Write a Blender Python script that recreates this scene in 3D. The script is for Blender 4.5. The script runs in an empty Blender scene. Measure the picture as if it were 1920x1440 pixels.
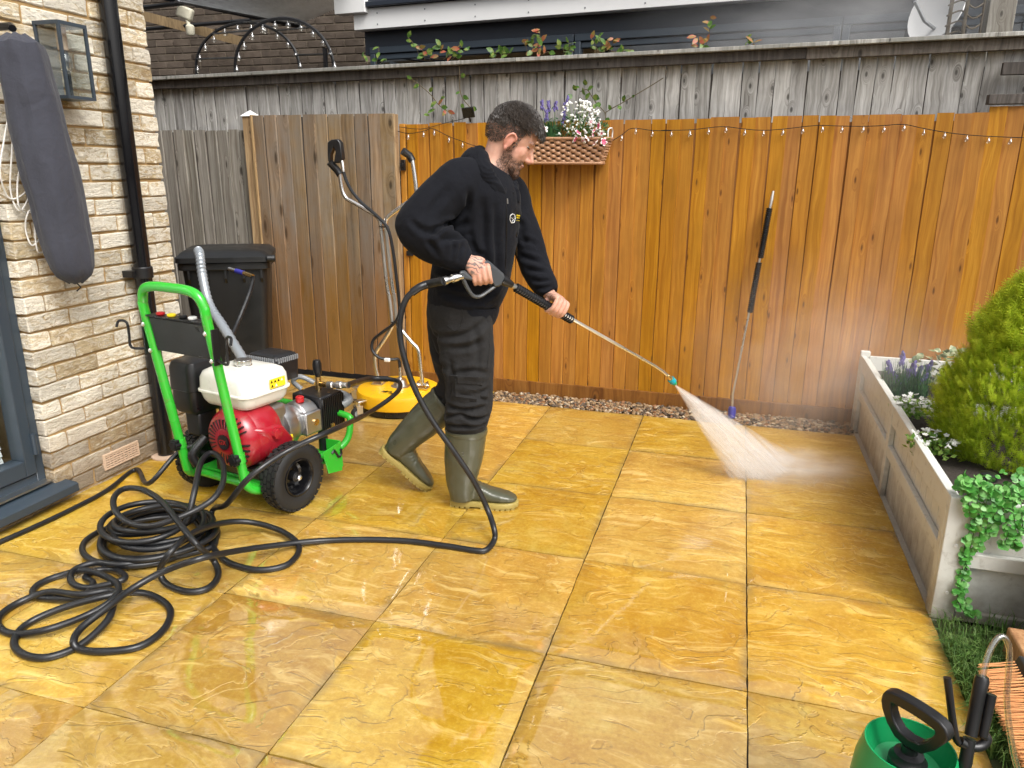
import bpy, bmesh, math, random
import numpy as np
from mathutils import Vector, Matrix, noise as mnoise

random.seed(7); rng = np.random.default_rng(7)
scene = bpy.context.scene
COL = scene.collection

# ------------------------------------------------------------------ camera
CAM = np.array([0.45334, -1.31786, 1.42105])
FPX = 1403.9                                   # focal length in photo pixels (1920 wide)
PITCH, ROLL, YAW = 0.2812, 0.0065, 0.2879
_cy, _sy, _cp, _sp = math.cos(YAW), math.sin(YAW), math.cos(PITCH), math.sin(PITCH)
FW = np.array([-_sy*_cp, _cy*_cp, -_sp]); _rt = np.array([_cy, _sy, 0.0]); _up = np.cross(_rt, FW)
RT = _rt*math.cos(ROLL) + _up*math.sin(ROLL); UP = -_rt*math.sin(ROLL) + _up*math.cos(ROLL)
cd = bpy.data.cameras.new('camera'); cam = bpy.data.objects.new('camera', cd); COL.objects.link(cam)
cd.sensor_width = 36.0; cd.lens = 36.0*FPX/1920.0; cd.clip_start = 0.05; cd.clip_end = 400
mw = Matrix.Identity(4)
for i in range(3):
    mw[i][0], mw[i][1], mw[i][2], mw[i][3] = RT[i], UP[i], -FW[i], CAM[i]
cam.matrix_world = mw
scene.camera = cam

# ------------------------------------------------------------------ sky, sun, exposure (bright overcast)
SUN_EL, SUN_AZ = math.radians(50), math.radians(128)     # azimuth measured clockwise from +Y
world = bpy.data.worlds.new('World'); scene.world = world; world.use_nodes = True
wn = world.node_tree; wn.nodes.clear()
sky = wn.nodes.new('ShaderNodeTexSky'); sky.sky_type = 'NISHITA'; sky.sun_disc = False
sky.sun_elevation = SUN_EL; sky.sun_rotation = SUN_AZ; sky.air_density = 1.0; sky.dust_density = 9.0; sky.ozone_density = 1.0
hs = wn.nodes.new('ShaderNodeHueSaturation'); hs.inputs['Saturation'].default_value = 0.18; hs.inputs['Value'].default_value = 1.0
bg = wn.nodes.new('ShaderNodeBackground'); bg.inputs['Strength'].default_value = 0.15
wo = wn.nodes.new('ShaderNodeOutputWorld')
wn.links.new(sky.outputs[0], hs.inputs['Color']); wn.links.new(hs.outputs[0], bg.inputs['Color']); wn.links.new(bg.outputs[0], wo.inputs['Surface'])
sl = bpy.data.lights.new('sun', 'SUN'); sl.energy = 1.1; sl.angle = math.radians(30); sl.color = (1.0, 0.97, 0.92)
so = bpy.data.objects.new('sun', sl); COL.objects.link(so)
sd = Vector((math.sin(SUN_AZ)*math.cos(SUN_EL), math.cos(SUN_AZ)*math.cos(SUN_EL), math.sin(SUN_EL)))
so.rotation_euler = sd.to_track_quat('Z', 'Y').to_euler(); so.location = (0, 0, 6)
vs = scene.view_settings; vs.view_transform = 'Standard'; vs.look = 'None'; vs.gamma = 1.0; vs.use_curve_mapping = False
vs.exposure = 0.52
scene.render.engine = 'CYCLES'
scene.cycles.use_denoising = True
scene.cycles.max_bounces = 8; scene.cycles.transparent_max_bounces = 24; scene.cycles.volume_bounces = 5
scene.cycles.volume_step_rate = 1.5

# ------------------------------------------------------------------ pixel helpers (a pixel is a direction; distance comes from the surface touched)
HP = np.array([-_sy, _cy, 0.0])                # horizontal viewing direction
RH = np.array([_cy, _sy, 0.0])                 # horizontal "image right"
def ray(x, y): return FW*FPX + RT*(x-960) - UP*(y-720)
def G(x, y, z=0.0):
    d = ray(x, y); return CAM + d*(z-CAM[2])/d[2]
def PX(x, y, X):
    d = ray(x, y); return CAM + d*(X-CAM[0])/d[0]
def PY(x, y, Y):
    d = ray(x, y); return CAM + d*(Y-CAM[1])/d[1]
def DD(x, y, t):
    d = ray(x, y); return CAM + d*t/(d@FW)
def M(x, y, o):                                # on the upright plane facing the viewer at distance o along HP
    d = ray(x, y); return CAM + d*(o-CAM@HP)/(d@HP)

# ------------------------------------------------------------------ objects
def link(o, parent=None):
    COL.objects.link(o)
    if parent is not None: o.parent = parent
    return o
def tag(o, label=None, cat=None, group=None, kind=None):
    if label: o['label'] = label
    if cat: o['category'] = cat
    if group: o['group'] = group
    if kind: o['kind'] = kind
    return o
def thing(name, label, cat, loc=(0, 0, 0), rz=0.0, group=None):
    o = bpy.data.objects.new(name, None); o.location = tuple(loc); o.rotation_euler = (0, 0, rz); o.empty_display_size = 0.1
    link(o); return tag(o, label, cat, group)
def V(p): return Vector((float(p[0]), float(p[1]), float(p[2])))
def frame(t, ref=(0, 0, 1)):
    t = V(t).normalized(); r = V(ref)
    if abs(t.dot(r.normalized())) > 0.98: r = Vector((1, 0, 0)) if abs(t.x) < 0.9 else Vector((0, 1, 0))
    b = (r - t*r.dot(t)).normalized(); return t, b, t.cross(b)
def spline(pts, n=8, closed=False):
    P = [np.array(p, float) for p in pts]; out = []; N = len(P)
    for i in range(N if closed else N-1):
        p0, p1, p2, p3 = (P[(i-1) % N], P[i], P[(i+1) % N], P[(i+2) % N]) if closed else (P[max(i-1, 0)], P[i], P[i+1], P[min(i+2, N-1)])
        for k in range(n):
            t = k/n
            out.append(0.5*((2*p1) + (-p0+p2)*t + (2*p0-5*p1+4*p2-p3)*t*t + (-p0+3*p1-3*p2+p3)*t**3))
    if not closed: out.append(P[-1])
    return out

class MB:
    def __init__(s): s.v = []; s.f = []; s.m = []; s.cm = 0
    def add(s, vs, fs):
        o = len(s.v); s.v += [tuple(map(float, p)) for p in vs]; s.f += [tuple(i+o for i in f) for f in fs]; s.m += [s.cm]*len(fs); return s
    def box(s, c, size, axes=None):
        hx, hy, hz = [q/2 for q in size]; ax = axes or ((1, 0, 0), (0, 1, 0), (0, 0, 1)); c = np.array(c, float)
        a, b, d = [np.array(q, float) for q in ax]; vs = []
        for sz in (-1, 1):
            for sy in (-1, 1):
                for sx in (-1, 1): vs.append(c + a*hx*sx + b*hy*sy + d*hz*sz)
        return s.add(vs, [(0, 2, 3, 1), (4, 5, 7, 6), (0, 1, 5, 4), (2, 6, 7, 3), (0, 4, 6, 2), (1, 3, 7, 5)])
    def bx(s, x0, x1, y0, y1, z0, z1): return s.box(((x0+x1)/2, (y0+y1)/2, (z0+z1)/2), (x1-x0, y1-y0, z1-z0))
    def rings(s, R, cap=True, closed=False):
        n = len(R[0]); vs = [p for r in R for p in r]; fs = []; k = len(R)
        for i in range(k if closed else k-1):
            for j in range(n):
                a, b = i*n+j, i*n+(j+1) % n; c, d = ((i+1) % k)*n+(j+1) % n, ((i+1) % k)*n+j
                fs.append((a, b, c, d))
        if cap and not closed: fs += [tuple(range(n-1, -1, -1)), tuple(range((k-1)*n, k*n))]
        return s.add(vs, fs)
    def tube(s, pts, r, seg=8, closed=False, ref=(0, 0, 1), cap=True, rb=None, twist=0.0):
        P = [V(p) for p in pts]; N = len(P); R = []; b = None
        for i in range(N):
            t = (P[(i+1) % N]-P[(i-1) % N]) if closed else (P[min(i+1, N-1)]-P[max(i-1, 0)])
            if t.length < 1e-9: t = Vector((0, 0, 1))
            t.normalize()
            if b is None: _, b, _ = frame(t, ref)
            else:
                b = b - t*b.dot(t)
                if b.length < 1e-6: _, b, _ = frame(t, ref)
                b.normalize()
            c = t.cross(b)
            ri = r[i] if hasattr(r, '__len__') else r
            rbi = (rb[i] if hasattr(rb, '__len__') else rb) if rb is not None else ri
            R.append([P[i] + b*(ri*math.cos(2*math.pi*k/seg+twist)) + c*(rbi*math.sin(2*math.pi*k/seg+twist)) for k in range(seg)])
        return s.rings(R, cap, closed)
    def cyl(s, p0, p1, r0, r1=None, seg=16, ref=(0, 0, 1)): return s.tube([p0, p1], [r0, r0 if r1 is None else r1], seg, ref=ref)
    def lathe(s, prof, o=(0, 0, 0), axis=(0, 0, 1), seg=24, ref=(1, 0, 0), sx=1.0, sy=1.0, closed=False):
        t, b, c = frame(axis, ref); o = V(o)
        return s.rings([[o + t*h + b*(r*sx*math.cos(2*math.pi*k/seg)) + c*(r*sy*math.sin(2*math.pi*k/seg)) for k in range(seg)] for r, h in prof], closed=closed)
    def ell(s, c, r, axes=None, nu=14, nv=10):
        c = np.array(c, float); ax = [np.array(q, float) for q in (axes or ((1, 0, 0), (0, 1, 0), (0, 0, 1)))]; R = []
        r = (r, r, r) if not hasattr(r, '__len__') else r
        for i in range(1, nv):
            th = math.pi*i/nv
            R.append([c + ax[0]*r[0]*math.sin(th)*math.cos(2*math.pi*j/nu) + ax[1]*r[1]*math.sin(th)*math.sin(2*math.pi*j/nu) - ax[2]*r[2]*math.cos(th) for j in range(nu)])
        o = len(s.v); s.rings(R, cap=False); k = len(s.v)
        s.v += [tuple(c - ax[2]*r[2]), tuple(c + ax[2]*r[2])]; L = k-nu
        for j in range(nu):
            s.f += [(k, o+(j+1) % nu, o+j), (k+1, L+j, L+(j+1) % nu)]; s.m += [s.cm]*2
        return s
    def prism(s, poly, d):                     # poly: 3D points in a plane, d: extrusion vector (centred)
        d = np.array(d, float)/2; n = len(poly); P = [np.array(p, float) for p in poly]
        return s.add([p-d for p in P]+[p+d for p in P], [tuple(range(n-1, -1, -1)), tuple(range(n, 2*n))]+[(i, (i+1) % n, n+(i+1) % n, n+i) for i in range(n)])
    def mesh(s, name, mats=None, smooth=True):
        me = bpy.data.meshes.new(name); me.from_pydata(s.v, [], s.f)
        for m in (mats or []): me.materials.append(m)
        me.polygons.foreach_set('material_index', s.m)
        bm = bmesh.new(); bm.from_mesh(me); bmesh.ops.recalc_face_normals(bm, faces=bm.faces[:]); bm.to_mesh(me); bm.free()
        if smooth: me.shade_smooth(); me.set_sharp_from_angle(angle=math.radians(38))
        me.update(); return me
    def build(s, name, mat, parent=None, bevel=0.0, smooth=True, world=True, seg=2):
        mats = mat if isinstance(mat, (list, tuple)) else [mat]
        o = bpy.data.objects.new(name, s.mesh(name, mats, smooth)); link(o)
        if parent is not None: setp(o, parent, world)
        if bevel:
            b = o.modifiers.new('bevel', 'BEVEL'); b.width = bevel; b.segments = seg; b.limit_method = 'ANGLE'; b.angle_limit = math.radians(40)
        return o
def setp(o, parent, world=True):
    o.parent = parent
    if world: o.matrix_parent_inverse = wmat(parent).inverted()
def wmat(o):
    m = Matrix.LocRotScale(o.location, o.rotation_euler, o.scale)
    return (wmat(o.parent) @ o.matrix_parent_inverse @ m) if o.parent else m
def inst(src, name, parent, loc=(0, 0, 0), rot=(0, 0, 0), sc=(1, 1, 1)):
    """A copy that shares mesh data, placed in world coordinates under parent."""
    o = bpy.data.objects.new(name, src if isinstance(src, bpy.types.Mesh) else src.data); link(o)
    if parent is not None: setp(o, parent)
    o.location = tuple(map(float, loc)); o.rotation_euler = rot; o.scale = sc
    return o
def remesh(mb, voxel, smooth_it=4, factor=0.5):
    o = bpy.data.objects.new('tmp', mb.mesh('tmp', smooth=False)); link(o)
    r = o.modifiers.new('r', 'REMESH'); r.mode = 'VOXEL'; r.voxel_size = voxel; r.adaptivity = 0
    if smooth_it:
        sm = o.modifiers.new('s', 'SMOOTH'); sm.factor = factor; sm.iterations = smooth_it
    dg = bpy.context.evaluated_depsgraph_get(); me = bpy.data.meshes.new_from_object(o.evaluated_get(dg))
    bpy.data.objects.remove(o); me.shade_smooth(); return me
def verts_np(me):
    a = np.empty(len(me.vertices)*3); me.vertices.foreach_get('co', a); return a.reshape(-1, 3)
def norms_np(me):
    a = np.empty(len(me.vertices)*3); me.vertices.foreach_get('normal', a); return a.reshape(-1, 3)
def set_verts(me, a): me.vertices.foreach_set('co', a.astype(np.float32).ravel()); me.update()
def color_attr(me, name, arr):
    ca = me.color_attributes.new(name, 'FLOAT_COLOR', 'POINT'); c = np.ones((len(me.vertices), 4), np.float32); c[:, :arr.shape[1]] = arr
    ca.data.foreach_set('color', c.ravel())
def obj_from_mesh(name, me, mat, parent=None):
    me.name = name; me.materials.clear(); me.materials.append(mat); o = bpy.data.objects.new(name, me); link(o)
    if parent is not None: setp(o, parent)
    return o
def fbm(a, scale, seed=0.0, octv=3):
    out = np.zeros(len(a))
    for i, p in enumerate(a):
        q = Vector((p[0]*scale+seed, p[1]*scale-seed*0.7, p[2]*scale+seed*1.3)); out[i] = mnoise.fractal(q, 1.0, 2.0, octv)
    return out

# ------------------------------------------------------------------ materials
class NT:
    def __init__(s, name):
        s.mat = bpy.data.materials.new(name); s.mat.use_nodes = True; s.t = s.mat.node_tree; s.t.nodes.clear()
        s.out = s.t.nodes.new('ShaderNodeOutputMaterial'); s.p = s.t.nodes.new('ShaderNodeBsdfPrincipled'); s.t.links.new(s.p.outputs[0], s.out.inputs[0])
    def n(s, kind, **kw):
        nd = s.t.nodes.new('ShaderNode'+kind)
        for k, v in kw.items(): setattr(nd, k, v)
        return nd
    def inp(s, nd, i, v):
        if v is None: return
        if isinstance(v, bpy.types.NodeSocket): s.t.links.new(v, nd.inputs[i])
        else:
            sock = nd.inputs[i]
            if sock.type == 'RGBA' and len(v) == 3: v = (*v, 1)
            sock.default_value = v
    def math(s, op, a, b=None, c=None, clamp=False):
        m = s.n('Math', operation=op); m.use_clamp = clamp
        for i, x in enumerate((a, b, c)): s.inp(m, i, x)
        return m.outputs[0]
    def vmath(s, op, a, b=None):
        m = s.n('VectorMath', operation=op); s.inp(m, 0, a)
        if b is not None: s.inp(m, 3 if op == 'SCALE' else 1, b)
        return m.outputs[0]
    def obj(s, rnd=True, scale=None, geo=False):
        v = s.n('NewGeometry').outputs['Position'] if geo else s.n('TexCoord').outputs['Object']
        if rnd:
            oi = s.n('ObjectInfo').outputs['Random']
            cmb = s.n('CombineXYZ'); s.inp(cmb, 0, s.math('MULTIPLY', oi, 37.0)); s.inp(cmb, 1, s.math('MULTIPLY', oi, 91.0)); s.inp(cmb, 2, s.math('MULTIPLY', oi, 53.0))
            v = s.vmath('ADD', v, cmb.outputs[0])
        if scale: v = s.vmath('MULTIPLY', v, scale)
        return v
    def rand(s): return s.n('ObjectInfo').outputs['Random']
    def noise(s, vec, scale, detail=3, rough=0.5, dist=0.0, col=False):
        n = s.n('TexNoise'); s.inp(n, 'Vector', vec); s.inp(n, 'Scale', scale); s.inp(n, 'Detail', detail); s.inp(n, 'Roughness', rough); s.inp(n, 'Distortion', dist)
        return n.outputs[1 if col else 0]
    def vor(s, vec, scale, feature='F1', out=0, rnd=1.0):
        n = s.n('TexVoronoi', feature=feature); s.inp(n, 'Vector', vec); s.inp(n, 'Scale', scale); s.inp(n, 'Randomness', rnd); return n.outputs[out]
    def ramp(s, f, stops, mode='LINEAR'):
        r = s.n('ValToRGB'); cr = r.color_ramp; cr.interpolation = mode
        while len(cr.elements) < len(stops): cr.elements.new(0.5)
        for e, (p, c) in zip(cr.elements, stops):
            e.position = p; e.color = (*c, 1) if hasattr(c, '__len__') else (c, c, c, 1)
        s.inp(r, 0, f); return r.outputs[0]
    def rng(s, f, a, b, c=0.0, d=1.0):
        m = s.n('MapRange'); m.clamp = True
        for i, x in enumerate((f, a, b, c, d)): s.inp(m, i, x)
        return m.outputs[0]
    def mix(s, f, a, b, mode='MIX'):
        m = s.n('Mix', data_type='RGBA', blend_type=mode); m.clamp_factor = True
        s.inp(m, 0, f); s.inp(m, 6, a); s.inp(m, 7, b); return m.outputs[2]
    def hsv(s, col, h=0.5, sat=1.0, val=1.0):
        m = s.n('HueSaturation'); s.inp(m, 'Hue', h); s.inp(m, 'Saturation', sat); s.inp(m, 'Value', val); s.inp(m, 'Color', col); return m.outputs[0]
    def bump(s, h, strength=0.5, dist=0.01, normal=None):
        b = s.n('Bump'); s.inp(b, 'Strength', strength); s.inp(b, 'Distance', dist); s.inp(b, 'Height', h); s.inp(b, 'Normal', normal); return b.outputs[0]
    def set(s, **kw):
        names = dict(col='Base Color', rough='Roughness', metal='Metallic', normal='Normal', spec='Specular IOR Level', trans='Transmission Weight', ior='IOR', alpha='Alpha',
                     coat='Coat Weight', coatr='Coat Roughness', coatn='Coat Normal', coati='Coat IOR', sss='Subsurface Weight', sssr='Subsurface Radius', ssss='Subsurface Scale', sheen='Sheen Weight', sheenr='Sheen Roughness', emi='Emission Color', emis='Emission Strength')
        for k, v in kw.items(): s.inp(s.p, names[k], v)
        return s.mat
def plain(name, col, rough=0.5, metal=0.0, var=0.12, scale=40, bump=0.15, bdist=0.001, coat=0.0, spec=0.5, dirt=0.0, splash=0.0):
    """Painted / plastic / metal surface with slight mottling, wear in the gloss and a fine grain."""
    t = NT(name); v = t.obj(rnd=False); n = t.noise(v, scale, 4, 0.6); n2 = t.noise(v, scale*0.12, 3, 0.6)
    c = t.mix(t.math('ADD', t.math('MULTIPLY', n, 0.5), t.math('MULTIPLY', n2, 0.5)), tuple(x*(1-var) for x in col), tuple(min(1, x*(1+var)) for x in col))
    if dirt:                                    # ragged grime and, near the ground, dried splashes
        d = t.math('MULTIPLY', t.rng(t.noise(v, 22, 6, 0.7, 0.6), 0.56, 0.72), dirt)
        if splash:
            pz = t.n('SeparateXYZ'); t.inp(pz, 0, t.n('NewGeometry').outputs['Position']); d = t.math('MAXIMUM', d, t.math('MULTIPLY', t.rng(t.math('ADD', pz.outputs[2], t.math('MULTIPLY', t.math('SUBTRACT', t.noise(v, 14, 5, 0.65), 0.5), 0.28)), splash, 0.0), 0.75))
        c = t.mix(d, c, (0.16, 0.125, 0.085))
    r = t.rng(n2, 0.3, 0.7, max(0.03, rough-0.1), min(1, rough+0.1))
    t.set(col=c, rough=r, metal=metal, spec=spec, coat=coat, coatr=0.1)
    if bump: t.set(normal=t.bump(n, bump, bdist))
    return t.mat
MATS = {}
# ---- wood
def wood(name, base, light, dark, gap_stain=0.0, grey=None, rough=0.7, knots=0.016, zgrad=None, dens=3.2, bump=0.5, vary=1.0):
    t = NT(name); v = t.obj()
    sv = t.n('SeparateXYZ'); t.inp(sv, 0, v); kc = t.n('CombineXYZ'); t.inp(kc, 0, sv.outputs[0]); t.inp(kc, 1, t.math('MULTIPLY', sv.outputs[2], 0.45)); kn_ = t.n('TexVoronoi', voronoi_dimensions='2D'); t.inp(kn_, 'Vector', kc.outputs[0]); t.inp(kn_, 'Scale', dens*2.0); kd = kn_.outputs[0]
    knot = t.rng(kd, knots*5.0, knots*2.2, 0, 1); halo = t.rng(kd, knots*14, knots*3, 0, 1)
    gv = t.vmath('MULTIPLY', v, (55, 55, 2.2)); wob = t.noise(v, 5, 2); cmb = t.n('CombineXYZ'); t.inp(cmb, 0, t.math('ADD', t.math('MULTIPLY', wob, 3.0), t.math('MULTIPLY', halo, 5.0)))
    gv = t.vmath('ADD', gv, cmb.outputs[0])
    g = t.noise(gv, 1.0, 5, 0.62); g2 = t.noise(t.vmath('MULTIPLY', v, (160, 160, 5)), 1.0, 3, 0.6); blot = t.noise(v, 4.5, 4, 0.6)
    c = t.ramp(g, [(0.33, dark), (0.5, base), (0.66, light)])
    c = t.mix(t.math('MULTIPLY', t.rng(g2, 0.45, 0.75), 0.35), c, dark)
    c = t.mix(t.math('MULTIPLY', t.rng(blot, 0.42, 0.7), 0.55), c, tuple(x*0.62 for x in base))
    if grey: c = t.mix(t.rng(t.noise(v, 3.0, 5, 0.7), 0.40, 0.62), c, t.mix(g, tuple(x*0.7 for x in grey), tuple(x*1.15 for x in grey)))
    c = t.mix(t.math('MULTIPLY', halo, 0.35), c, dark); c = t.mix(t.math('MULTIPLY', knot, 0.85), c, tuple(x*0.35 for x in dark))
    if zgrad:                                   # (world z low, high, colour): splash staining of its own ragged shape
        pz = t.n('SeparateXYZ'); t.inp(pz, 0, t.n('NewGeometry').outputs['Position'])
        zz = t.math('ADD', pz.outputs[2], t.math('MULTIPLY', t.math('SUBTRACT', t.noise(t.vmath('MULTIPLY', t.obj(), (9, 9, 2.5)), 1.0, 5, 0.7), 0.5), 1.5))
        c = t.mix(t.rng(zz, zgrad[1], zgrad[0], 0, 0.9), c, t.mix(g, tuple(x*0.55 for x in zgrad[2]), tuple(x*1.2 for x in zgrad[2])))
    rv = t.rand(); c = t.hsv(c, t.math('ADD', 0.494, t.math('MULTIPLY', rv, 0.010)), t.math('ADD', 0.94, t.math('MULTIPLY', rv, 0.1)), t.math('ADD', 1.0-0.20*vary, t.math('MULTIPLY', t.math('FRACT', t.math('MULTIPLY', rv, 7.7)), 0.38*vary)))
    h = t.math('ADD', t.math('MULTIPLY', g, 0.6), t.math('MULTIPLY', g2, 0.4)); h = t.math('SUBTRACT', h, t.math('MULTIPLY', knot, 0.4))
    return t.set(col=c, rough=t.rng(g, 0.3, 0.7, rough-0.1, rough+0.12), normal=t.bump(h, bump, 0.004), spec=0.35)
M_ORANGE = wood('orange_stained_wood', (0.41, 0.178, 0.016), (0.50, 0.235, 0.026), (0.30, 0.115, 0.010), rough=0.62, knots=0.0085, bump=0.4, vary=0.38)
M_GREYW = wood('weathered_grey_wood', (0.37, 0.36, 0.34), (0.52, 0.51, 0.49), (0.17, 0.16, 0.145), knots=0.014, rough=0.85, vary=0.8, dens=3.8)
M_GREYW2 = wood('weathered_grey_brown_wood', (0.25, 0.23, 0.195), (0.36, 0.34, 0.30), (0.12, 0.10, 0.075), knots=0.012, rough=0.85)
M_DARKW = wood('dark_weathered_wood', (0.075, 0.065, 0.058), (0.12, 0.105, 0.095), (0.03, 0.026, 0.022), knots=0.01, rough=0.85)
M_CAPW = wood('lichen_white_cap_wood', (0.34, 0.33, 0.30), (0.50, 0.49, 0.46), (0.12, 0.115, 0.10), knots=0.008, rough=0.9, grey=(0.22, 0.22, 0.2))
M_GATE = wood('brown_gate_wood', (0.25, 0.165, 0.085), (0.34, 0.245, 0.145), (0.11, 0.07, 0.035), knots=0.018, grey=(0.235, 0.195, 0.15), zgrad=(0.45, 1.15, (0.25, 0.120, 0.026)), rough=0.75)
M_POST = wood('tan_post_wood', (0.36, 0.24, 0.12), (0.46, 0.33, 0.18), (0.2, 0.12, 0.06), knots=0.008, rough=0.75)
M_BLOCK = wood('brown_oiled_timber', (0.36, 0.19, 0.075), (0.46, 0.27, 0.12), (0.22, 0.10, 0.035), knots=0.008, rough=0.5)

# ---- wet riven sandstone paving
def slab_mat():
    t = NT('wet_riven_sandstone'); v = t.obj()
    warp = t.noise(v, 3.0, 2, 0.5, col=True); vw = t.vmath('ADD', t.vmath('MULTIPLY', v, (1.0, 2.1, 1.0)), t.vmath('SCALE', t.vmath('SUBTRACT', warp, (0.5, 0.5, 0.5)), 0.42))
    base = t.noise(vw, 2.4, 5, 0.55, 0.6)                     # broad cleft shape
    st = t.math('MULTIPLY', base, 9.0); fl = t.math('FLOOR', st); fr = t.math('FRACT', st)
    step = t.math('ADD', fl, t.rng(fr, 0.0, 0.10)); terr = t.math('DIVIDE', step, 9.0)
    edge = t.math('MULTIPLY', t.rng(fr, 0.0, 0.05), t.rng(fr, 0.22, 0.06))          # lip of each ledge
    patchy = t.rng(t.noise(v, 2.0, 3), 0.42, 0.60)
    wis = t.noise(t.vmath('MULTIPLY', vw, (5.0, 11.0, 5.0)), 1.0, 6, 0.62, 0.7)
    fine = t.noise(v, 70, 5, 0.65); mid = t.noise(v, 14, 5, 0.6); big = t.noise(v, 1.7, 4, 0.6, 0.5)
    c = t.ramp(t.math('ADD', t.math('MULTIPLY', big, 0.65), t.math('MULTIPLY', mid, 0.35)), [(0.30, (0.33, 0.160, 0.012)), (0.43, (0.465, 0.252, 0.024)), (0.55, (0.54, 0.328, 0.044)), (0.68, (0.61, 0.435, 0.095))])
    c = t.mix(t.math('MULTIPLY', t.rng(fine, 0.48, 0.68), 0.42), c, (0.34, 0.17, 0.022)); c = t.mix(t.math('MULTIPLY', t.rng(fine, 0.46, 0.30), 0.30), c, (0.74, 0.54, 0.2))
    c = t.mix(t.math('MULTIPLY', edge, t.math('MULTIPLY', patchy, 0.42)), c, (0.72, 0.52, 0.19))
    c = t.mix(t.math('MULTIPLY', t.rng(fr, 0.93, 0.99), t.math('MULTIPLY', patchy, 0.5)), c, (0.22, 0.10, 0.02))
    c = t.mix(t.math('MULTIPLY', t.rng(wis, 0.55, 0.66), 0.65), c, (0.74, 0.52, 0.16)); c = t.mix(t.math('MULTIPLY', t.rng(wis, 0.44, 0.30), 0.38), c, (0.31, 0.150, 0.014))
    rv = t.rand(); c = t.hsv(c, t.math('ADD', 0.496, t.math('MULTIPLY', rv, 0.010)), t.math('ADD', 0.95, t.math('MULTIPLY', t.math('FRACT', t.math('MULTIPLY', rv, 5.3)), 0.10)), t.math('ADD', 0.74, t.math('MULTIPLY', t.math('FRACT', t.math('MULTIPLY', rv, 11.9)), 0.30)))
    # grimy margin along the joints
    sx = t.n('SeparateXYZ'); t.inp(sx, 0, t.n('TexCoord').outputs['Object'])
    ed = t.math('MINIMUM', t.math('SUBTRACT', 0.29, t.math('ABSOLUTE', sx.outputs[0])), t.math('SUBTRACT', 0.297, t.math('ABSOLUTE', sx.outputs[1])))
    grime = t.math('MULTIPLY', t.rng(t.math('ADD', ed, t.math('MULTIPLY', mid, 0.03)), 0.045, 0.008), t.rng(t.noise(v, 2.6, 3), 0.42, 0.62))
    c = t.mix(t.math('MULTIPLY', grime, 0.8), c, (0.19, 0.135, 0.05))
    # water film lies in the hollows
    low = t.math('ADD', t.math('MULTIPLY', terr, 0.55), t.math('MULTIPLY', t.noise(t.obj(rnd=False, geo=True), 1.5, 3, 0.5), 0.75))
    wp = t.n('NewGeometry').outputs['Position']; dd = t.n('VectorMath', operation='DISTANCE'); t.inp(dd, 0, wp); t.inp(dd, 1, (-0.25, 0.25, 0.0))
    low = t.math('ADD', low, t.rng(dd.outputs['Value'], 0.2, 1.7, -0.23, 0.05)); low = t.math('ADD', low, t.math('MULTIPLY', t.math('SUBTRACT', wis, 0.5), 0.22)); pool = t.rng(low, 0.675, 0.635)
    h = t.math('ADD', t.math('ADD', terr, t.math('MULTIPLY', wis, 0.10)), t.math('ADD', t.math('MULTIPLY', mid, 0.08), t.math('MULTIPLY', fine, 0.035)))
    nb = t.bump(h, 0.85, 0.026)
    cn = t.bump(t.math('ADD', terr, t.math('ADD', t.math('MULTIPLY', mid, 0.05), t.math('MULTIPLY', wis, 0.12))), t.math('SUBTRACT', 0.85, t.math('MULTIPLY', pool, 0.78)), 0.017)
    return t.set(col=c, rough=t.rng(fine, 0.3, 0.7, 0.42, 0.62), normal=nb, spec=0.4, coat=t.math('ADD', 0.62, t.math('MULTIPLY', pool, 0.38)), coatr=t.math('SUBTRACT', 0.115, t.math('MULTIPLY', pool, 0.085)), coatn=cn, coati=t.math('ADD', 1.6, t.math('MULTIPLY', pool, 0.95)))
M_SLAB = slab_mat()
M_JOINT = plain('dark_joint_sand', (0.035, 0.027, 0.018), 0.9, var=0.4, scale=120, bump=0.5)
M_SOIL = plain('dark_soil', (0.035, 0.026, 0.02), 0.95, var=0.5, scale=90, bump=1.0, bdist=0.01)
# ---- bricks
def brick_mat(name, cols, white=0.6, wcol=(0.66, 0.60, 0.52), bump=0.8):
    t = NT(name); v = t.obj(); a = t.noise(v, 9, 5, 0.6, 0.4); b = t.noise(t.vmath('MULTIPLY', v, (1, 1.0, 2.4)), 22, 6, 0.7, 1.2); f = t.noise(v, 130, 3)
    c = t.ramp(a, [(0.3, cols[0]), (0.5, cols[1]), (0.7, cols[2])])
    rv = t.rand(); wm = t.rng(t.math('ADD', b, t.math('MULTIPLY', t.math('SUBTRACT', rv, 0.5), 0.26)), 0.36, 0.52)
    c = t.mix(t.math('MULTIPLY', wm, white), c, wcol)
    c = t.mix(t.math('MULTIPLY', t.rng(f, 0.55, 0.75), 0.35), c, cols[0])
    sp = t.n('SeparateXYZ'); t.inp(sp, 0, t.n('NewGeometry').outputs['Position'])    # grime splashed up from the paving
    dirt = t.rng(t.math('ADD', sp.outputs[2], t.math('MULTIPLY', a, 0.35)), 0.62, 0.25)
    c = t.mix(t.math('MULTIPLY', dirt, 0.72), c, (0.19, 0.115, 0.05))
    c = t.hsv(c, 0.5, 1.0, t.math('ADD', 0.78, t.math('MULTIPLY', t.math('FRACT', t.math('MULTIPLY', rv, 9.1)), 0.4)))
    h = t.math('ADD', t.math('MULTIPLY', b, 1.0), t.math('MULTIPLY', f, 0.25))
    return t.set(col=c, rough=0.85, spec=0.25, normal=t.bump(h, bump, 0.02))
M_BRICK = brick_mat('buff_white_creased_brick', [(0.38, 0.27, 0.14), (0.58, 0.46, 0.28), (0.70, 0.59, 0.40)], 0.86, (0.84, 0.79, 0.68), 1.0)
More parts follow.
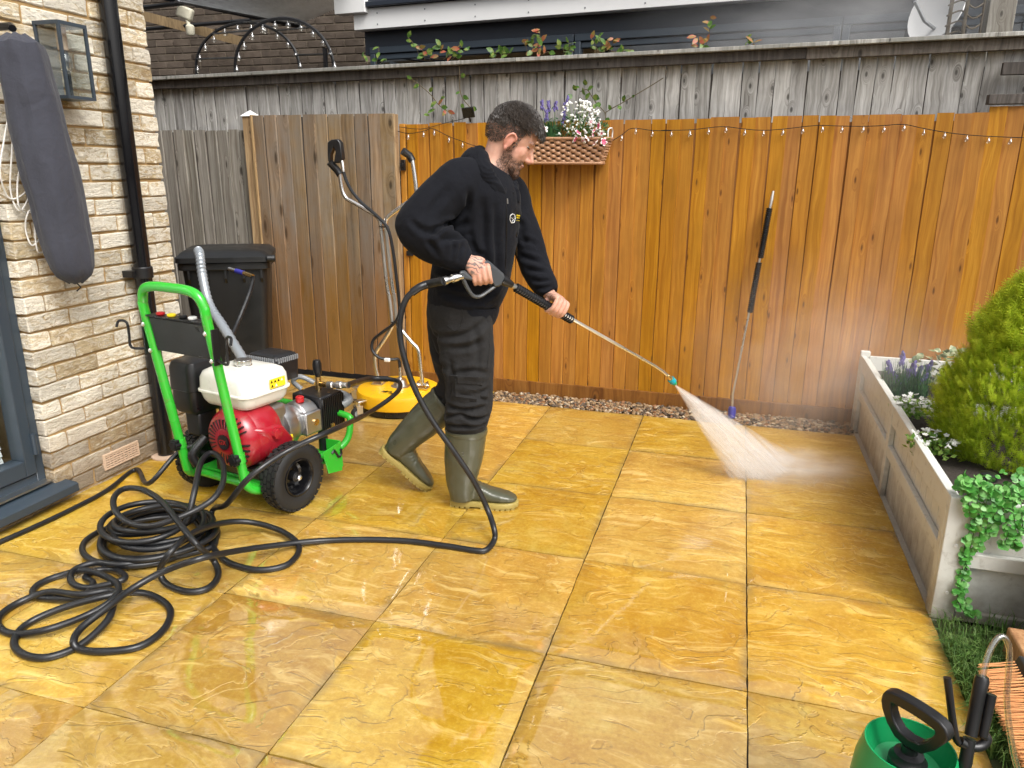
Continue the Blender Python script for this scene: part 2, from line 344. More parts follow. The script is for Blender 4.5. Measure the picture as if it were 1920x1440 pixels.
M_MORTAR = plain('tan_mortar', (0.36, 0.235, 0.10), 0.95, var=0.3, scale=60, bump=0.8, bdist=0.004)
M_DBRICK = brick_mat('dark_brown_brick', [(0.05, 0.036, 0.027), (0.08, 0.060, 0.045), (0.115, 0.09, 0.07)], 0.2, (0.13, 0.11, 0.09), 0.4)
M_DMORTAR = plain('grey_brown_mortar', (0.19, 0.155, 0.11), 0.95, var=0.25, scale=60)
# ---- plain stuff
M_ANTH = plain('anthracite_frame', (0.032, 0.045, 0.06), 0.38, var=0.08, scale=25)
M_NAVY = plain('dark_navy_cladding', (0.016, 0.022, 0.034), 0.45, var=0.12, scale=14)
M_UPVC = plain('white_upvc', (0.78, 0.78, 0.77), 0.35, var=0.06, scale=9)
M_BLACK = plain('black_plastic', (0.008, 0.008, 0.009), 0.36, var=0.25, scale=70, bump=0.25)
M_GLOSSB = plain('gloss_black_pipe', (0.006, 0.006, 0.007), 0.16, var=0.2, scale=20, bump=0.08)
M_RUBBER = plain('black_hose_rubber', (0.009, 0.0095, 0.011), 0.38, var=0.3, scale=120, bump=0.35)
M_TYRE = plain('tyre_rubber', (0.010, 0.010, 0.010), 0.62, var=0.3, scale=90, bump=0.4)
M_STEEL = plain('stainless_steel', (0.74, 0.73, 0.71), 0.30, 1.0, var=0.06, scale=30, bump=0)
M_ALU = plain('cast_aluminium', (0.52, 0.52, 0.52), 0.40, 1.0, var=0.15, scale=130, bump=0.4)
M_BRASS = plain('brass', (0.62, 0.43, 0.18), 0.28, 1.0, var=0.15, scale=60)
M_GREEN = plain('gloss_green_paint', (0.030, 0.42, 0.030), 0.24, var=0.08, scale=15, bump=0.05, coat=0.4, dirt=0.5)
M_RED = plain('gloss_red_engine', (0.30, 0.008, 0.018), 0.32, var=0.12, scale=20, bump=0.08, coat=0.3, dirt=0.4)
M_TANK = plain('white_tank_enamel', (0.74, 0.73, 0.66), 0.32, var=0.05, scale=10, bump=0.05, coat=0.2, dirt=0.3)
M_YELLOW = plain('yellow_plastic', (0.78, 0.42, 0.008), 0.35, var=0.09, scale=20, bump=0.08, dirt=0.5)
M_SPRAYG = plain('green_tank_plastic', (0.006, 0.27, 0.085), 0.30, var=0.08, scale=14, bump=0.1)
M_REDP = plain('red_plastic', (0.42, 0.012, 0.015), 0.35)
M_YELP = plain('yellow_label', (0.80, 0.60, 0.02), 0.4)
M_WHITEP = plain('white_plastic', (0.74, 0.74, 0.72), 0.4, var=0.05)
M_BLUEP = plain('blue_plastic', (0.03, 0.03, 0.26), 0.35)
M_TEALP = plain('teal_plastic', (0.01, 0.30, 0.36), 0.35)
M_CREAMP = plain('cream_plastic', (0.52, 0.49, 0.38), 0.5)
M_TERRA = plain('buff_terracotta', (0.58, 0.42, 0.30), 0.7, var=0.12)
M_PAINTW = plain('pale_grey_painted_timber', (0.58, 0.58, 0.535), 0.55, var=0.14, scale=18, bump=0.3, bdist=0.002, dirt=0.45, splash=0.16)
M_BINB = plain('black_bin_plastic', (0.009, 0.0095, 0.010), 0.40, var=0.2, scale=60, bump=0.2)
M_GALV = plain('grey_ribbed_duct', (0.30, 0.33, 0.36), 0.35, 0.35, var=0.1)
M_SILV = plain('grey_rubbery_plastic', (0.22, 0.23, 0.24), 0.35)
M_CORDW = plain('white_cable', (0.62, 0.60, 0.56), 0.5)
def glass(name, col=(0.95, 0.97, 0.97), rough=0.02, alpha_mix=0.88):
    t = NT(name); tr = t.n('BsdfTransparent'); t.inp(tr, 0, col); gl = t.n('BsdfGlossy'); t.inp(gl, 'Roughness', rough); t.inp(gl, 0, (1, 1, 1))
    lw = t.n('LayerWeight'); t.inp(lw, 0, 0.5); fr = t.math('ADD', 0.04, t.math('MULTIPLY', t.math('POWER', lw.outputs['Facing'], 4.0), 0.9)); n = t.noise(t.obj(rnd=False), 6, 3); f = t.math('ADD', fr, t.math('MULTIPLY', n, 1-alpha_mix), clamp=True)
    mx = t.n('MixShader'); t.inp(mx, 0, f); t.t.links.new(tr.outputs[0], mx.inputs[1]); t.t.links.new(gl.outputs[0], mx.inputs[2]); t.t.links.new(mx.outputs[0], t.out.inputs[0]); return t.mat
M_GLASS = glass('window_glass')
M_DGLASS = glass('dim_window_glass', (0.30, 0.36, 0.42), 0.03, 0.75)
M_BULB = glass('bulb_glass', (0.90, 0.89, 0.85), 0.12, 0.72)
M_CLEAR = glass('clear_tubing', (0.86, 0.82, 0.72), 0.12, 0.55)
M_POLYC = glass('polycarbonate', (0.62, 0.63, 0.62), 0.35, 0.25)
# ---- cloth, skin, hair
def cloth(name, col, weave=700, fold=1.0, var=0.25, sheen=0.06, rough=0.9):
    t = NT(name); v = t.obj(rnd=False); w = t.noise(v, weave, 2); b = t.noise(v, 26, 4, 0.6, 0.5); big = t.noise(v, 7, 4, 0.55, 0.8)
    c = t.mix(big, tuple(x*(1-var) for x in col), tuple(x*(1+var) for x in col)); c = t.mix(t.math('MULTIPLY', t.rng(w, 0.4, 0.7), 0.3), c, tuple(min(1, x*1.9) for x in col))
    h = t.math('ADD', t.math('MULTIPLY', w, 0.03), t.math('ADD', t.math('MULTIPLY', b, 0.35*fold), t.math('MULTIPLY', big, 0.6*fold)))
    return t.set(col=c, rough=rough, spec=0.08, sheen=sheen, sheenr=0.5, normal=t.bump(h, 0.5, 0.02))
M_HOODIE = cloth('black_fleece', (0.0075, 0.008, 0.0105), sheen=0.03)
M_TROUS = cloth('faded_black_canvas', (0.019, 0.0185, 0.0185), 400, 1.2, sheen=0.03)
M_COVER = cloth('slate_cover_fabric', (0.043, 0.045, 0.058), 500, 1.1, 0.15, 0.1, 0.7)
M_BOOT = plain('olive_rubber', (0.062, 0.064, 0.040), 0.34, var=0.14, scale=22, bump=0.12, coat=0.15)
M_SOLE = plain('yellow_sole_rubber', (0.31, 0.24, 0.065), 0.55, var=0.25, scale=40, bump=0.3)
def skin_mat():
    t = NT('skin'); at = t.n('VertexColor'); at.layer_name = 'tint'; s = t.n('SeparateColor'); t.inp(s, 0, at.outputs[0]); v = t.obj(rnd=False)
    n = t.noise(v, 60, 4); m2 = t.noise(v, 300, 3)
    c = t.mix(n, (0.52, 0.27, 0.19), (0.64, 0.37, 0.27)); c = t.mix(t.math('MULTIPLY', s.outputs[1], 0.6), c, (0.52, 0.16, 0.12))
    c = t.mix(t.math('MULTIPLY', s.outputs[0], t.rng(m2, 0.30, 0.62, 0.35, 0.9)), c, (0.075, 0.042, 0.028))
    # tattoo: looping ink lines
    wv = t.n('TexWave', wave_type='RINGS'); t.inp(wv, 'Vector', v); t.inp(wv, 'Scale', 26); t.inp(wv, 'Distortion', 9); t.inp(wv, 'Detail', 2); t.inp(wv, 'Detail Scale', 1.4)
    c = t.mix(t.math('MULTIPLY', s.outputs[2], t.rng(wv.outputs[1], 0.50, 0.78, 0, 0.8)), c, (0.075, 0.085, 0.085))
    return t.set(col=c, rough=0.48, spec=0.4, sss=0.12, sssr=(1.0, 0.35, 0.2), ssss=0.008, normal=t.bump(m2, 0.12, 0.002))
M_SKIN = skin_mat()
M_HAIR = plain('dark_brown_hair', (0.022, 0.016, 0.012), 0.62, var=0.5, scale=160, bump=0.4)
M_HAIRL = plain('brown_hair_locks', (0.034, 0.026, 0.021), 0.48, var=0.5, scale=160, bump=0)
M_BEARD = plain('brown_beard', (0.060, 0.030, 0.017), 0.5, var=0.5, scale=160, bump=0.4)
M_EYE = plain('eye', (0.35, 0.33, 0.31), 0.1, var=0.1)
# ---- plants
def leaf_mat(name, cols, rough=0.45, trans=0.25, attr=None, tip=None):
    t = NT(name); v = t.obj(rnd=False, geo=True); n = t.noise(v, 40, 2); cell = t.vor(v, 55, out=1); s = t.n('SeparateColor'); t.inp(s, 0, cell)
    c = t.ramp(t.math('ADD', t.math('MULTIPLY', n, 0.4), t.math('MULTIPLY', s.outputs[0], 0.6)), [(0.2, cols[0]), (0.5, cols[1]), (0.8, cols[2])])
    if tip:
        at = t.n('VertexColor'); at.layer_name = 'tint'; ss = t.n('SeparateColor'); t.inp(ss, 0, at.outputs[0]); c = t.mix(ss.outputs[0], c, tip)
    t.set(col=c, rough=rough, spec=0.35)
    tr = t.n('BsdfTranslucent'); t.inp(tr, 0, c); mx = t.n('MixShader'); t.inp(mx, 0, trans); t.t.links.new(t.p.outputs[0], mx.inputs[1]); t.t.links.new(tr.outputs[0], mx.inputs[2]); t.t.links.new(mx.outputs[0], t.out.inputs[0]); return t.mat
M_CONIF = leaf_mat('golden_conifer', [(0.14, 0.25, 0.010), (0.25, 0.40, 0.018), (0.36, 0.52, 0.03)], 0.55, 0.45, tip=(0.70, 0.76, 0.06))
M_GRASS = leaf_mat('grass_blades', [(0.05, 0.11, 0.022), (0.09, 0.18, 0.035), (0.16, 0.25, 0.07)], 0.5, 0.3)
M_EUC = leaf_mat('eucalyptus_leaf', [(0.045, 0.20, 0.03), (0.085, 0.32, 0.05), (0.22, 0.46, 0.14)], 0.35, 0.2)
M_VINE = leaf_mat('vine_leaf', [(0.045, 0.12, 0.02), (0.10, 0.19, 0.035), (0.20, 0.24, 0.05)], 0.4, 0.3)
M_VINER = leaf_mat('bronze_leaf', [(0.22, 0.19, 0.04), (0.30, 0.16, 0.06), (0.42, 0.09, 0.06)], 0.4, 0.3)
M_LEAFD = leaf_mat('dark_leaf', [(0.015, 0.055, 0.02), (0.03, 0.10, 0.035), (0.06, 0.16, 0.05)], 0.45, 0.2)
M_LEAFL = leaf_mat('lime_leaf', [(0.09, 0.20, 0.03), (0.16, 0.30, 0.05), (0.30, 0.40, 0.10)], 0.45, 0.25)
M_IVY = leaf_mat('variegated_ivy', [(0.06, 0.11, 0.04), (0.22, 0.27, 0.13), (0.52, 0.52, 0.33)], 0.45, 0.2)
M_LAV = plain('lavender_bloom', (0.125, 0.10, 0.27), 0.8, var=0.4, scale=200)
M_WHITEF = plain('white_petal', (0.80, 0.80, 0.76), 0.6, var=0.08)
M_PINKF = plain('pink_petal', (0.62, 0.10, 0.20), 0.6, var=0.3)
M_STEM = plain('brown_stem', (0.10, 0.075, 0.04), 0.8, var=0.3)
M_STEMG = plain('green_stem', (0.06, 0.12, 0.03), 0.7, var=0.3)
def wicker_mat():
    t = NT('tan_wicker'); v = t.obj(rnd=False); n = t.noise(v, 60, 3); s = t.noise(t.vmath('MULTIPLY', v, (20, 20, 500)), 1.0, 2)
    return t.set(col=t.mix(n, (0.30, 0.15, 0.075), (0.44, 0.25, 0.14)), rough=0.5, normal=t.bump(s, 0.4, 0.002))
M_WICK = wicker_mat()
M_RATT = plain('grey_rattan', (0.16, 0.155, 0.145), 0.6, var=0.35, scale=80, bump=0.5)
M_PEB = [plain('pebble_tan', (0.24, 0.155, 0.08), 0.5, var=0.3), plain('pebble_dark', (0.085, 0.06, 0.04), 0.5, var=0.3), plain('pebble_pale', (0.40, 0.32, 0.22), 0.5, var=0.2), plain('pebble_rust', (0.20, 0.09, 0.035), 0.5, var=0.3)]
M_BRIST = plain('orange_bristle', (0.70, 0.32, 0.11), 0.5, var=0.2)
M_BROOM = plain('broom_block', (0.03, 0.032, 0.034), 0.5)
# ================================================================== SETTING
g = MB(); g.add([(-60, -60, -0.06), (60, -60, -0.06), (60, 60, -0.06), (-60, 60, -0.06)], [(0, 1, 2, 3)])
tag(g.build('ground', M_SOIL, smooth=False), 'bare brown earth under the garden', kind='structure')

# ---- patio: dark joint bed + one object per slab
XB = [-2.300, -1.724, -1.149, -0.574, 0.0, 0.588, 1.173]
YB = [-1.8, -1.2, -0.6, 0.0, 0.6, 1.2, 1.8, 2.4, 3.0]
pb = MB(); pb.bx(-3.46, 1.170, -1.8, 3.00, -0.05, -0.014); pb.bx(-3.46, -1.0, 3.001, 3.20, -0.05, -0.0142)
patio = tag(pb.build('patio', M_JOINT, smooth=False), 'amber sandstone patio with dark joints', kind='structure')
def slab_mesh(seed):
    rs = np.random.default_rng(seed); n = 14; sx, sy = 0.579, 0.593; me = MB(); vs = []; top = []
    fs = []
    for j in range(n+1):
        for i in range(n+1):
            x, y = (i/n-0.5)*sx, (j/n-0.5)*sy; e = (i in (0, n)) or (j in (0, n))
            nz = mnoise.fractal(Vector((x*3.1+seed*9.7, y*5.5, seed)), 1.0, 2.0, 3)
            z = 0.0015*nz - (0.003+0.0015*rs.random() if e else 0)
            if i in (0, n): x += 0.0008*rs.standard_normal()
            if j in (0, n): y += 0.0008*rs.standard_normal()
            vs.append((x, y, z))
    for j in range(n):
        for i in range(n): a = j*(n+1)+i; fs.append((a, a+1, a+n+2, a+n+1))
    ring = [i for i in range(n+1)]+[(j+1)*(n+1)+n for j in range(n)]+[n*(n+1)+n-1-i for i in range(n)]+[(n-1-j)*(n+1) for j in range(n-1)]
    b = len(vs); vs += [(vs[k][0], vs[k][1], -0.04) for k in ring]; L = len(ring)
    for k in range(L): fs.append((ring[k], b+k, b+(k+1) % L, ring[(k+1) % L]))
    me.add(vs, fs); return me.mesh('slab', [M_SLAB])
ks = MB(); ks.bx(1.1718, 1.1918, 1.16, 3.2, -0.05, 0.003); tag(ks.build('dirt_strip', plain('grey_grit', (0.34, 0.31, 0.26), 0.9, var=0.45, scale=80, bump=0.8, bdist=0.004), smooth=False), 'strip of grey grit between patio and planter', kind='structure')
SLABS = [slab_mesh(s) for s in range(6)]
def put_slab(x0, x1, y0, y1):
    k = random.randrange(6); fl = random.choice((0, math.pi))
    sx, sy = (x1-x0-0.0038)/0.579, (y1-y0-0.0038)/0.593
    inst(SLABS[k], 'paving_slab', patio, ((x0+x1)/2, (y0+y1)/2, random.uniform(-0.0012, 0.0012)), (random.uniform(-1, 1)*0.0018, random.uniform(-1, 1)*0.0018, fl), (sx, sy, 1))
for j in range(len(YB)-1):
    for i in range(len(XB)-1): put_slab(XB[i], XB[i+1], YB[j], YB[j+1])
for i in range(2): put_slab(XB[i], XB[i+1], 3.0, 3.2)
put_slab(XB[2], -1.0, 3.0, 3.2)
for (x0, x1) in ((-3.45, -2.875), (-2.875, -2.3)):
    for (y0, y1) in ((1.95, 2.4), (2.4, 3.0), (3.0, 3.2)): put_slab(x0, x1, y0, y1)

# ---- gravel strip along the fence
gm = MB(); base = MB().ell((0, 0, 0), 1.0, nu=7, nv=5)
gb = MB(); gb.bx(-0.998, 1.2, 3.004, 3.21, -0.05, -0.022); tag(gb.build('gravel_bed', M_SOIL, smooth=False), 'dark earth bed under the gravel strip', kind='structure')
bv = np.array(base.v)
for k in range(2600):
    x = rng.uniform(-0.99, 1.19); y = rng.uniform(3.006, 3.205); s = rng.uniform(0.006, 0.0145); sc = np.array([s*rng.uniform(0.8, 1.4), s*rng.uniform(0.7, 1.2), s*rng.uniform(0.5, 0.8)])
    R = np.array(Matrix.Rotation(rng.uniform(0, 6.28), 3, 'Z') @ Matrix.Rotation(rng.uniform(-0.5, 0.5), 3, 'X')); gm.cm = int(rng.choice(4, p=[0.38, 0.34, 0.12, 0.16]))
    gm.add((bv*sc)@R.T + np.array([x, y, -0.016+rng.uniform(0, 0.012)+0.010*(y-3.0)/0.2]), base.f)
gm.cm = 0
tag(gm.build('gravel', M_PEB), 'strip of mixed brown gravel along the foot of the orange fence', 'gravel', kind='stuff')

# ---- house wall of buff bricks
def brick_mesh(L, H, D, seed, mat, jit=0.003):
    rs = np.random.default_rng(seed); bm = bmesh.new(); bmesh.ops.create_cube(bm, size=1.0)
    bmesh.ops.subdivide_edges(bm, edges=bm.edges[:], cuts=1, use_grid_fill=True)
    for v in bm.verts:
        v.co.x *= D; v.co.y *= L; v.co.z *= H; v.co += Vector(rs.standard_normal(3)*jit*np.array([0.6, 0.8, 0.6]))
        if v.co.x > 0: pass
    bmesh.ops.bevel(bm, geom=[e for e in bm.edges if e.calc_face_angle(0) > 0.9], offset=0.004, segments=1, affect='EDGES')
    me = bpy.data.meshes.new('brick'); bm.to_mesh(me); bm.free(); me.materials.append(mat); me.shade_smooth(); me.set_sharp_from_angle(angle=0.6); return me
WX = -2.30
wb = MB(); wb.bx(-2.60, WX-0.010, 1.012, 1.868, -0.05, 2.9); wb.bx(-2.6, WX-0.010, -2.0, -0.5, -0.05, 2.9); wb.bx(-2.6, WX-0.010, -0.4999, 1.0119, 2.15, 2.9); wb.bx(-2.6, WX-0.010, -0.4998, 1.0118, -0.05, 0.055)
wb.bx(-6.0, -2.601, 1.70, 1.868, -0.05, 2.9)
house = tag(wb.build('house_wall', M_MORTAR, smooth=False), 'creamy white and buff brick house wall with tan mortar joints', 'wall')
BR = [brick_mesh(0.215, 0.065, 0.1025, s, M_BRICK) for s in range(4)]; BH = [brick_mesh(0.1025, 0.065, 0.1025, 10+s, M_BRICK) for s in range(3)]
def put_brick(y0, y1, z, x=WX):
    L = y1-y0
    if L < 0.03: return
    me = random.choice(BR) if L > 0.14 else random.choice(BH); full = 0.215 if L > 0.14 else 0.1025
    inst(me, 'brick', house, (x-0.051+random.uniform(-0.003, 0.003), (y0+y1)/2, z+random.uniform(-0.0015, 0.0015)), (0, random.uniform(-0.01, 0.01), 0), (1, L/full, 1))
for k in range(-1, 36):
    z = 0.0325+k*0.075+0.006; y = 1.880
    low = 0.60 if z < 0.09 else 1.0
    if k % 2: put_brick(y-0.1025, y, z); y -= 0.1125
    while y > low+0.02:
        y0 = max(low, y-0.215)
        if y0-low < 0.04: y0 = low
        put_brick(y0, y, z); y = y0-0.010

# ---- fences
def board_mesh(w, h, mat, t0=0.005, t1=0.015, seed=0, name='board'):
    rs = np.random.default_rng(seed+77); R = []; n = 9
    for i in range(n):
        z = h*i/(n-1); dx = 0.0012*rs.standard_normal(); dy = 0.0010*rs.standard_normal()
        R.append([(-w/2+dx, dy-t0, z), (w/2+dx, dy-t1, z), (w/2+dx, 0.0, z), (-w/2+dx, 0.0, z)])
    m = MB(); m.rings(R); me = m.mesh(name, [mat]); return me
def board_run(parent, x0, x1, pitch, y, z0, ztop, mat, seed, w=None, jit=0.004, tops=None, lean=0.0, back=None):
    m = MB(); m.bx(x0+0.002, x1-0.002, y+0.0015, y+0.006, z0+0.02, (min(tops(x0), tops(x1)) if tops else ztop)-0.012); m.build('backing', back or M_DARKW, parent, smooth=False)  # added dark sheet behind the boards; its colour stands for shade in the seams
    H = 1.0; ms = [board_mesh((w or pitch-0.0034), H, mat, seed=seed+s) for s in range(4)]; n = max(1, round((x1-x0)/pitch)); p = (x1-x0)/n
    for i in range(n):
        x = x0+(i+0.5)*p; zt = (tops(x) if tops else ztop)+random.uniform(-jit, jit)
        inst(random.choice(ms), 'board', parent, (x, y+0.0005*(i % 2)+random.uniform(-0.001, 0.0), z0), (random.uniform(-0.002, 0.002), 0.004*random.uniform(-1, 1)+lean, -0.045+random.uniform(-0.02, 0.02)), (random.uniform(0.985, 1.005), 1, (zt-z0)))
FY = 3.235
M_OBACK = plain('shaded_orange_board', (0.18, 0.068, 0.009), 0.8)  # dark orange with the shade of the board seams put into the colour
of = thing('orange_fence', 'orange stained featheredge board fence along the back of the patio', 'fence', (0, FY, 0))
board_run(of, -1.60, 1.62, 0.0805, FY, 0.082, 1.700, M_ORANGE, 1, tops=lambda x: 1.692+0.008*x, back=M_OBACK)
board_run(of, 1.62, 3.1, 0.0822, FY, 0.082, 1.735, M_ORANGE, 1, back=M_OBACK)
m = MB(); m.bx(-1.60, 3.1, FY-0.022, FY+0.01, -0.03, 0.084); m.build('gravel_board', wood('dark_orange_board', (0.22, 0.085, 0.018), (0.28, 0.12, 0.03), (0.12, 0.04, 0.01), rough=0.6), of, 0.003)
m = MB(); m.bx(1.60, 3.1, FY-0.03, FY+0.02, 1.742, 1.79); m.build('cap_rail', M_DARKW, of, 0.003)
m = MB(); m.bx(-1.640, -1.603, FY-0.012, FY+0.05, -0.02, 1.68); m.build('post', M_ORANGE, of, 0.003)

nf = thing('tall_grey_fence', 'tall weathered grey board fence behind, with a pale capping rail', 'fence', (0, 3.36, 0))
ctop = lambda x: 2.005+0.0155*(x+3.5)
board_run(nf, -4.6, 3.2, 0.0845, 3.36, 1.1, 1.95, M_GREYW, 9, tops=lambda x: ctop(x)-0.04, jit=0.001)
for (x0, x1, nm, y0, y1, za, zb, mt) in ((-4.6, -3.35, 'rail', 3.300, 3.338, -0.075, -0.022, M_DARKW), (-3.349, -0.62, 'rail', 3.302, 3.338, -0.078, -0.022, M_DARKW), (-0.619, 0.72, 'rail', 3.300, 3.338, -0.076, -0.022, M_DARKW), (0.721, 3.2, 'rail', 3.302, 3.338, -0.080, -0.022, wood('grey_brown_rail', (0.13, 0.11, 0.09), (0.2, 0.18, 0.15), (0.06, 0.05, 0.04))),
                              (-4.6, -0.9, 'capping', 3.265, 3.40, -0.0215, 0.0, M_CAPW), (-0.899, 3.2, 'capping', 3.267, 3.40, -0.0218, 0.0, M_CAPW)):
    m = MB(); a, b = ctop(x0), ctop(x1)
    m.add([(x0, y0, a+za), (x1, y0, b+za), (x1, y1, b+za), (x0, y1, a+za), (x0, y0, a+zb), (x1, y0, b+zb), (x1, y1, b+zb), (x0, y1, a+zb)], [(0, 3, 2, 1), (4, 5, 6, 7), (0, 1, 5, 4), (1, 2, 6, 5), (2, 3, 7, 6), (3, 0, 4, 7)]); m.build(nm, mt, nf, 0.003)
m = MB(); m.bx(1.655, 2.4, 3.27, 3.299, 1.885, 1.945); m.build('batten', M_DARKW, nf, 0.003)

lf = thing('low_grey_fence', 'short weathered grey board fence panel between house wall and gate', 'fence', (-3.1, 3.26, 0))
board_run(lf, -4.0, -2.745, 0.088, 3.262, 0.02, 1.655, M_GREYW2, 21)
m = MB(); m.bx(-2.745, -2.675, 3.18, 3.255, -0.02, 1.735); ps = m.build('post', M_POST, lf, 0.003)
m = MB(); m.add([(-2.755, 3.17, 1.736), (-2.655, 3.17, 1.736), (-2.655, 3.265, 1.736), (-2.755, 3.265, 1.736), (-2.705, 3.217, 1.775)], [(3, 2, 1, 0), (0, 1, 4), (1, 2, 4), (2, 3, 4), (3, 0, 4)]); m.build('post_cap', M_UPVC, lf)

gt = thing('garden_gate', 'brown weathered wooden board gate with damp orange staining low down', 'gate', (-2.15, 3.2, 0))
GY = 3.172
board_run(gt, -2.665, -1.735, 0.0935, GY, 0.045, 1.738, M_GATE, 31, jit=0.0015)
m = MB(); m.bx(-1.737, -1.650, GY-0.017, GY+0.004, 0.045, 1.738); m.build('edge_board', M_GATE, gt, 0.002)
m = MB(); m.bx(-2.67, -2.655, GY-0.016, GY+0.03, 0.045, 1.742); m.build('edge_board', M_POST, gt, 0.002)
for z in (0.3, 0.9, 1.55):
    m = MB(); m.bx(-2.65, -1.66, GY+0.006, GY+0.045, z-0.045, z+0.045); m.build('ledge', M_GATE, gt)
m = MB(); m.bx(-1.6495, -1.641, GY-0.014, GY+0.046, 0.05, 1.736); m.build('closing_stile', M_POST, gt, 0.002)
m = MB(); m.bx(-1.628, -1.600, FY-0.034, FY-0.0125, 1.40, 1.465); m.bx(-1.622, -1.606, FY-0.05, FY-0.033, 1.42, 1.445); m.build('latch', M_BLACK, gt, 0.002)
m = MB(); m.bx(-1.612, -1.565, FY-0.026, FY-0.0155, 0.865, 0.897); m.build('keep_plate', M_BLACK, gt, 0.002)

# ================================================================== NEIGHBOUR'S SIDE
def oriented(o, ex, ey):                          # local (along, out, up) -> world
    ex = np.array(ex); ey = np.array(ey); o = np.array(o)
    return lambda a, b, c: o+ex*a+ey*b+np.array([0, 0, 1.0])*c
p1 = PY(664, 57, 5.3); p2 = G(1405, 0, p1[2]); ex = (p2-p1); ex[2] = 0; ex /= np.linalg.norm(ex); ey = np.array([ex[1], -ex[0], 0.0])   # ey points to us
nh = thing('neighbour_extension', 'dark navy house extension with deep white fascia behind the tall fence', 'building', (p1[0], p1[1], 0))
Q = oriented((p1[0], p1[1], 0), ex, ey); zf = p1[2]; AX = (ex, ey, (0, 0, 1))
def qb(mb, a0, a1, b0, b1, c0, c1): return mb.box(Q((a0+a1)/2, (b0+b1)/2, (c0+c1)/2), (a1-a0, b1-b0, c1-c0), AX)
qb(MB(), 0.03, 6.2, -2.0, -0.12, 2.40, zf+0.02).build('upper_wall', M_NAVY, nh); qb(MB(), 0.03, 6.2, -2.0, -0.25, 0.0, 1.6).build('lower_wall', M_NAVY, nh)
qb(MB(), 0.0, 6.3, -0.10, 0.0, zf, zf+0.17).build('fascia', M_UPVC, nh, 0.004); qb(MB(), 0.01, 6.3, -0.30, -0.101, zf+0.012, zf+0.03).build('soffit', M_UPVC, nh)
qb(MB(), -0.16, 0.16, -0.04, 0.06, zf+0.13, zf+0.34).build('fascia_end', M_UPVC, nh, 0.004)
qb(MB(), 0.161, 6.3, -0.20, 0.05, zf+0.172, zf+0.215).build('gutter', M_NAVY, nh, 0.006)
qb(MB(), -0.1, 6.3, -2.4, 0.0, zf+0.216, zf+0.26).build('roof', M_NAVY, nh, 0.006)
for i in range(9):
    for dz in (0.035, 0.125):
        c = Q(0.25+i*0.48, 0.001, zf+dz); MB().lathe([(0.0, 0.004), (0.006, 0.003), (0.007, 0.0)], c, ey, 8).build('fixing_cap', M_SILV, nh)
wt = zf-0.135
for (a0, a1) in ((0.10, 2.05), (2.06, 4.05), (4.06, 5.2)):
    w = qb(qb(qb(qb(MB(), a0, a1, -0.16, -0.085, wt-0.055, wt), a0, a0+0.05, -0.16, -0.085, 1.6, wt-0.056), a1-0.05, a1, -0.16, -0.085, 1.6, wt-0.056), a0+0.051, a1-0.051, -0.155, -0.10, wt-0.105, wt-0.062).build('window_frame', M_ANTH, nh, 0.004)
    p = qb(MB(), a0+0.05, a1-0.05, -0.131, -0.125, 1.6, wt-0.08).build('pane', M_DGLASS, nh)
qb(MB(), 0.2, 6.0, -1.4, -1.35, 1.6, 2.4).build('inner_wall', M_SILV, nh)

nw = MB(); nw.bx(-7.6, -3.28, 6.31, 6.6, 0, 4.2)
nwall = tag(nw.build('neighbour_brick_wall', M_DMORTAR, smooth=False), 'dark brown brick house wall beyond the fence at top left', 'wall')
DB = [brick_mesh(0.215, 0.065, 0.1025, 40+s, M_DBRICK, 0.002) for s in range(3)]
for k in range(17):
    z = 2.06+k*0.075; off = 0.1125 if k % 2 else 0.0; x = -6.9+off
    while x < -3.40:
        inst(random.choice(DB), 'brick', nwall, (x, 6.352, z), (0, 0, math.pi/2)); x += 0.225
# lean-to canopy with beam, light and metal bars
cn = thing('lean_to_canopy', 'translucent corrugated lean-to roof with timber rafters at top left', 'canopy', (-4.3, 5.4, 2.6))
a = PY(325, 2, 4.9); b = PY(560, 45, 6.0); c = PY(668, 0, 6.0); d_ = PY(660, -70, 4.9)
m = MB(); NU, NVV = 60, 4; R = []
for i in range(NU+1):
    u = i/NU; e0 = a*(1-u)+d_*u; e1_ = b*(1-u)+(b+(c-b)*1.0)*u; R.append([e0*(1-t)+e1_*t+np.array([0, 0, 0.012*(1 if i % 2 else -1)]) for t in (0, 1)])
vs = [p for r in R for p in r]; m.add(vs, [(2*i, 2*i+1, 2*i+3, 2*i+2) for i in range(NU)]); m.build('roof_sheet', M_POLYC, cn)
m = MB(); m.cyl(a+np.array([-0.7, -0.1, 0.16]), b+np.array([0.02, 0, -0.02]), 0.028, seg=4); m.build('edge_bar', M_BLACK, cn)
m = MB(); q0, q1 = PY(262, 28, 5.6), PY(455, 78, 6.1); m.box((q0+q1)/2, (np.linalg.norm(q1-q0), 0.06, 0.09), [np.array(x) for x in frame(q1-q0, (0, 1, 0))]); m.build('rafter', wood('aged_rafter', (0.17, 0.115, 0.06), (0.22, 0.155, 0.085), (0.09, 0.06, 0.03)), cn)
m = MB(); m.cyl(PY(255, 16, 5.2), PY(345, 5, 5.2), 0.022, seg=8); m.build('edge_bar', M_BLACK, cn)
m = MB(); m.cyl(PY(255, 56, 5.8), PY(470, 38, 5.8), 0.02, seg=8); m.build('edge_bar', M_BLACK, cn)
sc_ = thing('security_light', 'cream plastic security light hanging under the lean-to canopy', 'light', PY(355, 30, 5.3))
p = PY(347, 24, 5.3); m = MB(); m.box(p, (0.15, 0.11, 0.07), [np.array(x) for x in frame((0.9, 0.2, -0.35))]); m.build('lamp_head', M_CREAMP, sc_, 0.02, seg=3)
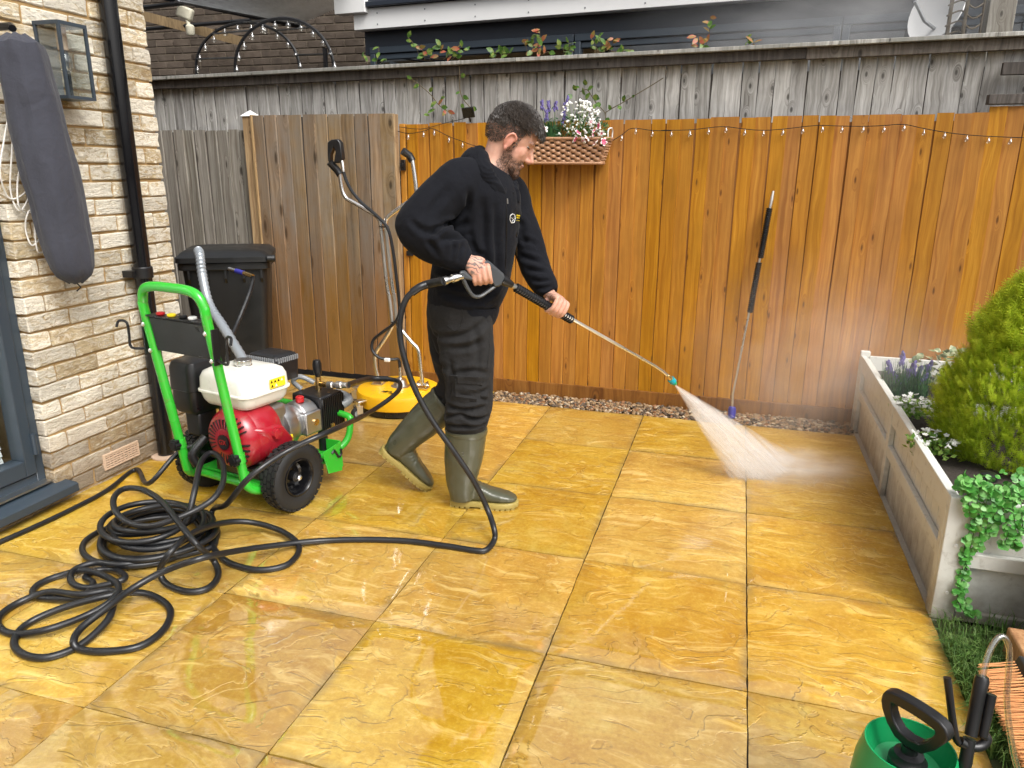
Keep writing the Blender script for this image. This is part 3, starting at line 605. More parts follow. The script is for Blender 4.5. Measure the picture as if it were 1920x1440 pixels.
p2_ = PY(357, 57, 5.3); m = MB(); m.cyl(p, p2_, 0.018); m.build('bracket', M_CREAMP, sc_); m = MB(); m.lathe([(0.03, -0.045), (0.04, -0.03), (0.04, 0.035), (0.028, 0.05)], p2_); m.build('sensor', M_CREAMP, sc_)
# metal arch hung with festoon bulbs
ar = thing('garden_arch', 'black metal garden arch hung with bulbs behind the fence at top left', 'arch', (-3.2, 4.2, 0))
def hoop(px0, px1, ytop, y):
    l, r_ = PY(px0, 132, y), PY(px1, 132, y); t_ = PY((px0+px1)/2, ytop, y); h = t_[2]-l[2]; cx = (l[0]+r_[0])/2; w = (r_[0]-l[0])/2
    arc = [(cx-w*math.cos(th), y, l[2]+h*math.sin(th)) for th in np.linspace(0, math.pi, 25)]
    return [(cx-w, y, 0.0)]+arc+[(cx+w, y, 0.0)]
H1, H2 = hoop(441, 626, 34, 4.15), hoop(368, 562, 42, 4.75)
for H in (H1, H2): MB().tube(H, 0.013, 6).build('hoop', M_BLACK, ar)
for i in (3, 8, 13, 18, 23): MB().cyl(H1[i], H2[i], 0.007, seg=6).build('cross_bar', M_BLACK, ar)
def bulb_mesh(r):
    return MB().lathe([(0.001, -r*1.05), (r*0.75, -r*0.7), (r, 0), (r*0.75, r*0.7), (r*0.42, r*1.1), (r*0.40, r*1.5), (r*0.30, r*1.9)], seg=10).mesh('bulb', [M_BULB])
B1 = bulb_mesh(0.021)
fl_ = thing('arch_festoon_lights', 'string of clear round bulbs wound along the metal arch', 'string lights', (-3.0, 4.15, 2.0))
for H in (H1, H2):
    for i in range(2, 26, 2): inst(B1, 'bulb', fl_, (H[i][0]+0.012, H[i][1], H[i][2]-0.05))
MB().tube([(p[0]+0.01, p[1]-0.012, p[2]-0.012) for p in H1[1:-1]], 0.003, 5).build('cable', M_BLACK, fl_)
m = MB(); m.bx(-2.67, -2.645, 4.14, 4.165, 0.0, 2.28); tag(m.build('metal_stake', M_BLACK), 'thin black upright stake at the right foot of the metal arch', 'stake')
# things beyond the fence at the far right
pp = PY(1868, 60, 3.75); wp = thing('timber_post', 'tall weathered timber post behind the fence at top right', 'post', (pp[0], 3.75, 0)); m = MB(); m.bx(pp[0]-0.065, pp[0]+0.065, 3.70, 3.80, 0, 2.9); m.build('shaft', M_GREYW2, wp, 0.004); m = MB(); m.bx(pp[0]-0.075, pp[0]+0.075, 3.69, 3.81, 2.9, 2.93); m.build('cap', M_GREYW2, wp, 0.004)
dp = PY(1768, 24, 4.6); sd_ = thing('satellite_dish', 'white satellite dish tilted upward behind the fence at top right', 'satellite dish', (dp[0], 4.6, 0)); ax_ = (-0.75, -0.55, 0.25)
m = MB(); m.lathe([(0.02, 0.0), (0.10, 0.010), (0.17, 0.032), (0.215, 0.055), (0.212, 0.062), (0.165, 0.040), (0.02, 0.008)], dp, ax_, 24); m.build('dish', M_UPVC, sd_)
m = MB(); m.tube([dp+np.array([0, 0, -0.12]), dp+np.array([-0.12, -0.10, -0.06]), dp+np.array([-0.2, -0.15, 0.05])], 0.012, 6); m.build('arm', M_SILV, sd_); m = MB(); m.cyl((dp[0]+0.05, 4.63, 0), dp+np.array([0.05, 0.03, 0]), 0.02); m.build('mast', M_SILV, sd_)
tp = PY(1812, 40, 4.0); tr_ = thing('willow_obelisk', 'brown woven twig frame beside the timber post at top right', 'trellis', (tp[0], 4.0, 0))
for dx in (-0.10, -0.01, 0.09): MB().tube([(tp[0]+dx, 4.0, 0), (tp[0]+dx*0.9, 4.0, 2.45), (tp[0]+dx*0.75, 4.0, 2.75)], 0.011, 6).build('stake', M_STEM, tr_)
for k in range(9):
    z = 2.12+k*0.055; MB().tube(spline([(tp[0]-0.11, 3.985, z), (tp[0]-0.03, 4.015, z+0.03), (tp[0]+0.03, 3.985, z-0.02), (tp[0]+0.1, 4.01, z+0.03)], 4), 0.005, 5).build('withy', M_STEM, tr_)
# ================================================================== ON THE HOUSE WALL
dr = thing('patio_door', 'anthracite framed glazed patio door at the left edge with a blind inside', 'door', (-2.36, 0.3, 0.1))
m = MB(); m.bx(-2.42, -2.345, 0.958, 0.999, 0.105, 2.14); m.bx(-2.42, -2.345, -0.49, 0.957, 0.105, 0.150); m.bx(-2.42, -2.345, -0.49, 0.957, 2.08, 2.14); m.build('door_frame', M_ANTH, dr, 0.004)
m = MB(); m.bx(-2.405, -2.330, 0.902, 0.952, 0.156, 2.07); m.bx(-2.405, -2.330, -0.48, 0.901, 0.156, 0.225); sash = m.build('sash', M_ANTH, dr, 0.004)
m = MB(); m.bx(-2.372, -2.366, -0.48, 0.903, 0.22, 2.07); m.build('pane', M_GLASS, dr)
for z in (0.24, 1.1):
    m = MB(); m.cyl((-2.326, 0.955, z), (-2.326, 0.955, z+0.09), 0.011, seg=10); m.build('hinge', M_ANTH, dr)
m = MB(); m.prism([(-2.43, 0.62-1.1, 0.103), (-2.235, 0.62-1.1, 0.083), (-2.228, 0.62-1.1, 0.045), (-2.245, 0.62-1.1, 0.045), (-2.25, 0.62-1.1, 0.062), (-2.43, 0.62-1.1, 0.066)], (0, 0, 0)) if False else None
m = MB(); poly = [(-2.43, 0, 0.104), (-2.238, 0, 0.086), (-2.228, 0, 0.080), (-2.228, 0, 0.046), (-2.243, 0, 0.046), (-2.248, 0, 0.064), (-2.43, 0, 0.068)]
m.prism([(x, 0.265, z) for x, y, z in poly], (0, 1.57, 0)); m.build('sill', M_ANTH, dr, 0.002)
m = MB(); m.bx(-2.345, -2.30, -0.48, 0.99, 0.1045, 0.112); m.build('threshold', M_STEEL, dr)
bl = MB()
for k in range(60):
    z = 0.20+k*0.031; bl.box((-2.425, 0.2, z), (0.034, 1.36, 0.002), ((-0.30, 0, 0.954), (0, 1, 0), (0.954, 0, 0.30)))
bo = thing('venetian_blind', 'white slatted blind hanging behind the patio door glass', 'blind', (-2.425, 0.2, 0.2)); b_ = bl.build('slats', M_WHITEP, bo, smooth=False); b_['kind'] = 'stuff'
m = MB(); m.bx(-2.445, -2.424, -0.48, 0.88, 2.03, 2.07); m.build('headrail', M_WHITEP, bo)
m = MB(); m.bx(-2.62, -2.60, -0.6, 1.0, 0.1, 2.15); tag(m.build('room_backdrop_wall', plain('room_wall', (0.12, 0.115, 0.11), 0.9), smooth=False), 'dim room wall inside the house', kind='structure')

pc = thing('downpipe', 'gloss black rainwater downpipe fixed down the brick wall', 'pipe', (-2.245, 1.60, 0))
MB().tube([(-2.245, 1.60, 0.0), (-2.245, 1.60, 2.9)], 0.039, 20).build('pipe', M_GLOSSB, pc)
m = MB(); m.lathe([(0.042, 0), (0.046, 0.004), (0.046, 0.05), (0.042, 0.055)], (-2.245, 1.60, 0.905)); m.bx(-2.299, -2.244, 1.53, 1.56, 0.915, 0.945); m.bx(-2.299, -2.25, 1.535, 1.67, 0.918, 0.942); m.build('bracket', M_BLACK, pc)
m = MB(); m.lathe([(0.075, 0.0), (0.075, 0.006), (0.05, 0.010)], (-2.24, 1.60, 0.001)); m.build('collar', M_TERRA, pc)

vt = thing('air_brick', 'buff slotted air brick low in the house wall', 'vent', (-2.30, 1.37, 0.08))
m = MB(); m.bx(-2.312, -2.291, 1.262, 1.477, 0.046, 0.053); m.bx(-2.312, -2.291, 1.262, 1.477, 0.113, 0.120); m.bx(-2.312, -2.291, 1.262, 1.270, 0.0531, 0.1129); m.bx(-2.312, -2.291, 1.469, 1.477, 0.0531, 0.1129); m.build('frame', M_TERRA, vt)
m = MB(); m.bx(-2.309, -2.305, 1.265, 1.475, 0.05, 0.118); m.build('backing', M_BLACK, vt)
for k in range(5):
    m = MB(); m.bx(-2.305, -2.293, 1.2701, 1.4689, 0.0575+k*0.0115, 0.0635+k*0.0115); m.build('louvre', M_TERRA, vt)
for k in range(8):
    m = MB(); y = 1.293+k*0.0225; m.bx(-2.3045, -2.2935, y, y+0.004, 0.0531, 0.1129); m.build('bar', M_TERRA, vt)

LXF = -2.17; la = PX(107, 36, LXF); lb = PX(161, 42, LXF); lc = PX(185, 190, LXF); y0, y1 = la[1], lb[1]; z1 = la[2]; z0 = lc[2]
ln = thing('wall_lantern', 'grey framed glass box lantern fixed to the brick wall', 'lantern', (-2.3, (y0+y1)/2, z0))
m = MB(); fwd = 0.011
for (ya, yb, xa, xb, za, zb) in ((y0, y1, -2.298, LXF, z0, z0+0.012), (y0, y1, -2.298, LXF, z1-0.014, z1)): m.bx(xa, xb, ya, yb, za, zb)
for yy in (y0, y1-fwd):
    for xx in (-2.296, LXF-fwd): m.bx(xx, xx+fwd, yy, yy+fwd, z0+0.0121, z1-0.0141)
m.build('frame', M_ANTH, ln)
m = MB(); m.bx(-2.2965, -2.292, y0+0.012, (y0+y1)/2+0.030, z0+0.013, z1-0.015); m.build('back_plate', plain('galvanised_back', (0.25, 0.28, 0.30), 0.35, 0.5), ln)
for (xa, xb, ya, yb) in ((LXF-0.006, LXF-0.004, y0+fwd, y1-fwd), (-2.285, LXF-fwd, y0+0.004, y0+0.006), (-2.285, LXF-fwd, y1-0.006, y1-0.004)):
    m = MB(); m.bx(xa, xb, ya, yb, z0+0.0125, z1-0.0145); m.build('pane', M_GLASS, ln)
cy_ = (y0+y1)/2; m = MB(); m.cyl((-2.235, cy_, z1-0.10), (-2.235, cy_, z1-0.0145), 0.02); m.build('lamp_holder', M_TERRA, ln); m = MB(); m.ell((-2.235, cy_, z1-0.145), (0.028, 0.028, 0.045)); m.build('bulb', M_BULB, ln)

# folded wall parasol in its cover
cx = -2.165; ca = PX(35, 75, cx); cb = PX(143, 530, cx)
pr = thing('parasol_cover', 'slate grey fabric cover over a folded wall parasol beside the door', 'parasol', (cx, ca[1], cb[2]))
R = []; nk = 30; zt, zb = ca[2]+0.02, cb[2]
for i in range(nk+1):
    u = i/nk; z = zt*(1-u)+zb*u; yc = ca[1]*(1-u)+cb[1]*u
    r = np.interp(u, [0, 0.02, 0.06, 0.5, 0.85, 0.95, 0.99, 1.0], [0.03, 0.072, 0.082, 0.097, 0.086, 0.074, 0.05, 0.025])
    ring = []
    for k in range(40):
        th = 2*math.pi*k/40; f = 1+0.06*math.cos(3*th+2.0*u+0.6)+0.035*math.cos(7*th-3*u)+0.02*math.cos(11*th+9*u)+0.06*mnoise.noise(Vector((math.cos(th)*1.3, math.sin(th)*1.3, u*7)))
        ring.append((cx+r*f*math.cos(th)*0.93, yc+r*f*math.sin(th)*1.12, z+0.004*math.sin(5*th+u*9)))
    R.append(ring)
MB().rings(R).build('fabric', M_COVER, pr)
m = MB(); m.tube([(cx-0.02, ca[1], zt+0.02), (-2.20, ca[1]+0.01, zt+0.03), (-2.305, ca[1]+0.01, zt+0.03)], 0.014, 8); m.build('wall_bracket', M_BLACK, pr)
m = MB(); m.tube([(cx, cb[1], zb), (cx+0.01, cb[1]+0.01, zb-0.02), (cx, cb[1]-0.005, zb-0.035)], 0.003, 5); m.build('drawcord', M_BLACK, pr)
wc = spline([PX(x, y, -2.285+0.01*(i % 3)) for i, (x, y) in enumerate([(20, 195), (8, 260), (0, 320), (12, 365), (30, 372), (52, 350), (40, 300), (28, 220), (22, 290), (20, 360), (38, 395), (58, 352), (48, 300), (34, 330), (35, 385), (55, 400), (68, 385), (52, 400), (48, 430), (60, 460), (78, 440), (80, 415), (66, 420), (70, 470), (84, 470), (88, 455)])], 6)
tag(MB().tube(wc, 0.0032, 6).build('tangled_cable', M_CORDW), 'thin white cable hanging in tangled loops behind the parasol cover', 'cable')

# ================================================================== WHEELIE BIN
bn = thing('wheelie_bin', 'black plastic wheelie bin standing in front of the low grey fence', 'bin', (0, 0, 0))
bx0, bx1, by0, by1, bh = -0.25, 0.25, 0.0, 0.50, 0.90
def rr(xa, xb, ya, yb, z, r=0.04, n=4):
    P = []
    for (cx_, cy2, a0) in ((xb-r, yb-r, 0), (xa+r, yb-r, 90), (xa+r, ya+r, 180), (xb-r, ya+r, 270)):
        for k in range(n+1): a = math.radians(a0+90*k/n); P.append((cx_+r*math.cos(a), cy2+r*math.sin(a), z))
    return P
MB().rings([rr(bx0+0.075, bx1-0.075, by0+0.05, by1-0.05, 0.03), rr(bx0+0.07, bx1-0.07, by0+0.045, by1-0.045, 0.06), rr(bx0+0.02, bx1-0.02, by0+0.01, by1-0.02, bh-0.07), rr(bx0+0.018, bx1-0.018, by0+0.008, by1-0.02, bh-0.02)]).build('bin_body', M_BINB, bn)
MB().rings([rr(bx0, bx1, by0-0.012, by1, bh-0.05), rr(bx0, bx1, by0-0.012, by1, bh-0.012), rr(bx0+0.005, bx1-0.005, by0-0.008, by1, bh-0.008)]).build('rim', M_BINB, bn, 0.004)
MB().rings([rr(bx0-0.008, bx1+0.008, by0-0.03, by1+0.01, bh-0.006), rr(bx0-0.008, bx1+0.008, by0-0.03, by1+0.01, bh+0.022), rr(bx0+0.02, bx1-0.02, by0+0.01, by1-0.02, bh+0.048), rr(bx0+0.09, bx1-0.09, by0+0.09, by1-0.09, bh+0.058)]).build('lid', M_BINB, bn)
for k in range(5):
    x = bx0+0.06+k*0.098; m = MB(); m.prism([(x, by0-0.012, bh-0.052), (x, by0-0.012, bh-0.10), (x, by0+0.015, bh-0.13), (x, by0+0.03, bh-0.052)], (0.012, 0, 0)); m.build('rim_rib', M_BINB, bn)
m = MB(); m.cyl((bx1-0.01, by0-0.02, bh+0.012), (bx1+0.035, by0-0.02, bh+0.012), 0.02, seg=12); m.build('lid_handle', M_BINB, bn, 0.003)
for s in (bx0+0.06, bx1-0.06):
    m = MB(); m.lathe([(0.03, -0.022), (0.095, -0.02), (0.1, -0.01), (0.1, 0.01), (0.095, 0.02), (0.03, 0.022)], (s, by1-0.02, 0.1), (1, 0, 0), 20); m.build('wheel', M_TYRE, bn)
bn.location = (-2.345, 2.325, 0); bn.rotation_euler = (0, 0, math.radians(30))

# ================================================================== PRESSURE WASHER (frame e1 = axle, e2 = towards the pump)
E1 = np.array([0.978, -0.209, 0.0]); E2 = np.array([0.209, 0.978, 0.0]); W0 = np.array([-1.55, 1.29, 0.0]); EZ = np.array([0, 0, 1.0]); WA = (E1, E2, EZ)
def W(a, b, c): return W0+E1*a+E2*b+EZ*c
wsh = thing('pressure_washer', 'petrol pressure washer on a bright green two-wheeled trolley frame', 'pressure washer', W0)
def wb_(a0, a1, b0, b1, c0, c1): return MB().box(W((a0+a1)/2, (b0+b1)/2, (c0+c1)/2), (a1-a0, b1-b0, c1-c0), WA)
TR = 0.0195
hp_ = [W(0.178, -0.150, 0.155), W(0.178, -0.170, 0.29), W(0.178, -0.251, 0.84), W(0.176, -0.258, 0.91), W(0.150, -0.264, 0.957), W(0.09, -0.267, 0.973), W(0, -0.267, 0.975), W(-0.09, -0.267, 0.973), W(-0.150, -0.264, 0.957), W(-0.176, -0.258, 0.91), W(-0.178, -0.251, 0.84), W(-0.178, -0.170, 0.29), W(-0.178, -0.150, 0.155)]
hd = MB().tube(spline(hp_, 5), TR, 14).build('handle', M_GREEN, wsh)
fr_ = MB(); fr_.tube(spline([W(0.178, -0.152, 0.21), W(0.182, -0.145, 0.15), W(0.195, -0.10, 0.118), W(0.198, 0.0, 0.115), W(0.198, 0.33, 0.115)], 5), TR, 12); fr_.tube(spline([W(-0.178, -0.152, 0.21), W(-0.182, -0.145, 0.15), W(-0.195, -0.10, 0.118), W(-0.198, 0.0, 0.115), W(-0.198, 0.33, 0.115)], 5), TR, 12)
fr_.tube([W(-0.198, -0.08, 0.115), W(0.198, -0.08, 0.115)], TR*0.9, 10); fr_.build('chassis', M_GREEN, wsh)
for s in (1, -1):
    m = MB(); m.tube([W(0.178*s, -0.166, 0.262), W(0.178*s, -0.171, 0.30)], TR+0.004, 14); m.build('leg_sleeve', M_GREEN, wsh)
wb_(-0.185, 0.185, -0.07, 0.34, 0.128, 0.142).build('deck_plate', M_GREEN, wsh, 0.003)
m = MB(); m.tube(spline([W(0.20, 0.20, 0.15), W(0.235, 0.32, 0.155), W(0.262, 0.385, 0.20), W(0.262, 0.41, 0.275), W(0.235, 0.415, 0.305), W(0, 0.42, 0.31), W(-0.235, 0.415, 0.305), W(-0.262, 0.41, 0.275), W(-0.262, 0.385, 0.20), W(-0.235, 0.32, 0.155), W(-0.20, 0.20, 0.15)], 5), 0.016, 10); m.build('bumper', M_GREEN, wsh)
m = MB(); m.prism([W(0.17, 0.342, 0.20), W(0.255, 0.345, 0.205), W(0.262, 0.345, 0.08), W(0.24, 0.345, 0.055), W(0.17, 0.345, 0.055)], E2*0.006); m.prism([W(0.258, 0.22, 0.185), W(0.258, 0.342, 0.205), W(0.258, 0.342, 0.058), W(0.258, 0.25, 0.075)], E1*0.006); m.build('side_plate', M_GREEN, wsh, 0.002)
m = MB(); m.tube(spline([W(0.264, 0.275, 0.165), W(0.264, 0.29, 0.175), W(0.264, 0.305, 0.155), W(0.264, 0.318, 0.135), W(0.264, 0.335, 0.145), W(0.264, 0.335, 0.17)], 4), 0.006, 6); m.build('painted_mark', M_BLACK, wsh)
# wheels
def wheel(a, s):
    R_ = 0.147; c = W(a, 0.03, R_); ax = E1*s
    ty = MB().lathe([(0.0825, -0.036), (0.105, -0.046), (0.128, -0.045), (0.141, -0.034), (0.144, 0.0), (0.141, 0.034), (0.128, 0.045), (0.105, 0.046), (0.0825, 0.036)], c, ax, 44, closed=True); ty = ty.build('tyre', M_TYRE, wsh)
    t, b, cc = frame(ax, (0, 0, 1)); tb = MB()
    for row, (h, rr_) in enumerate(((-0.030, 0.1435), (-0.010, 0.146), (0.010, 0.146), (0.030, 0.1435))):
        for k in range(30):
            an = 2*math.pi*(k+0.5*(row % 2))/30; rd = b*math.cos(an)+cc*math.sin(an); tg = -b*math.sin(an)+cc*math.cos(an)
            tb.box(V(c)+t*h+rd*(rr_), (0.023, 0.0155, 0.008), (tg, t, rd))
    tb.build('tread', M_TYRE, ty, 0.0)
    rm = MB().lathe([(0.0, -0.012), (0.028, -0.010), (0.050, -0.016), (0.060, -0.010), (0.066, 0.012), (0.070, 0.034), (0.076, 0.042), (0.082, 0.041), (0.085, 0.034), (0.085, -0.03), (0.0, -0.03)], c, ax, 32).build('rim', M_GLOSSB, wsh)
    MB().lathe([(0.022, -0.012), (0.022, 0.022), (0.017, 0.025)], c, ax, 16).build('hub', M_BLACK, rm); MB().lathe([(0.013, 0.02), (0.013, 0.040), (0.007, 0.046), (0.0, 0.047)], c, ax, 6).build('axle_nut', M_STEEL, rm)
wheel(0.262, 1); wheel(-0.262, -1)
MB().cyl(W(-0.25, 0.03, 0.147), W(0.25, 0.03, 0.147), 0.012).build('axle', M_STEEL, wsh)
# engine
wb_(-0.08, 0.19, -0.08, 0.13, 0.145, 0.20).build('engine_base', M_BLACK, wsh, 0.01)
wb_(-0.06, 0.17, -0.06, 0.12, 0.20, 0.44).build('crankcase', M_ALU, wsh, 0.02)
RC = W(0.085, -0.125, 0.330)
rec = MB().lathe([(0.03, 0.034), (0.085, 0.030), (0.112, 0.018), (0.128, -0.005), (0.135, -0.03), (0.135, -0.10)], RC, -E2, 36).build('recoil_cover', M_RED, wsh)
MB().rings([[W(0.085+0.145*math.cos(th)*k, b, 0.335+0.14*math.sin(th)*k) for th in np.linspace(0, 2*math.pi, 28, endpoint=False)] for b, k in ((-0.09, 0.93), (-0.06, 1.0), (0.02, 0.98), (0.04, 0.9))]).build('fan_shroud', M_RED, wsh)
MB().prism([W(0.17, -0.085, 0.40), W(0.235, -0.03, 0.38), W(0.235, 0.03, 0.30), W(0.21, 0.03, 0.24), W(0.15, -0.06, 0.24)], EZ*0.0+E2*0.11).build('side_cowl', M_RED, wsh, 0.014)
t, b, cc = frame(-E2, (0, 0, 1)); sl_ = MB()
for k in range(28):
    if 9 < k < 12: continue
    an = 2*math.pi*k/28; rd = b*math.cos(an)+cc*math.sin(an); tg = -b*math.sin(an)+cc*math.cos(an); sl_.box(V(RC)+t*0.0285+rd*0.075, (0.006, 0.040, 0.008), (tg, rd, t))
sl_.build('cooling_slots', M_BLACK, rec)
for (an0, an1, n_, r0_) in ((-48, 0, 5, 0.108), (28, 70, 5, 0.108)):
    for k in range(n_):
        sl2 = MB(); an = math.radians(an0+(an1-an0)*k/(n_-1)); rd = E1*math.cos(an)+EZ*math.sin(an); sl2.box(RC-E2*0.0215+rd*r0_, (0.030, 0.006, 0.012), (rd-E2*-0.45, np.cross(rd, E2), E2)); sl2.build('cooling_slot', M_BLACK, rec)
MB().lathe([(0.03, 0.030), (0.032, 0.041), (0.0, 0.042)], RC, -E2, 24).build('recoil_boss', M_BLACK, rec)
MB().lathe([(0.020, 0), (0.024, 0.008), (0.022, 0.03), (0.0, 0.034)], W(0.222, -0.02, 0.35), E1, 8).build('red_knob', M_RED, wsh)
def rbox(a0, a1, b0, b1, z, sx, r=0.05, n=5):
    ca_, cb_ = (a0+a1)/2, (b0+b1)/2; return [W(ca_+(p[0]-ca_)*sx, cb_+(p[1]-cb_)*sx, z) for p in rr(a0, a1, b0, b1, 0, r, n)]
ta = (-0.105, 0.195, -0.125, 0.140)
tank = MB().rings([rbox(*ta, 0.452, 0.70), rbox(*ta, 0.460, 0.84), rbox(*ta, 0.480, 0.93), rbox(*ta, 0.512, 0.985), rbox(*ta, 0.516, 1.04), rbox(*ta, 0.523, 1.04), rbox(*ta, 0.526, 0.995), rbox(*ta, 0.575, 0.975), rbox(*ta, 0.598, 0.90), rbox(*ta, 0.610, 0.74), rbox(*ta, 0.613, 0.45)]).build('fuel_tank', M_TANK, wsh)
cp_ = MB(); o_ = W(0.045, 0.01, 0.605)
for (r_, h0, h1, lob) in ((0.038, 0.0, 0.012, 0), (0.036, 0.0121, 0.034, 1)):
    cp_.rings([[V(o_)+Vector((r_*(1+0.05*lob*math.cos(8*th))*math.cos(th), r_*(1+0.05*lob*math.cos(8*th))*math.sin(th), h)) for th in np.linspace(0, 2*math.pi, 48, endpoint=False)] for h in (h0, h1)])
cp_.build('fuel_cap', M_STEEL, tank, 0.002)
lb_ = MB(); lb_.box(W(0.2015, 0.045, 0.552), (0.0016, 0.085, 0.040), WA); lb_.build('warning_label', M_YELP, tank)
for k in range(4):
    q = W(0.2030, 0.012+0.019*k, 0.561); MB().prism([q+E2*-0.006-EZ*0.005, q+E2*0.006-EZ*0.005, q+EZ*0.006], E1*0.0006).build('label_pictogram', M_BLACK if k < 3 else M_WHITEP, tank)
for k in range(2):
    q = W(0.2030, 0.014+0.022*k, 0.543); MB().prism([q+E2*-0.007-EZ*0.006, q+E2*0.007-EZ*0.006, q+EZ*0.007], E1*0.0006).build('label_pictogram', M_BLACK if k == 0 else M_WHITEP, tank)
ab = (-0.265, -0.115, -0.13, 0.05)
MB().rings([rbox(*ab, 0.40, 0.85, 0.03), rbox(*ab, 0.42, 0.98, 0.03), rbox(*ab, 0.50, 0.98, 0.03), rbox(*ab, 0.503, 1.03, 0.03), rbox(*ab, 0.515, 1.03, 0.03), rbox(*ab, 0.60, 1.0, 0.03), rbox(*ab, 0.622, 0.9, 0.03), rbox(*ab, 0.628, 0.7, 0.03)]).build('air_filter_box', M_BLACK, wsh)
wb_(-0.22, -0.13, -0.10, 0.0, 0.29, 0.40).build('carburettor', M_BLACK, wsh, 0.012)
mf = (-0.10, 0.085, 0.155, 0.30)
mo = MB().rings([rbox(*mf, 0.50, 0.95, 0.02), rbox(*mf, 0.60, 1.0, 0.02), rbox(*mf, 0.615, 0.9, 0.02), rbox(*mf, 0.622, 0.7, 0.02)]).build('muffler_guard', M_BLACK, wsh)
mg = MB()
for k in range(13): mg.box(W(-0.085+0.013*k, 0.153, 0.60), (0.005, 0.006, 0.022), WA)
for k in range(10): mg.box(W(0.087, 0.17+0.0125*k, 0.60), (0.006, 0.005, 0.022), WA)
mg.build('guard_slots', M_SILV, mo)
# gearbox and pump
MB().lathe([(0.05, -0.05), (0.100, -0.045), (0.108, 0.0), (0.092, 0.03), (0.075, 0.07)], W(0.10, 0.14, 0.315), E2, 24).build('gear_flange', M_ALU, wsh)
gx = MB(); gx.lathe([(0.03, 0.0), (0.078, 0.004), (0.084, 0.05), (0.078, 0.095), (0.0, 0.098)], W(0.115, 0.20, 0.325), E2, 24); gx.box(W(0.172, 0.240, 0.315), (0.060, 0.100, 0.105), WA); gx.build('pump_crankcase', M_ALU, wsh, 0.008)
MB().lathe([(0.016, 0), (0.016, 0.010), (0.0, 0.012)], W(0.200, 0.25, 0.315), E1, 16).build('sight_glass', M_BRASS, wsh)
MB().lathe([(0.019, 0.0), (0.019, 0.022), (0.014, 0.026), (0.0, 0.026)], W(0.13, 0.235, 0.404), EZ, 16).build('oil_cap', M_REDP, wsh)
ph = wb_(0.015, 0.190, 0.300, 0.450, 0.250, 0.412).build('pump_head', M_BLACK, wsh, 0.008)
fn = MB()
for k in range(12): fn.box(W(0.193, 0.308+0.0122*k, 0.331), (0.016, 0.0045, 0.146), WA)
for k in range(9): fn.box(W(0.030+0.018*k, 0.453, 0.331), (0.005, 0.014, 0.146), WA)
fn.build('cooling_fins', M_BLACK, ph)
for (b_, z_) in ((0.36, 0.262), (0.42, 0.40)): MB().lathe([(0.012, 0), (0.012, 0.008), (0.0, 0.010)], W(0.196, b_, z_+0.004) if z_ < 0.3 else W(0.16, 0.39, 0.403), E1 if z_ < 0.3 else EZ, 10).build('brass_plug', M_BRASS, ph)
MB().lathe([(0.022, 0), (0.022, 0.12), (0.014, 0.13)], W(0.15, 0.345, 0.142), EZ, 16).build('rubber_mount', M_BLACK, wsh)
un = W(0.09, 0.40, 0.44); MB().cyl(un+EZ*-0.03, un+EZ*0.035, 0.014).build('unloader_valve', M_BRASS, wsh)
MB().lathe([(0.010, 0.0), (0.017, 0.012), (0.021, 0.035), (0.021, 0.065), (0.016, 0.080), (0.0, 0.083)], un+EZ*0.035, EZ, 12).build('pressure_knob', M_BLACK, wsh)
HOSE0 = un+E1*0.16+E2*0.02+EZ*0.012
cpl = MB(); cpl.cyl(un, un+E1*0.05+E2*0.006, 0.012, seg=12); cpl.build('outlet_elbow', M_BRASS, wsh); cp2 = MB(); cp2.lathe([(0.012, 0.0), (0.017, 0.004), (0.017, 0.03), (0.013, 0.034), (0.013, 0.05), (0.018, 0.054), (0.018, 0.08), (0.014, 0.085), (0.014, 0.115)], un+E1*0.05+E2*0.006, HOSE0-(un+E1*0.05+E2*0.006), 16); cp2.build('outlet_coupling', M_STEEL, wsh)
MB().tube(spline([W(0.02, 0.36, 0.415), W(-0.01, 0.34, 0.455), W(0.02, 0.36, 0.475), W(0.07, 0.395, 0.445)], 5), 0.012, 10).build('bypass_tube', M_SILV, wsh)
MB().tube(spline([W(0.19, 0.445, 0.34), W(0.20, 0.48, 0.36), W(0.12, 0.50, 0.37), W(0.02, 0.48, 0.36)], 5), 0.022, 10).build('inlet_pipe', M_SILV, wsh)
MB().box(W(0.20, 0.095, 0.275), (0.004, 0.024, 0.055), (E1*0.97+EZ*0.2, E2, EZ)).build('hang_tag', M_YELP, wsh)
MB().tube(spline([W(-0.10, -0.10, 0.30), W(-0.12, -0.16, 0.24), W(-0.11, -0.15, 0.19)], 4), 0.020, 10).build('exhaust_stub', M_BLACK, wsh)
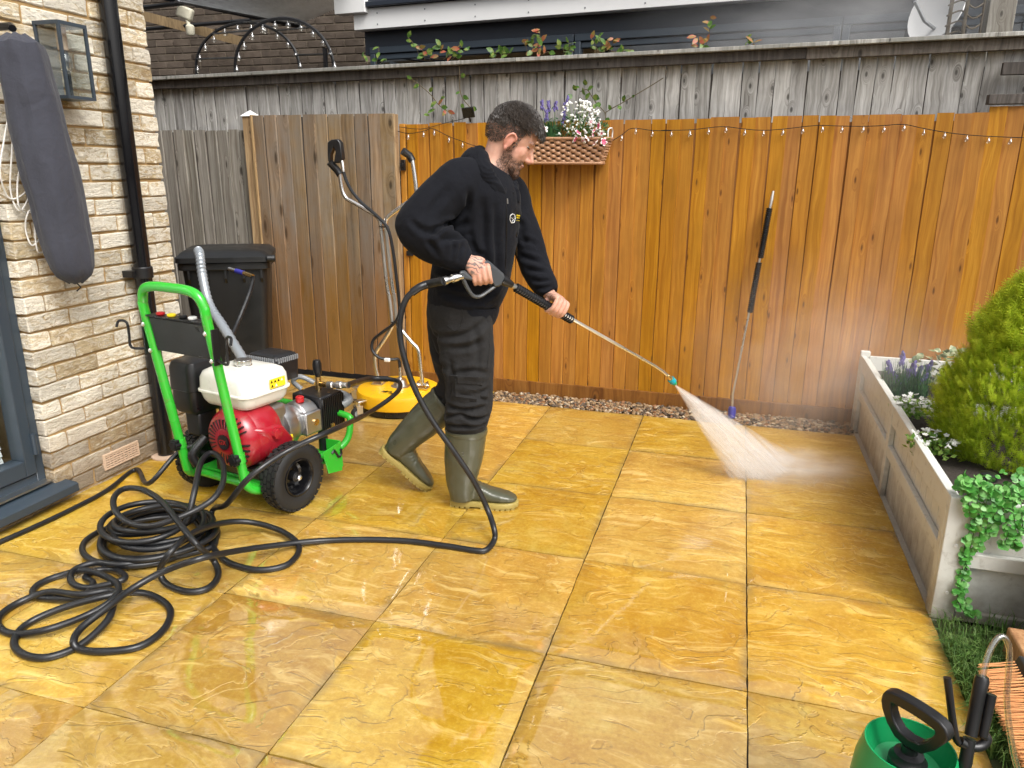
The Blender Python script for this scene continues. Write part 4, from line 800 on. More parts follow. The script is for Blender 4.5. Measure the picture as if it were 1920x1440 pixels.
# panel, nozzle caps, hooks, knobs
def HL(a, s): return W(a, -0.170-0.1471*(s-0.29), s)    # point on the handle plane at height s
pn = MB(); pn.prism([HL(-0.155, 0.845), HL(0.155, 0.845), HL(0.155, 0.705), HL(-0.155, 0.705)], E2*0.012); panel = pn.build('control_panel', M_BLACK, wsh, 0.003)
wb2 = MB(); q = HL(0, 0.852); wb2.box(q+E2*0.012, (0.325, 0.05, 0.006), WA); wb2.build('nozzle_shelf', M_BLACK, panel)
for a_, mt in ((-0.10, M_REDP), (-0.035, M_YELP), (0.03, M_BLACK), (0.085, M_WHITEP)): MB().lathe([(0.013, 0.0), (0.017, 0.004), (0.017, 0.010), (0.012, 0.013), (0.0, 0.013)], HL(a_, 0.855)+E2*0.010, EZ, 14).build('nozzle', mt, panel)
for s in (1, -1):
    h = HL(0.178*s, 0.76)-E2*0.005
    MB().box(h+E1*0.022*s, (0.006, 0.03, 0.14), (E1, E2, EZ)).build('hook_plate', M_BLACK, wsh)
    MB().tube(spline([h+E1*0.025*s-EZ*0.05, h+E1*0.10*s-EZ*0.052-E2*0.02, h+E1*0.105*s+EZ*0.0-E2*0.02, h+E1*0.11*s+EZ*0.05-E2*0.02, h+E1*0.145*s+EZ*0.055-E2*0.03, h+E1*0.15*s+EZ*0.03-E2*0.04], 4), 0.0055, 8).build('hose_hook', M_BLACK, wsh)
    for dz in (0.055, -0.055): MB().lathe([(0.008, -0.002), (0.010, 0.006), (0.006, 0.010), (0.0, 0.010)], HL(0.178*s, 0.76+dz)-E2*0.018, -E2, 8).build('bolt', M_STEEL, wsh)
    kn = MB()
    c_ = HL(0.178*s, 0.28)-E2*0.016
    for i in range(6): an = i*math.pi/3; kn.cyl(c_+(E1*math.cos(an)+EZ*math.sin(an))*0.017, c_+(E1*math.cos(an)+EZ*math.sin(an))*0.017-E2*0.022, 0.010, seg=10)
    kn.cyl(c_, c_-E2*0.026, 0.017, seg=12); kn.build('star_knob', M_BLACK, wsh)
def text(body, name, size, mat, parent, o, ex, ey, depth=0.0006):
    cu = bpy.data.curves.new(name, 'FONT'); cu.body = body; cu.size = size; cu.extrude = depth; cu.align_x = 'CENTER'; cu.align_y = 'CENTER'
    tmp = bpy.data.objects.new('tmp', cu); link(tmp); dg = bpy.context.evaluated_depsgraph_get(); me = bpy.data.meshes.new_from_object(tmp.evaluated_get(dg)); bpy.data.objects.remove(tmp)
    ex, ey = V(ex).normalized(), V(ey).normalized(); ez = ex.cross(ey); a = verts_np(me); o = V(o)
    w_ = np.array(o)+a[:, :1]*np.array(ex)+a[:, 1:2]*np.array(ey)+a[:, 2:3]*np.array(ez); set_verts(me, w_)
    return obj_from_mesh(name, me, mat, parent)
text('GX', 'recoil_lettering', 0.03, M_REDP, wsh, RC-E2*0.0435, E1, EZ)

# ================================================================== SURFACE CLEANER
SC = np.array([-1.455, 2.69, 0.0])
sc = thing('surface_cleaner', 'round yellow rotary surface cleaner with twin steel handlebars', 'surface cleaner', SC)
MB().lathe([(0.10, 0.045), (0.245, 0.045), (0.252, 0.05), (0.255, 0.11), (0.248, 0.128), (0.225, 0.140), (0.08, 0.150), (0.0, 0.150)], SC, seg=48).build('deck', M_YELLOW, sc)
MB().lathe([(0.20, 0.008), (0.235, 0.008), (0.238, 0.044), (0.20, 0.044)], SC, seg=48).build('brush_skirt', M_BLACK, sc)
cy3 = lambda a, r, z: SC+np.array([math.cos(a)*r, math.sin(a)*r, z])
for an in (math.radians(-118), math.radians(178), math.radians(38)):
    d = cy3(an, 1, 0)-SC; s_ = np.array([-d[1], d[0], 0])
    cs = MB().box(cy3(an, 0.275, 0.102), (0.07, 0.05, 0.012), (d, s_, EZ)).build('caster_arm', M_STEEL, sc, 0.003)
    m = MB(); m.cyl(cy3(an, 0.295, 0.06), cy3(an, 0.295, 0.10), 0.016); m.box(cy3(an, 0.298, 0.055)+s_*0.019, (0.04, 0.003, 0.05), (d, s_, EZ)); m.box(cy3(an, 0.298, 0.055)-s_*0.019, (0.04, 0.003, 0.05), (d, s_, EZ)); m.build('fork', M_STEEL, cs)
    MB().lathe([(0.012, -0.014), (0.030, -0.013), (0.034, -0.006), (0.034, 0.006), (0.030, 0.013), (0.012, 0.014)], cy3(an, 0.312, 0.034), s_, 20).build('caster_wheel', M_TYRE, cs); MB().lathe([(0.0, -0.0155), (0.02, -0.015), (0.02, 0.015), (0.0, 0.0155)], cy3(an, 0.312, 0.034), s_, 16).build('caster_hub', M_SILV, cs)
SY = 2.66
def S(x, y, dy=0.0): return PY(x, y, SY+dy)
lm, rm_ = S(710, 716), S(792, 712)
for q in (lm, rm_):
    q = np.array([q[0], SY, 0.148]); m = MB(); m.box(q+EZ*0.003, (0.075, 0.06, 0.006)); m.bx(q[0]-0.03, q[0]-0.026, SY-0.02, SY+0.02, 0.152, 0.19); m.bx(q[0]+0.026, q[0]+0.03, SY-0.02, SY+0.02, 0.152, 0.19); m.cyl((q[0]-0.04, SY, 0.172), (q[0]+0.04, SY, 0.172), 0.008, seg=8); m.build('handle_bracket', M_STEEL, sc)
L_ = [np.array([lm[0], SY, 0.17])]+[S(*p) for p in ((703, 675), (707, 657), (722, 635), (735, 612), (735.5, 600), (731, 560), (725.5, 530), (714.5, 425), (711, 412), (703, 403), (662, 379), (649, 371), (642, 356), (637, 324))]
R_ = [np.array([rm_[0], SY, 0.17])]+[S(*p) for p in ((787, 672), (783, 654), (770, 640), (749, 614), (744.5, 602), (740.5, 560), (735.5, 530), (724, 428), (724, 416), (730, 405), (768, 377), (778, 369), (781, 358), (776, 318), (773, 300))]
MB().tube(spline(L_, 4), 0.0125, 10).build('handlebar', M_STEEL, sc); MB().tube(spline(R_, 4), 0.0125, 10).build('handlebar', M_STEEL, sc)
MB().tube([S(638, 328), S(632, 319), S(618, 304, -0.03)], 0.021, 12).build('grip', M_BLACK, sc); MB().tube([S(773, 302), S(768, 292), S(755, 283, -0.03)], 0.021, 12).build('grip', M_BLACK, sc)
m = MB(); m.prism([S(x, y, -0.03) for x, y in ((617, 267), (624, 262), (636, 261), (641, 268), (645, 300), (642, 300), (637, 306), (629, 306), (632, 285), (628, 275), (622, 290), (622, 305), (618, 303), (617, 285))], (0, 0.04, 0)); m.build('trigger_gun', M_BLACK, sc, 0.005)
MB().tube([S(640, 298, -0.03), S(642, 306, -0.03), S(644, 322, -0.03)], [0.008, 0.011, 0.011], 10).build('gun_coupling', M_STEEL, sc)
hs_ = [S(644, 322, -0.03), S(650, 340, -0.03), S(661, 360, -0.03), S(680, 382, -0.03), S(698, 397, -0.03), S(716, 414, -0.03), S(728, 430, -0.03), S(737, 470, -0.03), S(744, 525, -0.03), S(748, 560, -0.03), S(748, 590, -0.03), S(737, 608, -0.03), S(717, 623, -0.04), S(700, 638, -0.05), S(698, 656, -0.06), S(712, 671, -0.06), S(735, 674, -0.03), S(747, 674), S(750, 690)]
MB().tube(spline(hs_, 5), 0.0095, 8).build('feed_hose', M_RUBBER, sc)
MB().tube([S(750, 688), S(751, 712), np.array([S(751, 712)[0], SY, 0.15])], [0.009, 0.011, 0.02], 10).build('swivel', M_STEEL, sc); MB().lathe([(0.06, 0.150), (0.045, 0.156), (0.035, 0.19), (0.02, 0.2), (0.0, 0.2)], (S(751, 712)[0], SY, 0), seg=16).build('swivel_housing', M_STEEL, sc)
MB().box(S(726, 675, -0.062), (0.035, 0.02, 0.022)).build('cable_tag', M_WHITEP, sc, 0.004)
for q in ((716, 425), (738, 604)): MB().box(S(q[0]+4, q[1]), (0.05, 0.03, 0.006)).build('cable_tie', M_BLACK, sc)
ln_ = np.array([-0.285, 0.958, 0]); text('TUF', 'deck_lettering', 0.055, M_BLACK, sc, SC+np.array([0.02, -0.165, 0.1475]), (-0.96, 0.28, 0), (-0.28, -0.955, 0.07), 0.0012)
text('ROTARY CLEANER', 'deck_lettering', 0.018, M_BLACK, sc, SC+np.array([0.0, -0.115, 0.1495]), (-0.96, 0.28, 0), (-0.28, -0.957, 0.05), 0.0012) if False else None

# ================================================================== SPARE LANCE leaning on the fence
def FL(x, y):
    f = (785-y)/(785-358); return PY(x, y, 3.075+0.115*f)
sp_ = thing('spare_lance', 'long spare spray lance with ribbed black grips leaning on the orange fence', 'spray lance', FL(1371, 784))
MB().tube([FL(1450, 358), FL(1447, 374), FL(1444, 388)], [0.006, 0.010, 0.0085], 10).build('steel_tip', M_STEEL, sp_)
MB().tube([FL(1444, 388), FL(1374, 739), FL(1373, 764)], 0.0068, 10).build('tube', M_STEEL, sp_)
def ribbed(a, b, r0, r1, n, name, parent):
    a, b = np.array(a), np.array(b); m = MB(); P = []; r = []
    for i in range(n*4+1):
        P.append(a+(b-a)*i/(n*4)); r.append(r1 if i % 4 in (1, 2) else r0)
    m.tube(P, r, 14); return m.build(name, M_BLACK, parent)
ribbed(FL(1443, 390), FL(1426, 484), 0.0135, 0.0185, 24, 'grip', sp_); ribbed(FL(1423, 492), FL(1406, 586), 0.0135, 0.0185, 24, 'grip', sp_)
MB().lathe([(0.012, 0.0), (0.022, 0.008), (0.023, 0.06), (0.018, 0.072), (0.008, 0.075)], FL(1371, 785), FL(1373, 764)-FL(1371, 785), 16).build('turbo_nozzle', M_BLUEP, sp_)
# ================================================================== LANCE IN HAND
def LNn(x): return 1.445+(x-900)/362.0*0.465
def LP(x, y, dn=0.0): return M(x, y, LNn(x)+dn)
pl = thing('pressure_lance', 'black trigger gun and steel lance held by the man, spraying water', 'spray lance', LP(900, 512))
def gp(cx, cy): return 840+cx/7.385, 450+cy/7.385      # detail-crop pixel -> photo pixel
def gun_prism(pts, th, name, bev=0.004, mat=M_BLACK):
    m = MB(); P = [LP(*gp(*q)) for q in pts]; m.prism(P, HP*th); return m.build(name, mat, pl, bev)
M_GUN = plain('dark_grey_gun_plastic', (0.050, 0.055, 0.060), 0.42, var=0.15, scale=60, bump=0.2)
gun_prism([(500, 300), (535, 275), (575, 300), (770, 470), (800, 520), (745, 610), (700, 640), (650, 645), (628, 600), (600, 540), (560, 420)], 0.034, 'gun_body', 0.006, M_GUN)
gun_prism([(150, 440), (200, 418), (240, 430), (330, 505), (600, 430), (620, 520), (600, 560), (330, 560), (240, 540), (190, 520)], 0.030, 'gun_handle', 0.008, M_GUN)
MB().tube(spline([LP(*gp(*q)) for q in ((205, 520), (240, 610), (290, 700), (340, 765), (395, 785), (460, 770), (550, 710), (650, 640))], 5), 0.0075, 8, rb=0.010).build('trigger_guard', M_GUN, pl)
gun_prism([(560, 590), (620, 540), (640, 600), (600, 640), (560, 620)], 0.014, 'trigger', 0.004)
MB().tube([LP(*gp(*q)) for q in ((745, 545), (790, 570), (885, 622))], [0.020, 0.020, 0.013], 14).build('gun_collar', M_BLACK, pl)
tube_ = [LP(*gp(870, 615)), LP(1235, 690), LP(1252, 704), LP(1258, 710)]
MB().tube([tube_[0]]+[tube_[0]*(1-t)+tube_[1]*t for t in (0.5, 0.97)]+[LP(1241, 695)]+tube_[2:], 0.0072, 12).build('steel_tube', M_STEEL, pl)
MB().tube([LP(*gp(880, 620)), LP(*gp(960, 665))], 0.0105, 6).build('hex_union', M_STEEL, pl)
ribbed(LP(*gp(935, 655)), LP(*gp(1720, 1110)), 0.0145, 0.0190, 26, 'foregrip', pl)
nz0, nz1 = LP(1252, 704), LP(1266, 720)
MB().tube([nz0, nz0*0.6+nz1*0.4], [0.010, 0.012], 12).build('nozzle_socket', M_BRASS, pl); MB().tube([nz0*0.6+nz1*0.4, nz0*0.25+nz1*0.75], 0.0165, 14).build('nozzle_collar', M_TEALP, pl); MB().tube([nz0*0.25+nz1*0.75, nz1], [0.014, 0.010], 12).build('nozzle_tip', M_SPRAYG, pl)
MB().tube([LP(*gp(195, 500)), LP(*gp(130, 515)), LP(*gp(125, 517)), LP(*gp(60, 535)), LP(*gp(55, 537)), LP(*gp(5, 550)), LP(*gp(-20, 556)), LP(*gp(-60, 570))], [0.013, 0.013, 0.016, 0.016, 0.0125, 0.0125, 0.0165, 0.0165], 12).build('hose_coupling', M_STEEL, pl)
HOSE_GUN = LP(*gp(-50, 566))

# ================================================================== PERSON
pe = thing('person', 'bearded man in black hoodie, black cargo trousers and olive wellington boots', 'person', (-0.55, 1.55, 0))
def loft(mb, rows, seg=18, n=4, ref=HP):
    """rows: (px, py, plane, radius in view, radius in depth); smooth elliptical tube through them."""
    P = [np.concatenate([M(r[0], r[1], r[2]), r[3:5]]) for r in rows]; P = spline(P, n); pts = [p[:3] for p in P]
    mb.tube(pts, [p[4] for p in P], seg, ref=ref, rb=[p[3] for p in P]); return mb
# head frame
HC = M(964, 247, 1.665); hpit = math.radians(33); hF = RH*math.cos(hpit)-EZ*math.sin(hpit); hU = RH*math.sin(hpit)+EZ*math.cos(hpit); hS = HP    # hS = his left (away from us)
HAX = (hF, hS, hU)
def Hd(a, b, c): return HC+hF*a+hS*b+hU*c
body = MB()
body.ell(Hd(-0.004, 0, 0.0), (0.098, 0.076, 0.100), HAX, 20, 14); body.ell(Hd(0.042, 0, -0.055), (0.054, 0.060, 0.085), HAX, 16, 12); body.ell(Hd(0.044, 0, -0.105), (0.052, 0.052, 0.036), HAX, 16, 10)
body.ell(Hd(0.083, 0, -0.125), (0.020, 0.026, 0.020), HAX); body.ell(Hd(0.078, 0, -0.002), (0.019, 0.052, 0.013), HAX)
body.tube([Hd(0.088, 0, -0.010), Hd(0.102, 0, -0.035), Hd(0.119, 0, -0.058), Hd(0.107, 0, -0.069)], [0.009, 0.0095, 0.0115, 0.009], 10); 
for s in (1, -1):
    body.ell(Hd(0.102, 0.012*s, -0.064), (0.010, 0.008, 0.008), HAX, 8, 6); body.ell(Hd(0.055, 0.037*s, -0.050), (0.030, 0.022, 0.032), HAX, 10, 8)
    body.tube(spline([Hd(-0.004, 0.078*s, -0.066), Hd(-0.010, 0.087*s, -0.048), Hd(-0.008, 0.092*s, -0.024), Hd(0.006, 0.090*s, -0.010), Hd(0.022, 0.084*s, -0.018), Hd(0.022, 0.079*s, -0.032)], 4), 0.0052, 8)
    body.ell(Hd(0.005, 0.080*s, -0.040), (0.017, 0.007, 0.028), HAX, 10, 8); body.ell(Hd(0.004, 0.082*s, -0.069), (0.008, 0.006, 0.010), HAX, 8, 6)
body.ell(Hd(0.092, 0, -0.089), (0.013, 0.024, 0.0065), HAX, 10, 8); body.ell(Hd(0.089, 0, -0.101), (0.012, 0.022, 0.0065), HAX, 10, 8)
loft(body, [(945, 262, 1.665, 0.062, 0.062), (938, 285, 1.665, 0.060, 0.060), (930, 306, 1.665, 0.064, 0.068), (920, 325, 1.67, 0.085, 0.12), (900, 370, 1.67, 0.11, 0.16), (890, 440, 1.67, 0.11, 0.145), (880, 510, 1.67, 0.11, 0.135), (868, 570, 1.67, 0.115, 0.145), (864, 600, 1.67, 0.11, 0.14)])
SHR, ELR, WRR = (858, 338, 1.515), (778, 428, 1.430), (873, 488, 1.438)
SHL, ELL, WRL = (945, 352, 1.835), (993, 470, 1.780), (1031, 553, 1.658)
def seg2(a, b, ra, rb_): return [(*a, ra, ra), (a[0]*.5+b[0]*.5, a[1]*.5+b[1]*.5, a[2]*.5+b[2]*.5, (ra+rb_)/2*1.03, (ra+rb_)/2*1.03), (*b, rb_, rb_)]
loft(body, [(905, 335, 1.60, 0.05, 0.05)]+seg2(SHR, ELR, 0.056, 0.042)); loft(body, seg2(ELR, WRR, 0.042, 0.026)); loft(body, [(925, 340, 1.75, 0.05, 0.05)]+seg2(SHL, ELL, 0.055, 0.041)); loft(body, seg2(ELL, WRL, 0.041, 0.026))
HIR, KNR, ANR = (870, 598, 1.60), (883, 722, 1.575), (862, 915, 1.595)
HIL, KNL, ANL = (862, 595, 1.745), (878, 716, 1.745), (748, 836, 1.760)
loft(body, seg2(HIR, KNR, 0.080, 0.055)); loft(body, seg2(KNR, ANR, 0.055, 0.036)); loft(body, seg2(HIL, KNL, 0.080, 0.055)); loft(body, seg2(KNL, ANL, 0.055, 0.036))
# hands: fingers close round a bar through P along a (towards the index), palm on side b, fingers running over side c
def grip_hand(mb, P, a, b, c, R, wrist, thumb):
    a = np.array(a)/np.linalg.norm(a); b = np.array(b); b = b-a*(a@b); b /= np.linalg.norm(b); c = np.array(c); c = c-a*(a@c)-b*(b@c); c /= np.linalg.norm(c)
    def at(off, phi, rad): ph = math.radians(phi); return P+a*off+(b*math.cos(ph)+c*math.sin(ph))*rad
    kn = []
    for off, L, rf in ((0.031, 1.0, 0.0094), (0.0105, 1.06, 0.0098), (-0.0100, 1.0, 0.0094), (-0.0290, 0.84, 0.0084)):
        k0 = at(off*0.96, 18, R+0.026); kn.append(k0); pts = [at(off*0.9, -18, R+0.020), k0, at(off, 58, R+0.016), at(off, 96, R+rf+0.003), at(off*1.0, 96+62*L, R+rf), at(off*1.0, 96+110*L, R+rf-0.001)]
        mb.tube(spline(pts, 4), list(np.interp(np.linspace(0, 1, 21), [0, 0.2, 0.45, 0.8, 1.0], [rf*1.05, rf*1.16, rf*1.0, rf*0.95, rf*0.72])), 10)
        mb.ell(pts[-1], rf*0.80, nu=8, nv=6)
    km = sum(kn)/4; w = np.array(wrist); t = km-w; L = np.linalg.norm(t); t /= L; nb = np.cross(a, t); nb /= np.linalg.norm(nb)
    rows = [(w-t*0.02, 0.027, 0.021), (w+t*L*0.25, 0.031, 0.021), (w+t*L*0.55, 0.039, 0.020), (w+t*L*0.85, 0.042, 0.017), (km, 0.040, 0.012)]
    pts = spline([np.array([*p, x, y]) for p, x, y in rows], 4); mb.tube([p[:3] for p in pts], [p[3] for p in pts], 14, ref=a, rb=[p[4] for p in pts])
    th = [w+t*0.02+a*0.018, at(0.028, -50, R+0.024)]+[at(o_, ph, R+0.0135) for o_, ph in thumb]
    mb.tube(spline(th, 5), list(np.interp(np.linspace(0, 1, len(spline(th, 5))), [0, 0.3, 0.7, 1], [0.014, 0.0145, 0.0115, 0.0085])), 10); mb.ell(th[-1], 0.0088, nu=8, nv=6)
    return km
PR_ = LP(*gp(470, 505)); aR = RH*0.97+EZ*0.16
kR = grip_hand(body, PR_, aR, EZ*1.0-HP*0.35-RH*0.1, -HP, 0.017, M(*WRR), [(0.030, -115), (0.034, -160)])
PL_ = LP(1041, 577); dL = LP(1070, 593)-LP(1000, 553); dL /= np.linalg.norm(dL)
kL = grip_hand(body, PL_, -dL, EZ*0.9+RH*0.35-HP*0.2, -HP, 0.0185, M(*WRL), [(0.034, -105), (0.048, -150)])
bme = remesh(body, 0.0036, 3, 0.45)
co = verts_np(bme); rel = co-HC; hx, hy, hz = rel@hF, rel@hS, rel@hU; near = np.linalg.norm(rel+hU*0.05, axis=1) < 0.19
tint = np.zeros((len(co), 3))
def sm(x, a, b): return np.clip((x-a)/(b-a), 0, 1)
beard = near*np.clip(sm(-hz, 0.070, 0.100)*sm(hx, -0.004, 0.03)*sm(-hz, 0.05, 0.08)*1.0 + sm(-hz, 0.045, 0.07)*np.exp(-((hx-0.026)/0.016)**2), 0, 1)
beard *= 1-0.85*np.exp(-((hx-0.100)/0.012)**2-((hz+0.094)/0.008)**2-(hy/0.020)**2)                  # lips stay bare
moust = near*np.exp(-((hz+0.079)/0.006)**2)*sm(hx, 0.07, 0.085)
stub = near*np.clip(sm(np.abs(hy), 0.066, 0.070)*0+0, 0, 1)
brow = near*np.exp(-((hz+0.000)/0.0048)**2)*sm(hx, 0.062, 0.072)*(np.abs(hy) > 0.012)*(np.abs(hy) < 0.052)
scalp = near*np.clip(sm(hz, -0.035, 0.0)*sm(-hx, -0.055, -0.03)+sm(-hx, 0.01, 0.03)*sm(hz, -0.085, -0.05), 0, 1)
tint[:, 0] = np.clip(np.maximum.reduce([beard, moust*0.8, brow*0.9, scalp*0.8]), 0, 1)*(np.abs(hy) < 0.079)
tint[:, 1] = near*np.maximum.reduce([0.75*(np.abs(hy) > 0.076)*(hx < 0.04), 0.8*np.exp(-((hx-0.1)/0.012)**2-((hz+0.094)/0.008)**2), 0.4*np.exp(-((hx-0.11)/0.02)**2-((hz+0.06)/0.014)**2), 0.35*np.exp(-((hx-0.055)/0.03)**2-((hz+0.05)/0.03)**2)])
for k_, w_ in ((kR, M(*WRR)), (kL, M(*WRL))):
    dk = np.linalg.norm(co-(0.5*k_+0.5*w_), axis=1); tint[:, 2] = np.maximum(tint[:, 2], sm(-dk, -0.052, -0.036)*(1.0 if k_ is kR else 0.75)*(((co-PR_)@EZ > 0.010) if k_ is kR else 1))
    tint[:, 1] = np.maximum(tint[:, 1], 0.45*np.exp(-(np.linalg.norm(co-k_, axis=1)/0.035)**2))
tint[:, 0] *= 1-((hz > -0.06) & (hx > 0.04) & (hz < -0.008)); color_attr(bme, 'tint', tint)
obj_from_mesh('body', bme, M_SKIN, pe)
for s in (1, -1): MB().ell(Hd(0.0712, 0.032*s, -0.019), (0.0105, 0.0125, 0.0065), HAX, 10, 8).build('eye', M_EYE, pe); MB().tube(spline([Hd(0.080, 0.020*s, -0.020), Hd(0.0855, 0.031*s, -0.0225), Hd(0.077, 0.043*s, -0.021)], 4), 0.0018, 5).build('eyelash', M_HAIR, pe)
# hair and beard: cap plus many short locks
def hair_ok(p):
    x, y, z = p
    if z > 0.042+0.25*max(0, x-0.05)*0: return x < 0.097 or z > 0.05
    if x > 0.050: return z > 0.036 and x < 0.10
    if -0.002 < x <= 0.050 and z > -0.012+(0.0 if x < 0.04 else 0.03): return True
    if 0.020 < x < 0.038 and z > -0.052: return True
    if x <= -0.002: return z > np.interp(x, [-0.10, -0.05, -0.016, -0.002], [-0.066, -0.074, -0.050, -0.012])
    return False
cap = MB(); cap.ell((0, 0, 0), 1.0, nu=40, nv=30); cv = []; keep = []
for p in cap.v:
    top = max(0, p[2]); q = np.array([p[0]*0.101-0.005, p[1]*0.0785, p[2]*0.103]); k = 1+0.02+0.05*sm(q[2], 0.0, 0.07)+0.05*sm(q[0], 0.03, 0.09)*sm(q[2], 0.01, 0.04)
    k += 0.030*mnoise.noise(Vector(q*42))*sm(q[2], 0.0, 0.05)+0.008*mnoise.noise(Vector(q*90)); keep.append(hair_ok(q) and q[2] > (0.012 if q[0] > -0.03 else -0.012)); cv.append(Hd(*(q*k)))
hm = MB(); fs = [f for f in cap.f if all(keep[i] for i in f)]; hm.add(cv, fs)
hair = hm.build('hair', M_HAIR, pe)
def locks(n, sampler, name, mat, parent, L0, L1, wid, curl, base_dir):
    m = MB(); c = 0
    while c < n:
        q, nr, L = sampler()
        if q is None: continue
        c += 1; L *= rng.uniform(L0, L1); t1 = rng.standard_normal(3); t1 -= nr*(t1@nr); t1 /= np.linalg.norm(t1)+1e-9
        d = base_dir(q, nr)*1.0+t1*0.30; d = d-nr*(d@nr)*0.5; d /= np.linalg.norm(d)+1e-9; sd2 = np.cross(nr, d); pts = []; ph = rng.uniform(0, 6.28)
        for i in range(5):
            u = i/4; pts.append(q+nr*(0.0015+L*(0.34 if q[2] > 0.03 else 0.16)*math.sin(u*2.6))+d*L*u*0.8+sd2*curl*L*math.sin(ph+u*4.5))
        w = [wid*0.9, wid, wid*0.9, wid*0.7, wid*0.15]; vs = []
        for p, ww in zip(pts, w): W2 = Hd(*(p-sd2*ww)), Hd(*(p+sd2*ww)), Hd(*(p+nr*ww*0.9)); vs += list(W2)
        fs = []
        for i in range(4):
            o = i*3
            for j in range(3): fs.append((o+j, o+(j+1) % 3, o+3+(j+1) % 3, o+3+j))
        m.add(vs, fs)
    return m.build(name, mat, parent)
def samp_hair():
    v = rng.standard_normal(3); v /= np.linalg.norm(v); q = np.array([v[0]*0.101-0.005, v[1]*0.0785, v[2]*0.103])
    if not hair_ok(q): return None, None, None
    long = float(sm(q[2], -0.005, 0.05)); k = 1+0.008+0.028*long; nr = np.array([v[0]/0.101, v[1]/0.0785, v[2]/0.103]); nr /= np.linalg.norm(nr); return q*k, nr, 0.006+0.021*long+0.010*float(sm(q[0], 0.05, 0.09))*long
locks(4600, samp_hair, 'hair_locks', M_HAIRL, hair, 0.8, 1.5, 0.0012, 0.10, lambda q, nr: np.array([0.7, 0, -0.55]) if q[2] > 0.01 else np.array([-0.25, 0, -0.9]))
bvh_co = co[near]; bmask = np.clip(beard[near]*1.0+moust[near], 0, 1); bn_ = norms_np(bme)[near]; ids = np.where((bmask > 0.35))[0]
def samp_beard():
    i = rng.choice(ids)
    if rng.random() > bmask[i]: return None, None, None
    r_ = bvh_co[i]-HC; q = np.array([r_@hF, r_@hS, r_@hU]); n_ = bn_[i]; nr = np.array([n_@hF, n_@hS, n_@hU]); L = 0.006+0.012*float(sm(-q[2], 0.10, 0.135))*float(sm(q[0], 0.03, 0.07)); return q, nr/np.linalg.norm(nr), L
locks(1500, samp_beard, 'beard', M_BEARD, pe, 0.7, 1.3, 0.0010, 0.15, lambda q, nr: np.array([0.25, 0, -0.95]))

# ---- hoodie
hd_ = MB()
loft(hd_, [(926, 306, 1.668, 0.078, 0.085), (917, 322, 1.668, 0.118, 0.150), (908, 345, 1.670, 0.148, 0.188), (900, 380, 1.675, 0.163, 0.192), (894, 430, 1.680, 0.165, 0.180), (889, 480, 1.682, 0.162, 0.172), (880, 525, 1.680, 0.156, 0.172), (871, 558, 1.678, 0.150, 0.172), (867, 577, 1.676, 0.140, 0.160)], 28)
loft(hd_, [(895, 335, 1.585, 0.085, 0.08), (860, 342, 1.525, 0.088, 0.082), (828, 372, 1.492, 0.084, 0.080), (799, 402, 1.450, 0.080, 0.076), (780, 425, 1.434, 0.078, 0.074), (781, 440, 1.430, 0.074, 0.072)], 20)
loft(hd_, [(776, 424, 1.432, 0.066, 0.066), (782, 437, 1.430, 0.078, 0.072), (806, 452, 1.432, 0.078, 0.070), (838, 468, 1.435, 0.068, 0.062), (862, 481, 1.437, 0.056, 0.052), (873, 487, 1.438, 0.044, 0.042), (878, 489.5, 1.438, 0.036, 0.034)], 20)
loft(hd_, [(925, 345, 1.76, 0.085, 0.08), (950, 362, 1.825, 0.085, 0.080), (970, 410, 1.812, 0.078, 0.076), (988, 455, 1.792, 0.070, 0.070), (1000, 488, 1.755, 0.064, 0.064), (1014, 518, 1.712, 0.058, 0.057), (1026, 542, 1.674, 0.047, 0.046), (1030, 550, 1.662, 0.038, 0.037)], 20)
hme = remesh(hd_, 0.0065, 5, 0.5); co2 = verts_np(hme); nn = norms_np(hme)
eR, wR_, sR = M(*ELR), M(*WRR), M(*SHR); eL, wL_, sL = M(*ELL), M(*WRL), M(*SHL)
def fold(c, center, axis, wl, amp, rad, seed, skew=0.9):
    axis = np.array(axis)/np.linalg.norm(axis); d = c-center; s = d@axis; r2 = np.linalg.norm(d, axis=1); n_ = fbm(c, 6.0, seed, 2); w_ = np.sin(2*math.pi*(s+skew*n_*0.075)/wl); return amp*np.exp(-(r2/rad)**2)*(1-2.0*np.abs(w_)**0.7)*(0.55+0.9*np.clip(fbm(c, 9.0, seed+31, 1)+0.4, 0, 1))
disp = 0.015*fbm(co2, 4.5, 3.1, 2)+0.0030*fbm(co2, 12, 8.2, 2)
_bv = {}
def surf(x, y, me=None, eps=0.0025):                 # point of a garment seen at a photo pixel
    from mathutils.bvhtree import BVHTree
    me = me or hme; key = me.name
    if key not in _bv: _bv[key] = BVHTree.FromPolygons([v.co[:] for v in me.vertices], [p.vertices[:] for p in me.polygons])
    d = ray(x, y); d = d/np.linalg.norm(d); h = _bv[key].ray_cast(V(CAM), V(d))
    return None if h[0] is None else np.array(h[0])-d*eps
def on(pts, **k): return [p for p in (surf(*q, **k) for q in pts) if p is not None]
